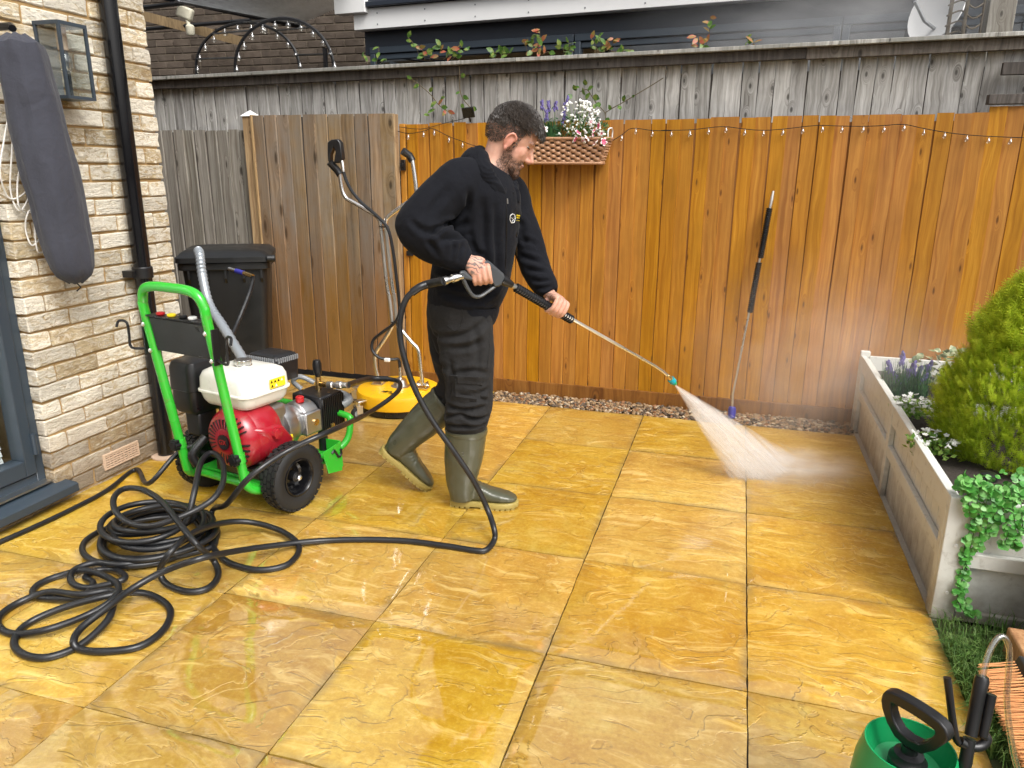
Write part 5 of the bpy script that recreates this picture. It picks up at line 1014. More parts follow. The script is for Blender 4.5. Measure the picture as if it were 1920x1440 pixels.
def creases(me, c, lines):
    """Pinched valleys with a soft ridge on either side, along lines traced on the garment."""
    out = np.zeros(len(c))
    for pts, w, dep in lines:
        P = on(pts, me=me, eps=0.0)
        if len(P) < 2: continue
        P = spline(P, 6); best = np.full(len(c), 9.0); par = np.zeros(len(c))
        for i in range(len(P)-1):
            a, b = P[i], P[i+1]; ab = b-a; t = np.clip(((c-a)@ab)/max(ab@ab, 1e-12), 0, 1); d = np.linalg.norm(c-(a+t[:, None]*ab), axis=1); k = d < best; best[k] = d[k]; par[k] = ((i+t)/(len(P)-1))[k]
        f = np.sin(math.pi*np.clip(par*0.92+0.04, 0, 1))**0.6; out += 1.7*f*dep*(-np.exp(-(best/w)**2)+0.55*np.exp(-((best-2.1*w)/(1.1*w))**2))
    _bv.clear(); return out
disp += creases(hme, co2, [([(872, 418), (846, 430), (812, 436), (792, 434)], 0.012, 0.013), ([(884, 440), (856, 446), (824, 450)], 0.010, 0.009), ([(866, 392), (850, 410), (832, 424), (815, 428)], 0.011, 0.009), ([(842, 352), (820, 378), (806, 402)], 0.014, 0.006), ([(878, 360), (876, 385), (868, 408)], 0.012, 0.008), ([(846, 452), (850, 466), (846, 480)], 0.008, 0.005), ([(866, 462), (862, 472), (858, 486)], 0.007, 0.005), ([(800, 448), (812, 462), (820, 478)], 0.010, 0.006), ([(770, 412), (780, 424), (790, 430)], 0.010, 0.005),
    ([(905, 380), (908, 430), (906, 490)], 0.014, 0.007), ([(930, 390), (928, 450), (932, 520)], 0.012, 0.006), ([(885, 450), (892, 470), (905, 480)], 0.011, 0.007), ([(905, 560), (922, 545), (938, 520)], 0.012, 0.008), ([(830, 545), (860, 556), (900, 566)], 0.012, 0.007), ([(812, 520), (840, 532), (865, 540)], 0.012, 0.006), ([(890, 578), (912, 584), (930, 576)], 0.008, 0.005),
    ([(965, 440), (985, 452), (1004, 458)], 0.010, 0.006), ([(975, 480), (995, 486), (1012, 490)], 0.010, 0.007), ([(990, 505), (1005, 508), (1022, 510)], 0.008, 0.006), ([(1000, 525), (1015, 528), (1030, 526)], 0.007, 0.006), ([(1008, 540), (1022, 540), (1034, 536)], 0.006, 0.005), ([(962, 400), (975, 420), (980, 450)], 0.012, 0.006)])
for w_ in (wR_, wL_): disp *= np.where(np.linalg.norm(co2-w_, axis=1) < 0.025, 0.3, 1.0)
set_verts(hme, co2+nn*disp[:, None]); hoodie = obj_from_mesh('hoodie', hme, M_HOODIE, pe)
ck = MB(); 
for (a_, b_, r_) in (((867, 483.5, 1.4375), (877, 489, 1.438), 0.0385), ((1025, 541, 1.676), (1030, 550, 1.662), 0.0385)): ck.tube([M(*a_), M((a_[0]+b_[0])/2, (a_[1]+b_[1])/2, (a_[2]+b_[2])/2), M(*b_)], [r_*1.02, r_*1.08, r_*0.95], 24)
ck.build('cuffs', M_HOODIE, hoodie)
rb_ = MB(); hb = [(864, 580, 1.665)]; loft(rb_, [(871, 562, 1.677, 0.148, 0.170), (869, 572, 1.677, 0.150, 0.172), (865, 588, 1.676, 0.145, 0.168), (864, 592, 1.676, 0.137, 0.160)], 40, 3); rb_.build('hem_band', M_HOODIE, hoodie)
hood = MB()
loop_ = [M(900, 286, 1.655), M(909, 310, 1.580), M(927, 337, 1.575), M(950, 354, 1.610), M(964, 350, 1.668), M(956, 346, 1.725), M(938, 330, 1.755), M(916, 304, 1.748), M(901, 284, 1.70)]
hood.tube(spline(loop_, 5, closed=True), 0.020, 14, closed=True, rb=0.028)
hood.tube(spline([M(894, 286, 1.662), M(884, 300, 1.655), M(875, 320, 1.650), M(870, 342, 1.65)], 4), list(np.interp(np.linspace(0, 1, 13), [0, 0.3, 0.7, 1], [0.07, 0.115, 0.12, 0.06])), 16, ref=HP, rb=list(np.interp(np.linspace(0, 1, 13), [0, 0.3, 0.7, 1], [0.032, 0.046, 0.046, 0.025])))
hood.tube(spline([M(894, 292, 1.60), M(903, 320, 1.528), M(925, 350, 1.530), M(948, 372, 1.575)], 4), list(np.interp(np.linspace(0, 1, 13), [0, 0.4, 1], [0.040, 0.042, 0.022])), 12); hood.tube(spline([M(962, 352, 1.63), M(966, 366, 1.625), M(968, 380, 1.63)], 3), 0.020, 10)
hmh = remesh(hood, 0.006, 4); c3 = verts_np(hmh); set_verts(hmh, c3+norms_np(hmh)*(0.006*fbm(c3, 11, 4.0, 2)+fold(c3, M(925, 320, 1.58), EZ+RH, 0.04, 0.004, 0.12, 3.0))[:, None]); obj_from_mesh('hood', hmh, M_HOODIE, hoodie)
for pts, r_, nm, mt in (([(948, 352), (950, 400), (950, 450), (948, 500), (946, 550), (940, 586)], 0.0022, 'zip', M_BLACK), ([(962, 360), (966, 400), (968, 440), (970, 480), (972, 508)], 0.0026, 'drawcord', M_BLACK)):
    P = on(pts)
    if len(P) > 2: MB().tube(spline(P, 4), r_, 6).build(nm, mt, hoodie)
P = on([(951, 372), (952, 382)]); 
if len(P) == 2: MB().tube(P, 0.003, 6).build('zip_pull', M_STEEL, hoodie)
# chest emblem: small outlined badge and two amber bars
em = MB(); lt = on([(957, 404), (961, 401), (965, 403), (966, 409), (964, 417), (959, 418), (956, 412), (957, 404)])
if len(lt) > 5: em.tube(lt, 0.0016, 5)
l2 = on([(959, 408), (963, 412), (960, 415)]); 
if len(l2) > 2: em.tube(l2, 0.0014, 5)
if em.v: em.build('chest_emblem', M_WHITEP, hoodie)
l3 = MB()
for (a_, b_) in (((969, 404), (974, 404.5)), ((969, 408), (973, 408.5)), ((969, 413.5), (973.5, 414))):
    q = on([a_, b_])
    if len(q) == 2: l3.tube(q, 0.0034 if a_[1] < 412 else 0.0018, 5)
if l3.v: l3.build('chest_lettering', M_YELP, hoodie)

# ---- trousers
tr2 = MB()
loft(tr2, [(868, 552, 1.668, 0.130, 0.160), (865, 580, 1.668, 0.140, 0.168), (862, 606, 1.668, 0.136, 0.160), (860, 630, 1.668, 0.110, 0.12)], 26)
loft(tr2, [(868, 590, 1.615, 0.118, 0.105), (872, 625, 1.600, 0.122, 0.100), (877, 665, 1.590, 0.112, 0.096), (881, 705, 1.578, 0.102, 0.090), (881, 740, 1.578, 0.098, 0.088), (877, 768, 1.580, 0.095, 0.086), (874, 790, 1.584, 0.092, 0.086), (872, 808, 1.586, 0.076, 0.070)], 22)
loft(tr2, [(856, 588, 1.735, 0.118, 0.10), (850, 630, 1.745, 0.112, 0.096), (852, 672, 1.748, 0.096, 0.090), (862, 704, 1.748, 0.086, 0.084), (860, 728, 1.748, 0.086, 0.080), (846, 746, 1.750, 0.082, 0.078), (832, 760, 1.752, 0.076, 0.074), (822, 770, 1.753, 0.064, 0.062)], 22)
tme = remesh(tr2, 0.0065, 4, 0.5); c4 = verts_np(tme); n4 = norms_np(tme)
d4 = 0.011*fbm(c4, 5.5, 1.7, 2)+0.003*fbm(c4, 17, 3.3, 2)
d4 += 1.1*creases(tme, c4, [([(912, 600), (885, 622), (850, 632), (815, 628)], 0.012, 0.008), ([(905, 640), (880, 650), (845, 652)], 0.011, 0.006), ([(890, 612), (896, 650), (894, 695)], 0.014, 0.006), ([(914, 700), (885, 696), (852, 700)], 0.010, 0.006), ([(916, 730), (890, 742), (858, 738)], 0.010, 0.008), ([(842, 762), (870, 770), (908, 762)], 0.009, 0.010), ([(838, 782), (862, 778), (895, 786), (912, 780)], 0.008, 0.011), ([(840, 796), (868, 800), (908, 792)], 0.007, 0.009), ([(845, 680), (848, 710), (842, 745)], 0.011, 0.006), ([(816, 740), (826, 748), (836, 752)], 0.008, 0.006), ([(808, 640), (824, 670), (840, 690)], 0.012, 0.007), ([(880, 755), (900, 748), (914, 752)], 0.008, 0.007)])
set_verts(tme, c4+n4*d4[:, None]); trs = obj_from_mesh('trousers', tme, M_TROUS, pe)
def patch(quad, nm, th=0.006, me=tme, n=8, mat=M_TROUS, par=trs):
    (x0, y0_), (x1, y1_), (x2, y2_), (x3, y3_) = quad; top = []; ok = True; N = n+1
    for j in range(N):
        for i in range(N):
            u, v_ = i/n, j/n; x = (x0*(1-u)+x1*u)*(1-v_)+(x3*(1-u)+x2*u)*v_; y = (y0_*(1-u)+y1_*u)*(1-v_)+(y3_*(1-u)+y2_*u)*v_; e = i in (0, n) or j in (0, n)
            p = surf(x, y, me, 0.0005 if e else th)
            if p is None: return
            top.append(p)
    m = MB(); m.add(top, [(j*N+i, j*N+i+1, (j+1)*N+i+1, (j+1)*N+i) for j in range(n) for i in range(n)]); return m.build(nm, mat, par)
patch([(846, 706), (902, 710), (900, 755), (848, 748)], 'cargo_pocket', 0.010); patch([(842, 702), (905, 706), (904, 724), (843, 720)], 'pocket_flap', 0.014); patch([(800, 592), (815, 594), (816, 622), (801, 618)], 'back_pocket', 0.007)
for pts in ([(866, 578), (868, 596), (862, 614), (852, 620), (838, 610)], [(915, 600), (918, 640), (914, 690)]):
    P = on(pts, me=tme, eps=0.002)
    if len(P) > 2: MB().tube(spline(P, 4), 0.0022, 5).build('seam', M_TROUS, trs)

# ---- wellington boots
def boot(shaft, o, f, up, nm_par):
    """shaft rows for loft; o = heel bottom, f = toe direction, up = sole normal."""
    o = np.array(o); f = np.array(f)/np.linalg.norm(f); up = np.array(up)-f*(f@np.array(up)); up /= np.linalg.norm(up); s = np.cross(up, f)
    m = MB(); loft(m, shaft, 22)
    prof = [(0.0, 0.022, 0.030, 0.075), (0.02, 0.033, 0.028, 0.105), (0.06, 0.039, 0.026, 0.125), (0.10, 0.042, 0.026, 0.122), (0.14, 0.045, 0.026, 0.100), (0.18, 0.050, 0.026, 0.083), (0.22, 0.051, 0.026, 0.073), (0.255, 0.045, 0.027, 0.064), (0.278, 0.030, 0.030, 0.052), (0.286, 0.014, 0.034, 0.044)]
    R = []
    for x, w, z0_, z1_ in prof:
        R.append([o+f*x+s*(w*(abs(math.cos(th))**0.8)*math.copysign(1, math.cos(th)))+up*((z0_+z1_)/2+(z1_-z0_)/2*(abs(math.sin(th))**0.8)*math.copysign(1, math.sin(th))) for th in np.linspace(0, 2*math.pi, 20, endpoint=False)])
    m.rings(R); me = remesh(m, 0.005, 5, 0.5); c = verts_np(me); set_verts(me, c+norms_np(me)*(0.0022*fbm(c, 16, 2.0, 2)+fold(c, o+f*0.10+up*0.10, f*0.6-up, 0.03, 0.0025, 0.07, 1.0))[:, None])
    b = obj_from_mesh('boot', me, M_BOOT, pe)
    so_ = MB(); out = [(-0.006, 0.020), (0.0, 0.030), (0.02, 0.038), (0.06, 0.041), (0.10, 0.040), (0.14, 0.044), (0.18, 0.052), (0.22, 0.054), (0.255, 0.048), (0.280, 0.033), (0.293, 0.014)]
    loop2 = [(x, w) for x, w in out]+[(x, -w) for x, w in reversed(out)]
    def lay(z, k=1.0): return [o+f*(0.14+(x-0.14)*k)+s*(w*k)+up*z for x, w in loop2]
    so_.rings([lay(0.008, 0.985), lay(0.010, 1.0), lay(0.028, 1.003), lay(0.031, 0.97)]); sole = so_.build('sole', M_SOLE, b)
    cl = MB()
    for x, w in ((0.005, 0.03), (0.028, 0.036), (0.051, 0.038), (0.074, 0.038), (0.14, 0.043), (0.162, 0.048), (0.184, 0.05), (0.206, 0.051), (0.228, 0.05), (0.25, 0.045), (0.27, 0.035)): cl.box(o+f*x+up*0.0055, (0.0165, 2*w, 0.011), (f, s, up))
    cl.build('tread_lugs', M_SOLE, sole); return b, s
gR = G(842, 951); toeR = G(951, 956); fR = toeR-gR; fR[2] = 0
bR, sR_ = boot([(874, 803, 1.586, 0.088, 0.082), (872, 830, 1.588, 0.087, 0.080), (869, 860, 1.590, 0.082, 0.075), (866, 890, 1.594, 0.070, 0.064), (866, 915, 1.597, 0.062, 0.056), (868, 935, 1.600, 0.050, 0.046)], (gR[0]+0.0*fR[0], gR[1]+0.035, 0.0), fR+HP*0.0, (0, 0, 1), 'r')
hbL = M(712, 846, 1.765); tL = M(782, 903, 1.775); fL = tL-hbL
bL, sL_ = boot([(836, 753, 1.750, 0.082, 0.080), (820, 768, 1.752, 0.083, 0.080), (795, 790, 1.755, 0.078, 0.074), (770, 813, 1.758, 0.068, 0.064), (752, 832, 1.761, 0.060, 0.055), (740, 848, 1.764, 0.050, 0.046)], hbL, fL, np.cross(HP, fL)*-1 if (np.cross(HP, fL)*-1)[2] > 0 else np.cross(HP, fL), 'l')
for bt, rows in ((bR, ((874, 803, 1.586, 0.090, 0.084), (874, 806, 1.586, 0.091, 0.085), (873.5, 810, 1.5865, 0.089, 0.083))), (bL, ((837, 752, 1.750, 0.084, 0.082), (834, 754.5, 1.750, 0.085, 0.083), (831, 757, 1.7505, 0.083, 0.081)))):
    m = MB(); loft(m, rows, 30, 2); m.build('top_band', M_BOOT, bt)
bm_ = bR.data
P = on([(848, 846), (869, 849), (869, 854), (848, 851), (848, 846)], me=bm_, eps=0.0012)
if len(P) == 5: MB().tube(P, 0.0007, 4).build('badge_outline', M_SILV, bR); c_ = surf(858.5, 850, bm_, 0.0012); text('DUNLOP', 'badge_lettering', 0.0085, M_SILV, bR, c_, RH*0.98-EZ*0.1+HP*0.05, EZ, 0.0004)
# ================================================================== HOSES
HR = 0.0115
def cr(x, y, z=HR): return G(x*0.5, y*0.5+820, z)       # detail-crop pixel -> ground point
P = [HOSE0]
P += [M(690, 711, 2.30), M(730, 711, 2.34), M(750, 718, 2.30), M(742, 738, 2.15), M(690, 775, 1.95), G(620, 808, 0.40), G(540, 845, 0.36), G(470, 893, 0.30), G(425, 945, 0.16)]
P += [cr(800, 270, 0.07), cr(786, 340, 0.03), cr(795, 400), cr(835, 455), cr(900, 485), cr(985, 497), cr(1075, 478), cr(1120, 430), cr(1105, 385, 0.02), cr(1035, 343, 0.03), cr(930, 317, 0.05), cr(830, 322, 0.08), cr(720, 360, 0.13), cr(640, 430, 0.13), cr(600, 500, 0.05), cr(625, 550), cr(700, 578), cr(775, 568), cr(818, 520), cr(800, 460, 0.04)]
P += [cr(735, 400, 0.15), cr(665, 312, 0.19), cr(600, 235, 0.20), cr(530, 195, 0.20), cr(465, 193, 0.19), cr(428, 225, 0.19), cr(432, 275, 0.17), cr(480, 318, 0.15), cr(560, 333, 0.15), cr(650, 308, 0.17), cr(735, 272, 0.19), cr(805, 225, 0.22), cr(838, 160, 0.25), cr(832, 90, 0.27), cr(795, 58, 0.28), cr(755, 90, 0.27), cr(732, 190, 0.23), cr(705, 300, 0.14)]
cc_ = cr(590, 395, 0.0); turns = 9
for k in range(turns*14):
    th = -0.4+k/14*2*math.pi*-1; lv = k/14; z = 0.112-0.0125*lv+0.009*math.sin(k*0.55+lv*2.0); rr2 = 0.148+0.0085*lv+0.022*math.sin(k*0.29+lv*1.3)
    P.append(cc_+np.array([rr2*math.cos(th)+0.026*math.sin(lv*2.3+0.5), rr2*0.92*math.sin(th)+0.024*math.cos(lv*3.1), max(HR, z)]))
P += [cr(480, 475, 0.03), cr(360, 470, 0.03), cr(275, 500, 0.03), cr(270, 545, 0.03), cr(330, 565, 0.03), cr(430, 545, 0.04), cr(470, 525, 0.04), cr(430, 498), cr(360, 500), cr(320, 525), cr(350, 550, 0.02), cr(300, 600, 0.03), cr(180, 605), cr(125, 590), cr(140, 555), cr(220, 520), cr(330, 500, 0.03), cr(440, 550, 0.05), cr(420, 610, 0.05), cr(330, 665, 0.03), cr(180, 720, 0.03), cr(60, 738), cr(0, 715), cr(0, 670), cr(70, 620), cr(180, 580, 0.03), cr(300, 590, 0.05), cr(420, 575, 0.05),
      cr(425, 625, 0.04), cr(400, 690, 0.03), cr(300, 780), cr(180, 825), cr(90, 815), cr(52, 770), cr(95, 705), cr(220, 645, 0.03), cr(400, 595, 0.05), cr(520, 582, 0.03), cr(600, 608), cr(640, 655), cr(610, 725), cr(520, 785), cr(390, 803), cr(300, 795), cr(276, 765, 0.03), cr(305, 715, 0.04), cr(400, 640, 0.06), cr(500, 565, 0.07), cr(620, 500, 0.10), cr(760, 452, 0.14), cr(900, 424, 0.08), cr(1060, 402, 0.035), cr(1200, 388, 0.015), cr(1350, 383), cr(1520, 388), cr(1680, 408), cr(1780, 424)]
P += [G(912, 1031, HR), G(927, 1012, 0.02), G(926, 990, 0.06), M(914, 955, 1.35), M(890, 905, 1.345), M(850, 845, 1.35), M(808, 785, 1.36), M(774, 720, 1.37), M(753, 650, 1.385), M(750, 600, 1.395), M(762, 560, 1.405), M(785, 540, 1.415), M(806, 532, 1.425), HOSE_GUN]
sp = spline(P, 5)
ho = thing('pressure_hose', 'long black pressure hose piled in loose coils and running to the gun', 'hose', cc_)
MB().tube(sp, HR, 10).build('hose_line', M_RUBBER, ho)
sl1 = spline([M(772, 549, 1.410), M(788, 538, 1.416), M(806, 532, 1.425), HOSE_GUN], 6); MB().tube(sl1, list(np.linspace(0.0150, 0.0165, len(sl1))), 12).build('bend_sleeve', M_RUBBER, ho)
sl2_ = spline([HOSE0, M(690, 711, 2.30), M(728, 710.5, 2.34)], 5); MB().tube(sl2_, 0.0150, 12).build('bend_sleeve', M_RUBBER, ho)
q = spline([G(-60, 1040, 0.011), G(0, 1016, 0.011), G(60, 990, 0.011), G(130, 957, 0.011), G(200, 920, 0.011), G(255, 880, 0.013), W(-0.30, -0.26, 0.10), W(-0.24, -0.15, 0.21), W(-0.18, -0.06, 0.25)], 6)
tag(MB().tube(q, 0.0105, 10).build('supply_hose', M_RUBBER), 'single black hose running along the foot of the brick wall', 'hose')
# ribbed suction duct and filler hose at the bin
sdp = spline([M(372, 470, 2.72), M(375, 482, 2.66), M(380, 520, 2.62), M(392, 570, 2.55), M(418, 612, 2.40), M(452, 668, 2.15), M(470, 700, 2.05)], 12)
sdt = thing('ribbed_duct', 'grey ribbed suction duct running from the bin to the washer', 'hose', sdp[0]); MB().tube(sdp, [0.026 if i % 2 else 0.0225 for i in range(len(sdp))], 14).build('duct', M_GALV, sdt)
fh = thing('filler_hose', 'thin black hose with blue and brass tap connector on the bin', 'hose', M(440, 507, 2.70))
MB().tube(spline([M(473, 518, 2.62), M(474, 528, 2.61), M(466, 555, 2.58), M(448, 600, 2.50), M(430, 645, 2.35), M(425, 690, 2.2)], 10), [0.0115 if i % 2 else 0.0095 for i in range(51)], 8).build('hose_line', M_RUBBER, fh)
MB().tube([M(430, 504, 2.74), M(443, 508, 2.70)], 0.011, 10).build('connector', M_STEEL, fh); MB().tube([M(443, 508, 2.70), M(457, 512, 2.66)], 0.0135, 10).build('blue_collar', M_BLUEP, fh); MB().tube([M(457, 512, 2.66), M(474, 518, 2.62)], 0.0115, 10).build('brass_elbow', M_BRASS, fh)

# ================================================================== RAISED PLANTER
px0, py0_, py1_, pzt = 1.192, 1.18, 3.13, 0.43; px1 = 2.25
pt = thing('raised_planter', 'pale grey painted timber raised planter along the right side', 'planter', (1.7, 2.1, 0))
for k in range(22):
    w = (py1_-py0_)/22; m = MB(); m.bx(px0, px0+0.018, py0_+k*w+0.001, py0_+(k+1)*w-0.001, 0.0, 0.415); m.build('panel_board', M_PAINTW, pt, 0.002)
for k in range(3):
    w = (px1-px0-0.02)/3; m = MB(); m.bx(px0+0.02+k*w+0.001, px0+0.02+(k+1)*w-0.001, py0_, py0_+0.018, 0.0, 0.415); m.build('panel_board', M_PAINTW, pt, 0.002)
def rail(*a, nm='rail'): m = MB(); m.bx(*a); m.build(nm, M_PAINTW, pt, 0.003)
for (ya, yb) in ((1.222, 2.155), (2.215, 3.07)):
    rail(px0-0.022, px0-0.001, ya, yb, 0.345, 0.428); rail(px0-0.022, px0-0.001, ya, yb, 0.195, 0.245)
for yy in (2.156, 3.071): rail(px0-0.0235, px0-0.001, yy, yy+0.058, 0.0, 0.427, nm='upright')
rail(px0-0.026, px0+0.045, py0_-0.026, py0_-0.0005, 0.0, 0.434, nm='corner_post'); rail(px0-0.026, px0-0.0008, py0_, py0_+0.042, 0.0, 0.434, nm='corner_post'); rail(px0-0.026, px0+0.022, 3.1295, 3.165, 0.0, 0.45, nm='corner_post')
rail(px0+0.0455, px1, py0_-0.022, py0_-0.001, 0.345, 0.428); rail(px0+0.0455, px1, py0_-0.022, py0_-0.001, 0.195, 0.245); rail(px0+0.0455, px1, py0_-0.020, py0_-0.001, 0.0, 0.035)
rail(px0+0.019, px1, 3.115, 3.135, 0.0, 0.428); rail(px1, px1+0.02, py0_, 3.13, 0.0, 0.42); rail(px0+0.019, px1-0.01, 2.33, 2.352, 0.20, 0.415, nm='divider')
for z in (0.40, 0.27, 0.10):
    MB().lathe([(0.006, 0.0), (0.0055, 0.002), (0.0, 0.0025)], (px0+0.012, py0_-0.026, z), (0, -1, 0), 10).build('screw_cap', M_WHITEP, pt)
sg = MB(); n = 26; vs = []
for j in range(n+1):
    for i in range(n+1): x, y = px0+0.019+(px1-px0-0.02)*i/n, py0_+0.019+(3.114-py0_-0.02)*j/n; vs.append((x, y, 0.345+0.018*mnoise.noise(Vector((x*9, y*9, 0)))))
sg.add(vs, [(j*(n+1)+i, j*(n+1)+i+1, (j+1)*(n+1)+i+1, (j+1)*(n+1)+i) for j in range(n) for i in range(n)]); sg.build('soil', M_SOIL, pt)

# ---- foliage helpers
def leaf_mesh(name, L, w, mat, bend=0.15, nseg=3, fold_=0.15):
    m = MB(); vs = []; 
    for i in range(nseg+1):
        u = i/nseg; ww = w*math.sin(math.pi*min(0.985, u*0.92+0.06))**0.8; z = -bend*L*u*u; vs += [(L*u, -ww, z+fold_*ww), (L*u, 0, z), (L*u, ww, z+fold_*ww)]
    fs = []
    for i in range(nseg): o = i*3; fs += [(o, o+1, o+4, o+3), (o+1, o+2, o+5, o+4)]
    m.add(vs, fs); return m.mesh(name, [mat])
def orient(d, roll=0.0, up=(0, 0, 1)):
    d = V(d).normalized(); u = V(up); y = u.cross(d)
    if y.length < 1e-4: y = Vector((0, 1, 0))
    y.normalize(); z = d.cross(y); R = Matrix((d, y, z)).transposed(); return (R.to_4x4() @ Matrix.Rotation(roll, 4, 'X')).to_euler()
def put_leaf(me, parent, p, d, s=1.0, roll=0.0, up=(0, 0, 1), name='leaf'): return inst(me, name, parent, p, orient(d, roll, up), (s, s, s))
# ---- golden conifer
cnf = thing('golden_conifer', 'bushy yellow-green conifer growing in the raised planter', 'shrub', (1.60, 1.86, 0.345))
CB = np.array([1.570, 1.86, 0.335]); MB().tube([CB+np.array([0, 0, -0.02]), CB+np.array([0.005, 0, 0.25]), CB+np.array([0.0, 0.01, 0.62])], [0.018, 0.012, 0.004], 8).build('trunk', M_STEM, cnf)
cm_ = MB(); tintv = []; Rm = 0.285
def prof_r(h): return np.interp(h, [0, 0.04, 0.15, 0.30, 0.45, 0.58, 0.68, 0.75], [0.22, 0.275, 0.300, 0.280, 0.215, 0.130, 0.055, 0.010])
def spray(o, d, L, w, mb, tv, tone):
    d = d/np.linalg.norm(d); s = np.cross(d, rng.standard_normal(3)); s /= np.linalg.norm(s); n_ = np.cross(s, d); k = 6
    def strip(p, q, ww, t0, t1):
        a = len(mb.v); sd = np.cross(q-p, n_); sd = sd/(np.linalg.norm(sd)+1e-9)*ww; mb.add([p-sd, p+sd, q+sd*0.25, q-sd*0.25], [(0, 1, 2, 3)]); tv.extend([t0, t0, t1, t1])
    droop = np.array([0, 0, -0.12*L])
    strip(o, o+d*L, w*0.55, 0.1*tone, 0.75*tone)
    for i in range(k):
        u = 0.18+0.75*i/k; b = o+d*L*u
        for sg_ in (1, -1):
            e = b+(d*0.62+s*sg_*0.75+n_*rng.normal(0, 0.18))*L*0.42*(1.05-u*0.75); strip(b, e, w*0.62, (0.15+0.3*u)*tone, (0.55+0.45*u)*tone)
for k in range(8200):
    h = 0.69*rng.random()**1.05; an = rng.uniform(0, 2*math.pi); lump = 1+0.16*mnoise.noise(Vector((math.cos(an)*2.2, math.sin(an)*2.2, h*9)))+0.09*mnoise.noise(Vector((math.cos(an)*6, math.sin(an)*6, h*22))); rad = prof_r(h)*lump*(rng.uniform(0.62, 1.0)**0.6)
    o = CB+np.array([rad*math.cos(an), rad*math.sin(an), h]); d = np.array([math.cos(an)*0.7, math.sin(an)*0.7, 0.9+1.2*h])+rng.normal(0, 0.25, 3)
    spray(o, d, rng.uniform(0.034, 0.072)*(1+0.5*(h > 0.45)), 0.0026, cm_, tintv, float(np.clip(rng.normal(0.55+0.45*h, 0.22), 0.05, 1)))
ob = bpy.data.objects.new('crown', None); bpy.data.objects.remove(ob)
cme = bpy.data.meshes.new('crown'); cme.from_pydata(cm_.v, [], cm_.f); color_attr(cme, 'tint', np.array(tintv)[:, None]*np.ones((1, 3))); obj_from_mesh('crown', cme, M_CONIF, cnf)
# ---- small bedding plants
def spike(mb, o, d, L, w, n=26):                 # lavender bloom
    d = np.array(d)/np.linalg.norm(d)
    for i in range(n):
        u = i/n; c = np.array(o)+d*L*u+rng.normal(0, w*0.55*(1-u*0.5), 3); mb.ell(c, (w*0.55, w*0.55, w*0.8), nu=5, nv=4)
def lavender(name, label, o, spots, stems, group=None, leaves=260, spread=0.07, hgt=0.1, Ls=0.05, w=0.011):
    t = thing(name, label, 'flowers', o, group=group); lm_ = MB()
    for k in range(leaves):
        a = rng.uniform(0, 6.28); r = spread*math.sqrt(rng.random()); p = np.array(o)+np.array([r*math.cos(a), r*math.sin(a)*0.7, 0]); q_ = p+np.array([rng.normal(0, 0.02), rng.normal(0, 0.02), hgt*rng.uniform(0.35, 1.0)]); s = np.cross(q_-p, rng.standard_normal(3)); s = s/np.linalg.norm(s)*0.0025; lm_.add([p-s, p+s, q_+s*0.2, q_-s*0.2], [(0, 1, 2, 3)])
    f = lm_.build('foliage', M_LEAFD, t, smooth=False)
    for tp_ in spots:
        tp_ = np.array(tp_); b = np.array(o)*0.6+np.array([tp_[0], tp_[1], o[2]])*0.4; d = tp_-b; MB().tube([b, b*0.5+tp_*0.5+np.array([0.004, 0, 0]), tp_], 0.0018, 5).build('stem', M_STEMG, t); m = MB(); d = d/np.linalg.norm(d); spike(m, tp_-d*Ls*0.4, d, Ls, w); m.build('bloom', M_LAV, t)
    return t
o = G(1695, 738, 0.35); lavender('lavender_plant', 'purple lavender in the far end of the raised planter', o, [PY(x, y, o[1]+dy) for x, y, dy in ((1668, 690, 0.02), (1692, 676, 0.05), (1700, 706, 0), (1712, 692, -0.02), (1722, 700, 0.04), (1730, 712, 0), (1681, 712, 0), (1742, 690, 0.06))], 8, leaves=420, spread=0.11, hgt=0.17, Ls=0.06, w=0.013)
def alyssum(label, o, n, rad):
    t = thing('white_bedding_flowers', label, 'flowers', o, group='white bedding flowers in the planter'); f = MB(); b = MB()
    for k in range(n*5):
        a = rng.uniform(0, 6.28); r = rad*math.sqrt(rng.random()); p = np.array(o)+np.array([r*math.cos(a), r*math.sin(a), 0.01+0.06*rng.random()]); d = rng.normal(0, 1, 3); d[2] = abs(d[2]); d /= np.linalg.norm(d); s = np.cross(d, rng.standard_normal(3)); s = s/np.linalg.norm(s)*0.008; b.add([p-s*0.3, p+d*0.012-s, p+d*0.026, p+d*0.012+s], [(0, 1, 2, 3)])
    b.build('foliage', M_LEAFL, t, smooth=False)
    fm = MB(); 
    for j in range(5): a = j*1.2566; fm.ell((0.006*math.cos(a), 0.006*math.sin(a), 0.002), (0.0055, 0.0045, 0.002), ((math.cos(a), math.sin(a), 0.2), (-math.sin(a), math.cos(a), 0), (0, 0, 1)), 6, 4)
    fm = fm.mesh('flower', [M_WHITEF])
    for k in range(n):
        a = rng.uniform(0, 6.28); r = rad*math.sqrt(rng.random()); inst(fm, 'flower', t, np.array(o)+np.array([r*math.cos(a), r*math.sin(a), 0.065+0.02*rng.random()]), (rng.normal(0, 0.4)+0.3, rng.normal(0, 0.4), rng.uniform(0, 6)), (1, 1, 1.2))
alyssum('small white flowers behind the divider of the raised planter', G(1718, 785, 0.355), 44, 0.11); alyssum('small white flowers in front of the divider beside the conifer', G(1742, 862, 0.355)+np.array([0.02, 0.05, 0]), 36, 0.09)
iv = thing('variegated_ivy', 'cream and green variegated ivy behind the conifer', 'plant', G(1765, 735, 0.35)); IL = leaf_mesh('leaf', 0.045, 0.019, M_IVY, 0.2)
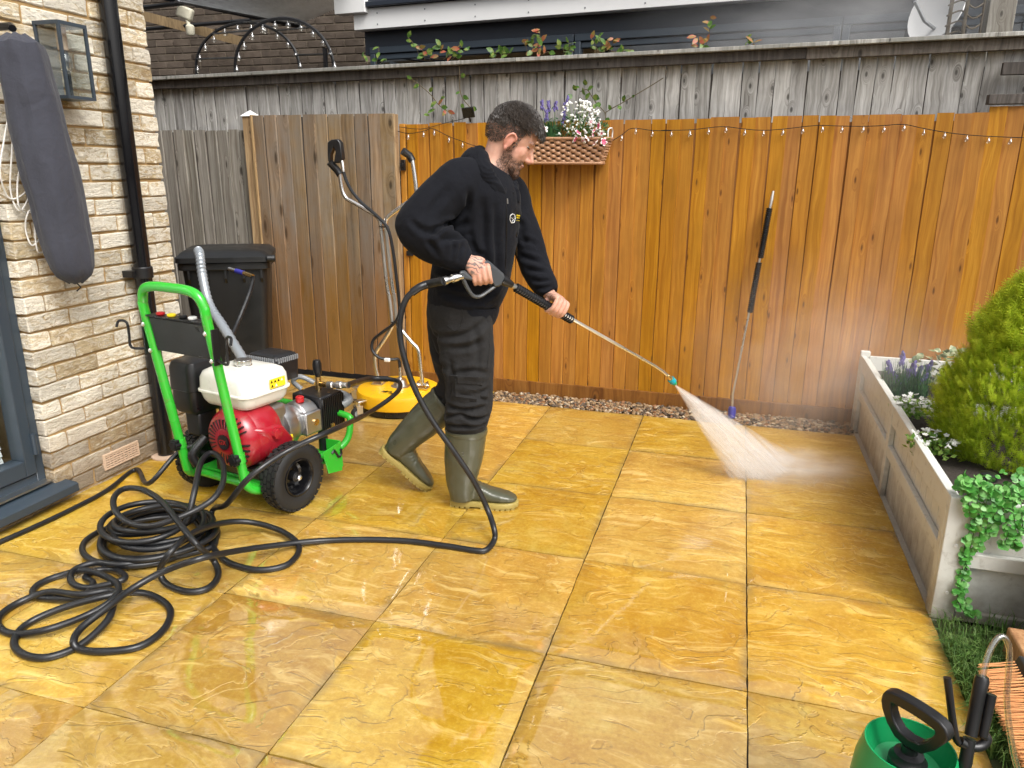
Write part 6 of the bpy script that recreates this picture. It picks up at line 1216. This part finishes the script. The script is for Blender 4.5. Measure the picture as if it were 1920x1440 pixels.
io = G(1765, 735, 0.35); MB().tube(spline([io, io+np.array([0.02, 0.02, 0.08]), io+np.array([0.0, 0.0, 0.16])], 4), 0.004, 6).build('stem', M_STEM, iv)
for k in range(130):
    p = io+np.array([rng.normal(0, 0.075), rng.normal(0, 0.06), 0.02+0.20*rng.random()]); put_leaf(IL, iv, p, (rng.normal(), rng.normal()-0.5, rng.normal(0, 0.5)), rng.uniform(0.7, 1.1), rng.normal(0, 0.5))
# ---- solar stake light
so2 = G(1850, 902, 0.42); sl3 = thing('solar_stake_light', 'black capped solar stake light at the front corner of the planter', 'light', (so2[0], so2[1], 0.345))
MB().lathe([(0.022, 0.0), (0.024, 0.05)], (so2[0], so2[1], 0.375), seg=16).build('lens', M_CLEAR, sl3); MB().lathe([(0.030, 0.0), (0.031, 0.008), (0.027, 0.022), (0.012, 0.028), (0.0, 0.029)], (so2[0], so2[1], 0.426), seg=20).build('cap', M_BLACK, sl3); MB().cyl((so2[0], so2[1], 0.33), (so2[0], so2[1], 0.376), 0.008).build('stake', M_BLACK, sl3)
# ---- trailing eucalyptus over the planter front
eu = thing('trailing_eucalyptus', 'trailing round-leaved green garland hanging over the planter front', 'plant', (1.30, 1.15, 0.43)); EL_ = leaf_mesh('leaf', 0.021, 0.0118, M_EUC, 0.12, 3, 0.1)
YF = 1.142
def vine_path(pts, y=YF): return [PY(x, yy, y-0.01*math.sin(i*1.3)) for i, (x, yy) in enumerate(pts)]
runs = [[(1826, 905), (1816, 940), (1820, 985), (1808, 1030), (1812, 1070), (1796, 1105), (1802, 1140), (1830, 1152)], [(1838, 905), (1832, 945), (1826, 1000), (1814, 1045), (1802, 1080), (1808, 1120), (1818, 1148)], [(1850, 912), (1848, 950), (1838, 990), (1834, 1030)], [(1865, 912), (1868, 950), (1860, 985), (1858, 1005)], [(1880, 915), (1882, 960), (1890, 1000), (1880, 1022)], [(1895, 918), (1900, 960), (1905, 1000), (1902, 1025)], [(1910, 915), (1916, 960), (1918, 1000)], [(1835, 905), (1860, 925), (1885, 945), (1915, 960)], [(1806, 895), (1815, 915), (1835, 930), (1870, 975)]]
for ri, rn in enumerate(runs):
    st = spline([np.array([PY(*rn[0], 1.2)[0], 1.22, 0.44])]+vine_path(rn), 5); MB().tube(st, 0.0016, 5).build('stem', M_STEMG, eu)
    for k, p in enumerate(st):
        for s in (1, -1):
            if rng.random() < 0.82: put_leaf(EL_, eu, p, (s*0.9+rng.normal(0, 0.3), -0.5+rng.normal(0, 0.3), rng.normal(-0.1, 0.4)), rng.uniform(0.75, 1.15), rng.normal(0, 0.5), (0, -1, 0.4))
for k in range(80):
    p = PY(rng.uniform(1800, 1925), rng.uniform(880, 960), 1.15+0.05*rng.random()); put_leaf(EL_, eu, p, (rng.normal(), -0.6, rng.normal(0, 0.6)), rng.uniform(0.8, 1.2), rng.normal(0, 0.6), (0, -1, 0.5))

# ================================================================== GRASS AND THINGS AT LOWER RIGHT
lw = MB(); lw.bx(1.176, 6.0, -2.5, 1.17, -0.055, -0.012); tag(lw.build('lawn', plain('lawn_soil', (0.055, 0.065, 0.022), 0.95, var=0.4, scale=50, bump=0.8), smooth=False), 'strip of rough lawn earth beside the patio', kind='structure')
gv, gf = [], []
for k in range(24000):
    x = 1.174+abs(rng.normal(0, 0.34)); y = rng.uniform(-0.35, 1.13)
    if y > 0.98+0.1*mnoise.noise(Vector((x*8, 0, 0))) and rng.random() < 0.8: continue
    if mnoise.noise(Vector((x*7, y*7, 2))) < -0.38: continue
    a = rng.uniform(0, 6.28); L = rng.uniform(0.045, 0.125); ln2 = rng.uniform(0.25, 1.0); d = np.array([math.cos(a), math.sin(a), 0]); s = np.array([-math.sin(a), math.cos(a), 0])*0.0016; p = np.array([x, y, -0.012]); q1 = p+d*L*0.35*ln2+np.array([0, 0, L*0.6]); q2 = p+d*L*0.95*ln2+np.array([0, 0, L*(0.95-0.6*ln2)])
    o = len(gv); gv += [p-s, p+s, q1-s*0.8, q1+s*0.8, q2]; gf += [(o, o+1, o+3, o+2), (o+2, o+3, o+4)]
gme = MB(); gme.add(gv, gf); tag(gme.build('grass', M_GRASS, smooth=False), 'rough green grass along the right edge of the patio', 'grass', kind='stuff')
tb_ = thing('timber_sleeper', 'brown timber sleeper end beside the grass at the right edge', 'timber', (1.55, 0.75, 0)); m = MB(); m.bx(1.315, 2.0, 0.30, 0.955, 0.03, 0.125); m.build('beam', M_BLOCK, tb_, 0.006); m = MB(); m.bx(1.335, 2.0, 0.33, 0.93, -0.012, 0.029); m.build('plinth', M_DARKW, tb_, 0.003)
rt = thing('rattan_pot', 'grey woven rattan pot at the right edge beside the planter', 'pot', (1.62, 1.03, 0)); 
MB().rings([rr(1.455, 1.80, 0.985, 1.11, -0.012, 0.02), rr(1.40, 1.86, 0.965, 1.125, 0.33, 0.02)]).build('liner', M_BLACK, rt)
for k in range(20):
    z = -0.004+k*0.0168; f = k/20; xa, xb, ya, yb = 1.452-0.053*f, 1.803+0.055*f, 0.982-0.019*f, 1.113+0.014*f; loop2 = rr(xa, xb, ya, yb, z, 0.02, 3); pts = []
    for i in range(len(loop2)):
        p0, p1_ = np.array(loop2[i]), np.array(loop2[(i+1) % len(loop2)]); L = np.linalg.norm(p1_-p0); ns = max(1, int(L/0.012))
        for j in range(ns): pts.append(p0+(p1_-p0)*j/ns)
    ctr = np.array([(xa+xb)/2, (ya+yb)/2, z]); pts = [p+(p-ctr)/np.linalg.norm(p-ctr)*0.005*(1 if (i//2+k) % 2 else -0.4) for i, p in enumerate(pts)]; MB().tube(pts, 0.007, 5, closed=True).build('strand', M_RATT, rt)
br_ = thing('broom_head', 'broom head with stiff orange bristles lying on the grass at the right edge', 'broom', (1.29, 0.6, 0.02))
m = MB(); m.box((1.305, 0.575, 0.105), (0.035, 0.44, 0.055), ((0.95, 0, -0.3), (0, 1, 0), (0.3, 0, 0.95))); m.build('block', M_BROOM, br_, 0.006)
bm2 = MB()
for i in range(34):
    for j in range(4):
        for k in range(3):
            p = np.array([1.290-0.002*j, 0.372+i*0.0123+rng.normal(0, 0.001), 0.088+0.011*j]); q_ = p+np.array([-0.085+rng.normal(0, 0.002), rng.normal(0, 0.0025), -0.028+rng.normal(0, 0.004)]); bm2.tube([p, q_], [0.0014, 0.0010], 4, cap=False)
b2 = bm2.build('bristles', M_BRIST, br_); b2['kind'] = 'stuff'
# ---- pump sprayer
SPd = 1.50; so3 = DD(1707, 1398, SPd); zr = so3[2]; sx_, sy_ = so3[0], so3[1]
spr = thing('pump_sprayer', 'green pump sprayer bottle with black handle at the bottom right corner', 'sprayer', (sx_, sy_, 0))
MB().lathe([(0.085, 0.0), (0.097, 0.01), (0.100, 0.05), (0.100, zr-0.10), (0.096, zr-0.05), (0.086, zr-0.008), (0.084, zr), (0.081, zr), (0.080, zr-0.006), (0.062, zr-0.045), (0.035, zr-0.055), (0.0, zr-0.055)], (sx_, sy_, 0), seg=40).build('tank', M_SPRAYG, spr)
MB().lathe([(0.034, 0.0), (0.036, 0.006), (0.036, 0.022), (0.030, 0.028), (0.028, 0.036), (0.016, 0.040), (0.015, 0.055), (0.0, 0.056)], (sx_, sy_, zr-0.054), seg=24).build('pump_collar', M_BLACK, spr)
hdv = np.array([0.74, -0.67, 0.0]); hn = np.array([0.67, 0.74, 0]); ho3 = np.array([sx_, sy_, zr])
def H3(a, z): return ho3+hdv*a+EZ*z
hm3 = MB(); outer = [(-0.066, 0.082), (-0.050, 0.098), (0.0, 0.102), (0.05, 0.098), (0.068, 0.082), (0.066, 0.06), (0.028, 0.006), (-0.028, 0.006), (-0.062, 0.05)]
inner = [(-0.044, 0.072), (-0.035, 0.076), (0.0, 0.078), (0.035, 0.076), (0.044, 0.072), (0.042, 0.058), (0.020, 0.026), (-0.020, 0.026), (-0.040, 0.052)]
outer = [tuple(p) for p in spline([np.array(q) for q in outer], 2, True)]; inner = [tuple(p) for p in spline([np.array(q) for q in inner], 2, True)]
hv = []
for z_ in (-0.013, 0.013): hv += [H3(a, z)+hn*z_ for a, z in outer]+[H3(a, z)+hn*z_ for a, z in inner]
n9 = 18; hf = []
for i in range(n9):
    j = (i+1) % n9; hf += [(i, j, n9+j, n9+i), (36+i, 36+n9+i, 36+n9+j, 36+j), (i, 36+i, 36+j, j), (n9+i, n9+j, 36+n9+j, 36+n9+i)]
hm3.add(hv, hf); hm3.build('pump_handle', M_BLACK, spr, 0.004)
def SD(x, y, d=1.46): return DD(x, y, d)
MB().tube([SD(1842, 1268), SD(1841, 1276), SD(1835, 1300), SD(1820, 1378)], [0.011, 0.0135, 0.0125, 0.0115], 16).build('wand_grip', M_BLACK, spr)
MB().tube([SD(1859, 1302, 1.455), SD(1843, 1380, 1.455)], [0.0095, 0.0085], 14).build('wand_holder', M_BLACK, spr)
MB().tube(spline([SD(1776, 1270), SD(1780, 1300), SD(1786, 1350), SD(1795, 1390), SD(1812, 1397), SD(1818, 1385)], 5), 0.0078, 10, rb=0.006).build('trigger_lever', M_BLACK, spr)
MB().tube(spline([SD(1800, 1390), SD(1820, 1400), SD(1840, 1398), SD(1850, 1385), SD(1838, 1374)], 4), 0.010, 10).build('wand_clip', M_BLACK, spr)
MB().tube([SD(1818, 1385), SD(1810, 1430), SD(1802, 1475), np.array([sx_+0.085, sy_+0.03, 0.05])], [0.0115, 0.012, 0.007, 0.006], 12).build('wand', M_BLACK, spr)
MB().tube(spline([SD(1842, 1270), SD(1848, 1245), SD(1857, 1218), SD(1868, 1200), SD(1879, 1193), SD(1888, 1202), SD(1893, 1222), SD(1891, 1262), SD(1888, 1310), SD(1892, 1360), SD(1900, 1410), SD(1910, 1470), SD(1880, 1560), np.array([sx_+0.09, sy_-0.02, 0.06])], 5), 0.0058, 10).build('clear_hose', M_CLEAR, spr)

# ================================================================== FLOWER BASKET ON THE FENCE
BY = 3.075; bl_, br2 = PY(972, 258, BY), PY(1141, 258, BY); zt_, zb_ = br2[2]-0.005, PY(1125, 306, BY)[2]; xl, xr = bl_[0], br2[0]
wk = thing('wicker_basket', 'tan woven wicker trough hung on the orange fence', 'basket', ((xl+xr)/2, 3.14, zb_))
MB().rings([rr(xl+0.05, xr-0.05, BY+0.022, 3.205, zb_+0.003, 0.015, 3), rr(xl+0.012, xr-0.012, BY+0.012, 3.208, zt_-0.01, 0.015, 3)]).build('liner', plain('dark_wicker_liner', (0.06, 0.03, 0.018), 0.8), wk)
rows = 9
for k in range(rows):
    f = (k+0.5)/rows; z = zb_+(zt_-zb_)*f; ins = 0.045*(1-f); L = (xr-xl)-2*ins; seg_n = 8; wv = MB()
    for i in range(seg_n*6+1):
        pass
    pts = []; rad = []
    for i in range(seg_n*8+1):
        u = i/(seg_n*8); ph = u*seg_n*math.pi*2+(math.pi if k % 2 else 0); pts.append((xl+ins+L*u, BY+0.012-0.008*math.cos(ph)+0.010*(1-f)*1.0, z)); rad.append(0.0088+0.0012*math.cos(ph))
    wv.tube(pts, [0.0045]*len(pts), 8, ref=(0, 1, 0), rb=rad); wv.build('strand', M_WICK, wk)
    sdv = MB(); pts = [(xr-ins-0.002+0.007*math.cos(j*2.1+(math.pi if k % 2 else 0)), BY+0.02+(3.2-BY-0.02)*j/8, z) for j in range(9)]; sdv.tube(pts, 0.0065, 6); sdv.build('strand', M_WICK, wk)
def rim_t(z, ins): 
    lo = rr(xl+ins-0.004, xr-ins+0.004, BY+0.004+ins*0.2, 3.21, z, 0.015, 3); return MB().tube(lo, 0.008, 8, closed=True)
rim_t(zt_+0.002, 0).build('rim', M_WICK, wk); rim_t(zb_, 0.045).build('rim', M_WICK, wk)
MB().tube(spline([(xr-0.005, 3.09, zt_), (xr-0.006, 3.09, zt_+0.045), (xr+0.002, 3.15, zt_+0.06), (xr+0.002, 3.19, zt_+0.045), (xr, 3.195, zt_)], 4), 0.004, 6).build('handle', M_WHITEP, wk)
def bq(x, y, d=0.0): return PY(x, y, 3.14+d)
o = bq(1030, 262); o[2] = zt_-0.03; lavender('basket_lavender', 'purple artificial lavender in the wicker trough beside the head', o, [bq(x, y, d) for x, y, d in ((1017, 199, 0), (1029, 200, 0.02), (1041, 201, 0.02), (1063, 190, 0.03), (1025, 218, -0.02), (1058, 212, 0), (1056, 226, -0.02))], 7, leaves=420, spread=0.075, hgt=0.15, Ls=0.05, w=0.010)
wf = thing('basket_white_flowers', 'spray of tiny white flowers in the wicker trough', 'flowers', bq(1085, 262)); b0 = bq(1083, 262); b0[2] = zt_-0.03
WB_ = MB().ell((0, 0, 0), (0.006, 0.006, 0.006), nu=7, nv=5).mesh('flower', [M_WHITEF])
fol = MB()
for k in range(95):
    x, y = rng.normal(1088, 22), rng.uniform(190, 256)
    if x < 1048 or x > 1128 or (y < 205 and not 1060 < x < 1108): continue
    p = bq(x, y, rng.uniform(-0.05, 0.04)); fol.tube([b0+np.array([rng.normal(0, 0.02), 0, 0]), (b0+p)/2+np.array([0, -0.01, 0]), p], 0.0009, 4, cap=False)
    for j in range(3): inst(WB_, 'flower', wf, p+rng.normal(0, 0.007, 3), (0, 0, 0), (1, 1, 1))
fol.build('stems', M_LEAFL, wf)
lf2 = MB()
for k in range(620):
    x, y = rng.uniform(1012, 1142), rng.uniform(205, 266)
    if y < 215+abs(x-1080)*0.35 and rng.random() < 0.85: continue
    p = bq(x, y, rng.uniform(-0.06, 0.05)); d = rng.normal(0, 1, 3); d[2] = abs(d[2])*0.8; d /= np.linalg.norm(d); s = np.cross(d, rng.standard_normal(3)); s = s/np.linalg.norm(s)*0.0045; lf2.add([p, p+d*0.012-s, p+d*0.030, p+d*0.012+s], [(0, 1, 2, 3)])
lf2.build('foliage', M_LEAFD, wf, smooth=False)
pk = thing('basket_pink_flowers', 'pink and white blossoms spilling over the wicker trough', 'flowers', bq(1110, 268)); pm = MB()
for j in range(5):
    a = j*1.2566; pm.cm = 1; pm.ell((0.016*math.cos(a), 0.016*math.sin(a), 0.004), (0.0105, 0.0085, 0.003), ((math.cos(a), math.sin(a), 0.25), (-math.sin(a), math.cos(a), 0), (0, 0, 1)), 7, 5); pm.cm = 0; pm.ell((0.011*math.cos(a), 0.011*math.sin(a), 0.0055), (0.0095, 0.007, 0.003), ((math.cos(a), math.sin(a), 0.25), (-math.sin(a), math.cos(a), 0), (0, 0, 1)), 7, 5)
pm = pm.mesh('blossom', [M_PINKF, M_WHITEF])
for x, y in ((1021, 241), (1108, 228), (1083, 250), (1077, 260), (1092, 264), (1102, 258), (1116, 246), (1124, 236), (1117, 270), (1131, 266), (1110, 250), (1128, 250)): inst(pm, 'blossom', pk, PY(x, y, 3.055+0.02*rng.random()), (math.pi/2+rng.normal(0, 0.5), rng.normal(0, 0.5), rng.uniform(0, 6)), (0.95, 0.95, 1))
for x, y in ((1010, 232), (1014, 222), (1136, 256), (1140, 262), (1122, 262), (1134, 246)): put_leaf(leaf_mesh('leaf', 0.03, 0.010, M_LEAFL), pk, PY(x, y, 3.08), (rng.normal(), -0.6, 0.4))

# ================================================================== FESTOON LIGHTS ALONG THE FENCE
B2 = bulb_mesh(0.0115)
ff = thing('fence_festoon_lights', 'string of small clear bulbs looped along the orange fence', 'string lights', (0, 3.2, 1.6))
r3 = lambda x, y: PY(1240+x*0.354, y*0.354, 3.205); r2 = lambda x, y: PY(640+x*0.34375, y*0.34375, 3.205)
wire = [r2(x, y) for x, y in ((305, 715), (367, 728), (450, 716), (498, 702), (588, 745), (662, 772), (735, 797), (900, 830), (1100, 830), (1300, 815), (1445, 782), (1530, 736), (1585, 700), (1697, 712), (1800, 713))]+[r3(x, y) for x, y in ((0, 690), (150, 688), (320, 671), (442, 684), (540, 690), (643, 684), (820, 665), (955, 668), (1080, 669), (1180, 665), (1280, 659), (1388, 680), (1498, 700), (1615, 714), (1730, 722), (1920, 730))]
MB().tube(spline(wire, 4), 0.0022, 5).build('cable', M_BLACK, ff)
for p in [r2(x, y) for x, y in ((367, 752), (450, 740), (508, 729), (588, 768), (662, 797), (1445, 803), (1530, 759), (1606, 722), (1697, 734), (1800, 737), (1902, 737))]+[r3(x, y) for x, y in ((150, 712), (250, 702), (342, 694), (442, 708), (540, 712), (643, 708), (748, 699), (852, 690), (955, 692), (1067, 692), (1177, 692), (1283, 684), (1388, 708), (1498, 724), (1615, 740), (1730, 750), (1846, 754))]: inst(B2, 'bulb', ff, p+np.array([0, -0.004, 0]))
MB().tube(spline([PY(748, 238, 3.21), PY(790, 242, 3.21), PY(830, 232, 3.21), PY(872, 222, 3.21)], 4), 0.002, 5).build('lead_cable', M_BLACK, ff)
sp3 = PY(878, 211, 3.19); spn = thing('solar_charger', 'small square black solar panel clipped to the fence top', 'solar panel', sp3); MB().box(sp3, (0.075, 0.012, 0.062), ((0.99, 0, 0.08), (0, 0.93, 0.35), (-0.08, -0.35, 0.93))).build('panel', M_GLOSSB, spn, 0.003); MB().cyl(sp3+np.array([0, 0.01, -0.02]), sp3+np.array([0, 0.04, -0.05]), 0.006).build('clip', M_BLACK, spn)
# ================================================================== CLIMBERS
VL = leaf_mesh('leaf', 0.050, 0.016, M_VINE, 0.2); VR = leaf_mesh('leaf', 0.055, 0.015, M_VINER, 0.2); VO = leaf_mesh('leaf', 0.042, 0.017, M_VINE, 0.15)
def climber(label, stem_px, y, leaves, grp='climber shoots on the tall fence', name='climber_shoot', r=0.0028, base=None):
    pts = [PY(px_, py_, y) for px_, py_ in stem_px]
    t = thing(name, label, 'plant', pts[0], group=grp); MB().tube(spline(([np.array(base)] if base is not None else [])+pts, 4), r, 5).build('stem', M_STEM, t)
    for (lx, ly, dx, dy, s, kind) in leaves:
        p = PY(lx, ly, y-0.012); q_ = PY(lx+dx, ly+dy, y-0.03-0.02*rng.random()); put_leaf({'g': VL, 'r': VR, 'o': VO}[kind], t, p, q_-p, s, rng.normal(0, 0.4), (0, -1, 0.3))
    return t
FB = 3.318
climber('thin climber stem hanging straight down from the capping above the solar panel', [(861, 112), (862, 140), (862, 165), (868, 185), (885, 205)], 3.285, [(864, 142, 14, -2, 0.9, 'o'), (862, 172, -12, 6, 0.7, 'o'), (868, 180, 14, 8, 0.9, 'g'), (884, 203, 14, 4, 1.0, 'o'), (864, 196, 12, 10, 0.8, 'o')])
climber('leafy climber shoot slanting across the grey boards left of the solar panel', [(770, 148), (790, 162), (808, 178), (822, 196), (835, 206), (852, 214)], FB-0.01, [(772, 148, -10, -6, 0.7, 'g'), (785, 158, -10, 8, 0.8, 'g'), (805, 172, 8, -12, 0.8, 'g'), (818, 190, -10, 8, 1.0, 'g'), (822, 196, 8, -14, 0.9, 'r'), (828, 200, 14, 2, 0.9, 'g'), (836, 206, -6, 12, 0.8, 'r'), (815, 205, -12, 4, 1.0, 'g'), (840, 208, 14, 6, 0.9, 'r'), (805, 216, -12, -2, 0.9, 'o'), (826, 186, 10, -8, 0.8, 'g')])
climber('glossy green climber shoot above the white flowers of the trough', [(1135, 225), (1134, 211), (1120, 196), (1108, 178), (1100, 168), (1088, 172)], FB-0.02, [(1075, 165, 18, -4, 1.0, 'o'), (1073, 178, -10, 6, 1.0, 'o'), (1080, 170, -6, -12, 0.9, 'o'), (1092, 165, 4, 16, 1.1, 'o'), (1102, 168, 14, -10, 1.0, 'o'), (1104, 174, -6, 14, 1.0, 'o'), (1112, 180, 12, 6, 1.1, 'o'), (1120, 192, 8, 14, 0.9, 'o'), (1118, 195, -8, 12, 0.8, 'o'), (1136, 222, 8, 8, 0.9, 'o'), (1098, 160, -2, -12, 0.9, 'o')])
climber('bare twining stem curving up to the right over the grey boards', [(1134, 212), (1150, 202), (1172, 190), (1195, 176), (1222, 160), (1244, 146)], FB-0.01, [(1160, 198, 6, 12, 0.8, 'o'), (1168, 190, 4, -16, 0.8, 'g'), (1185, 182, 8, -6, 0.5, 'g'), (1145, 206, -4, -12, 0.7, 'g')])
def tuft(label, bx_, by_, shoots):
    base = PY(bx_, by_, 3.345); t = thing('climber_tuft', label, 'plant', base, group='climber tufts above the capping')
    for (tx, ty, n_, kind) in shoots:
        tip = PY(tx, ty, 3.34+rng.normal(0, 0.02)); root = PY(bx_+(tx-bx_)*0.5, by_+2, 3.36); st = spline([root, (root+tip)/2+np.array([0.01, 0, 0.01]), tip], 6); MB().tube(st, 0.0018, 4).build('stem', M_STEM, t)
        for k in range(n_):
            p = st[int((0.25+0.75*k/max(1, n_-1))*(len(st)-1))] if n_ > 1 else st[-1]; a = rng.uniform(0, 6.28); put_leaf({'g': VL, 'r': VR, 'o': VO}[kind if rng.random() < 0.7 else 'g'], t, p, (math.cos(a), -0.5, math.sin(a)*0.8+0.35), rng.uniform(0.65, 1.0), rng.normal(0, 0.6), (0, -1, 0.4))
tuft('two thin wispy shoots above the capping beside the white fascia end', 700, 118, [(679, 108, 2, 'g'), (710, 88, 3, 'g'), (725, 112, 2, 'g')])
tuft('bushy green and bronze tuft above the capping, left of the man', 812, 110, [(765, 70, 4, 'g'), (782, 84, 5, 'r'), (800, 95, 4, 'g'), (826, 86, 5, 'r'), (850, 100, 4, 'g'), (866, 88, 4, 'r'), (880, 92, 5, 'g')])
tuft('low green tuft on the capping behind the man', 938, 104, [(922, 98, 4, 'g'), (940, 98, 4, 'g'), (956, 100, 3, 'g')])
tuft('tall tuft with a bright red leaf shoot above the capping', 1000, 102, [(978, 78, 3, 'r'), (995, 72, 5, 'g'), (1012, 55, 6, 'r'), (1014, 78, 5, 'r'), (1030, 98, 2, 'r')])
tuft('small olive tuft on the capping above the wicker trough', 1062, 100, [(1050, 88, 4, 'g'), (1066, 80, 4, 'g'), (1076, 95, 3, 'g')])
tuft('spreading tuft with pinkish tips above the capping right of the trough', 1130, 98, [(1108, 72, 4, 'r'), (1122, 70, 3, 'r'), (1135, 84, 5, 'g'), (1150, 72, 5, 'r'), (1170, 94, 3, 'g'), (1188, 94, 2, 'g')])
tuft('slender shoot standing tall above the capping, right of centre', 1310, 92, [(1332, 32, 7, 'r'), (1305, 68, 4, 'r'), (1318, 82, 3, 'r')])
tuft('small single sprig on the capping near the mist', 1405, 86, [(1400, 72, 4, 'g'), (1412, 80, 3, 'r')])
# ================================================================== WATER
N0 = LP(1266, 722); A0, A1 = G(1384, 894, 0.004), G(1500, 899, 0.004); mid = (A0+A1)/2; axis = mid-N0; LEN = np.linalg.norm(axis); axis /= LEN
sd3 = (A1-A0); SW = np.linalg.norm(sd3); sd3 = sd3/SW; sd3 = sd3-axis*(axis@sd3); sd3 /= np.linalg.norm(sd3); th3 = np.cross(axis, sd3)
def fan(mb, t0, t1, s0, s1, k):
    R = []
    for i in range(9):
        u = i/8; d = LEN*(t0+(t1-t0)*u); hw = s0+(s1-s0)*u; ht = 0.006+0.045*u; c = N0+axis*d
        R.append([c+sd3*hw*math.cos(a)+th3*ht*math.sin(a) for a in np.linspace(0, 2*math.pi, 16, endpoint=False)])
    return mb.rings(R)
def vol(name, dens_fn, col=(1.0, 1.0, 1.0), aniso=0.1):
    t = NT(name); t.t.nodes.remove(t.p); v = t.n('VolumePrincipled'); t.inp(v, 'Color', col); t.inp(v, 'Anisotropy', aniso); t.inp(v, 'Density', dens_fn(t)); t.t.links.new(v.outputs[0], t.out.inputs['Volume']); return t.mat
def spray_density(t):
    p = t.n('NewGeometry').outputs['Position'] if False else t.n('TexCoord').outputs['Object']
    s = t.n('SeparateXYZ'); t.inp(s, 0, p); z = s.outputs[2]                         # local z runs along the jet
    st = t.noise(t.vmath('MULTIPLY', p, (60, 60, 2.2)), 1.0, 4, 0.65); half = t.math('ADD', 0.004, t.math('MULTIPLY', z, SW*0.60/LEN)); across = t.math('DIVIDE', t.math('ABSOLUTE', s.outputs[0]), half)
    edge = t.rng(across, 1.0, 0.25); thick = t.rng(t.math('DIVIDE', t.math('ABSOLUTE', s.outputs[1]), t.math('ADD', 0.005, t.math('MULTIPLY', z, 0.05))), 1.0, 0.1)
    d = t.math('MULTIPLY', t.math('MULTIPLY', edge, thick), t.rng(st, 0.36, 0.64, 0.25, 1.6)); near_ = t.rng(z, 0.0, LEN, 160.0, 46.0)
    return t.math('MULTIPLY', d, near_)
m = MB(); fan(m, 0.0, 1.02, 0.006, SW*0.60, 0); ob = m.build('water_jet', vol('spray_volume', spray_density))
Mx = Matrix((V(sd3), V(th3), V(axis))).transposed().to_4x4(); Mx.translation = V(N0); ob.data.transform(Mx.inverted()); ob.matrix_world = Mx
tag(ob, 'fan of white water spray from the lance nozzle to the paving', 'water spray', kind='stuff')
# droplets and streaks of the same fan
dm = MB()
for k in range(260):
    u = rng.random()**0.7; s = np.clip(rng.normal(0, 0.5), -1.15, 1.15); d0 = LEN*u*0.97; c = N0+axis*d0+sd3*(s*SW*0.5*u)+th3*rng.normal(0, 0.012+0.02*u); dr_ = axis+sd3*(s*SW*0.5/LEN); L = rng.uniform(0.02, 0.07); w = rng.uniform(0.0003, 0.0007)
    dm.tube([c, c+dr_*L], [w, w*0.5], 4)
for k in range(900):
    t_ = rng.random(); b = A0*(1-t_)+A1*t_+np.array([rng.normal(0.05, 0.10), rng.normal(0, 0.05), 0]); c = np.array([b[0], b[1], abs(rng.normal(0, 0.035))+0.003]); dm.ell(c, rng.uniform(0.0006, 0.0016), nu=5, nv=4)
def drop_mat():
    t = NT('water_drops'); return t.set(col=(0.95, 0.95, 0.95), rough=0.6, spec=0.3, alpha=0.35)
tag(dm.build('water_droplets', drop_mat()), 'fine droplets splashing where the spray strikes the paving', 'water droplets', kind='stuff')
# drifting mist round the strike point
def mist_density(peak, sc=3.2):
    def f(t):
        p = t.n('TexCoord').outputs['Object']; r = t.n('VectorMath', operation='LENGTH'); t.inp(r, 0, p); fall = t.rng(r.outputs['Value'], 1.0, 0.1); fall = t.math('MULTIPLY', fall, fall)
        n_ = t.noise(t.n('NewGeometry').outputs['Position'] if False else p, sc, 4, 0.6, 0.4); return t.math('MULTIPLY', t.math('MULTIPLY', fall, t.rng(n_, 0.36, 0.66, 0.1, 1.4)), peak)
    return f
def cloud(name, label, c, r, peak, sc=3.2, rot=0.0):
    o = bpy.data.objects.new(name, MB().ell((0, 0, 0), 1.0, nu=24, nv=16).mesh(name, [vol(name+'_volume', mist_density(peak, sc))])); link(o); o.location = tuple(c); o.scale = r; o.rotation_euler = (0, 0, rot); return tag(o, label, 'mist', kind='stuff')
cloud('splash_mist', 'low white splash mist where the spray strikes the paving', ((A0+A1)/2+np.array([0.10, 0.05, 0.045])), (0.46, 0.26, 0.12), 13.0, 3.4, 0.25)
cloud('spray_mist', 'thin pale mist drifting towards the fence corner', (0.95, 2.72, 0.42), (0.95, 0.62, 0.75), 0.9, 2.4)
cloud('high_mist', 'faint mist drifting above the capping rail at upper right', (0.95, 3.75, 2.25), (1.5, 0.42, 0.5), 1.3, 2.6)
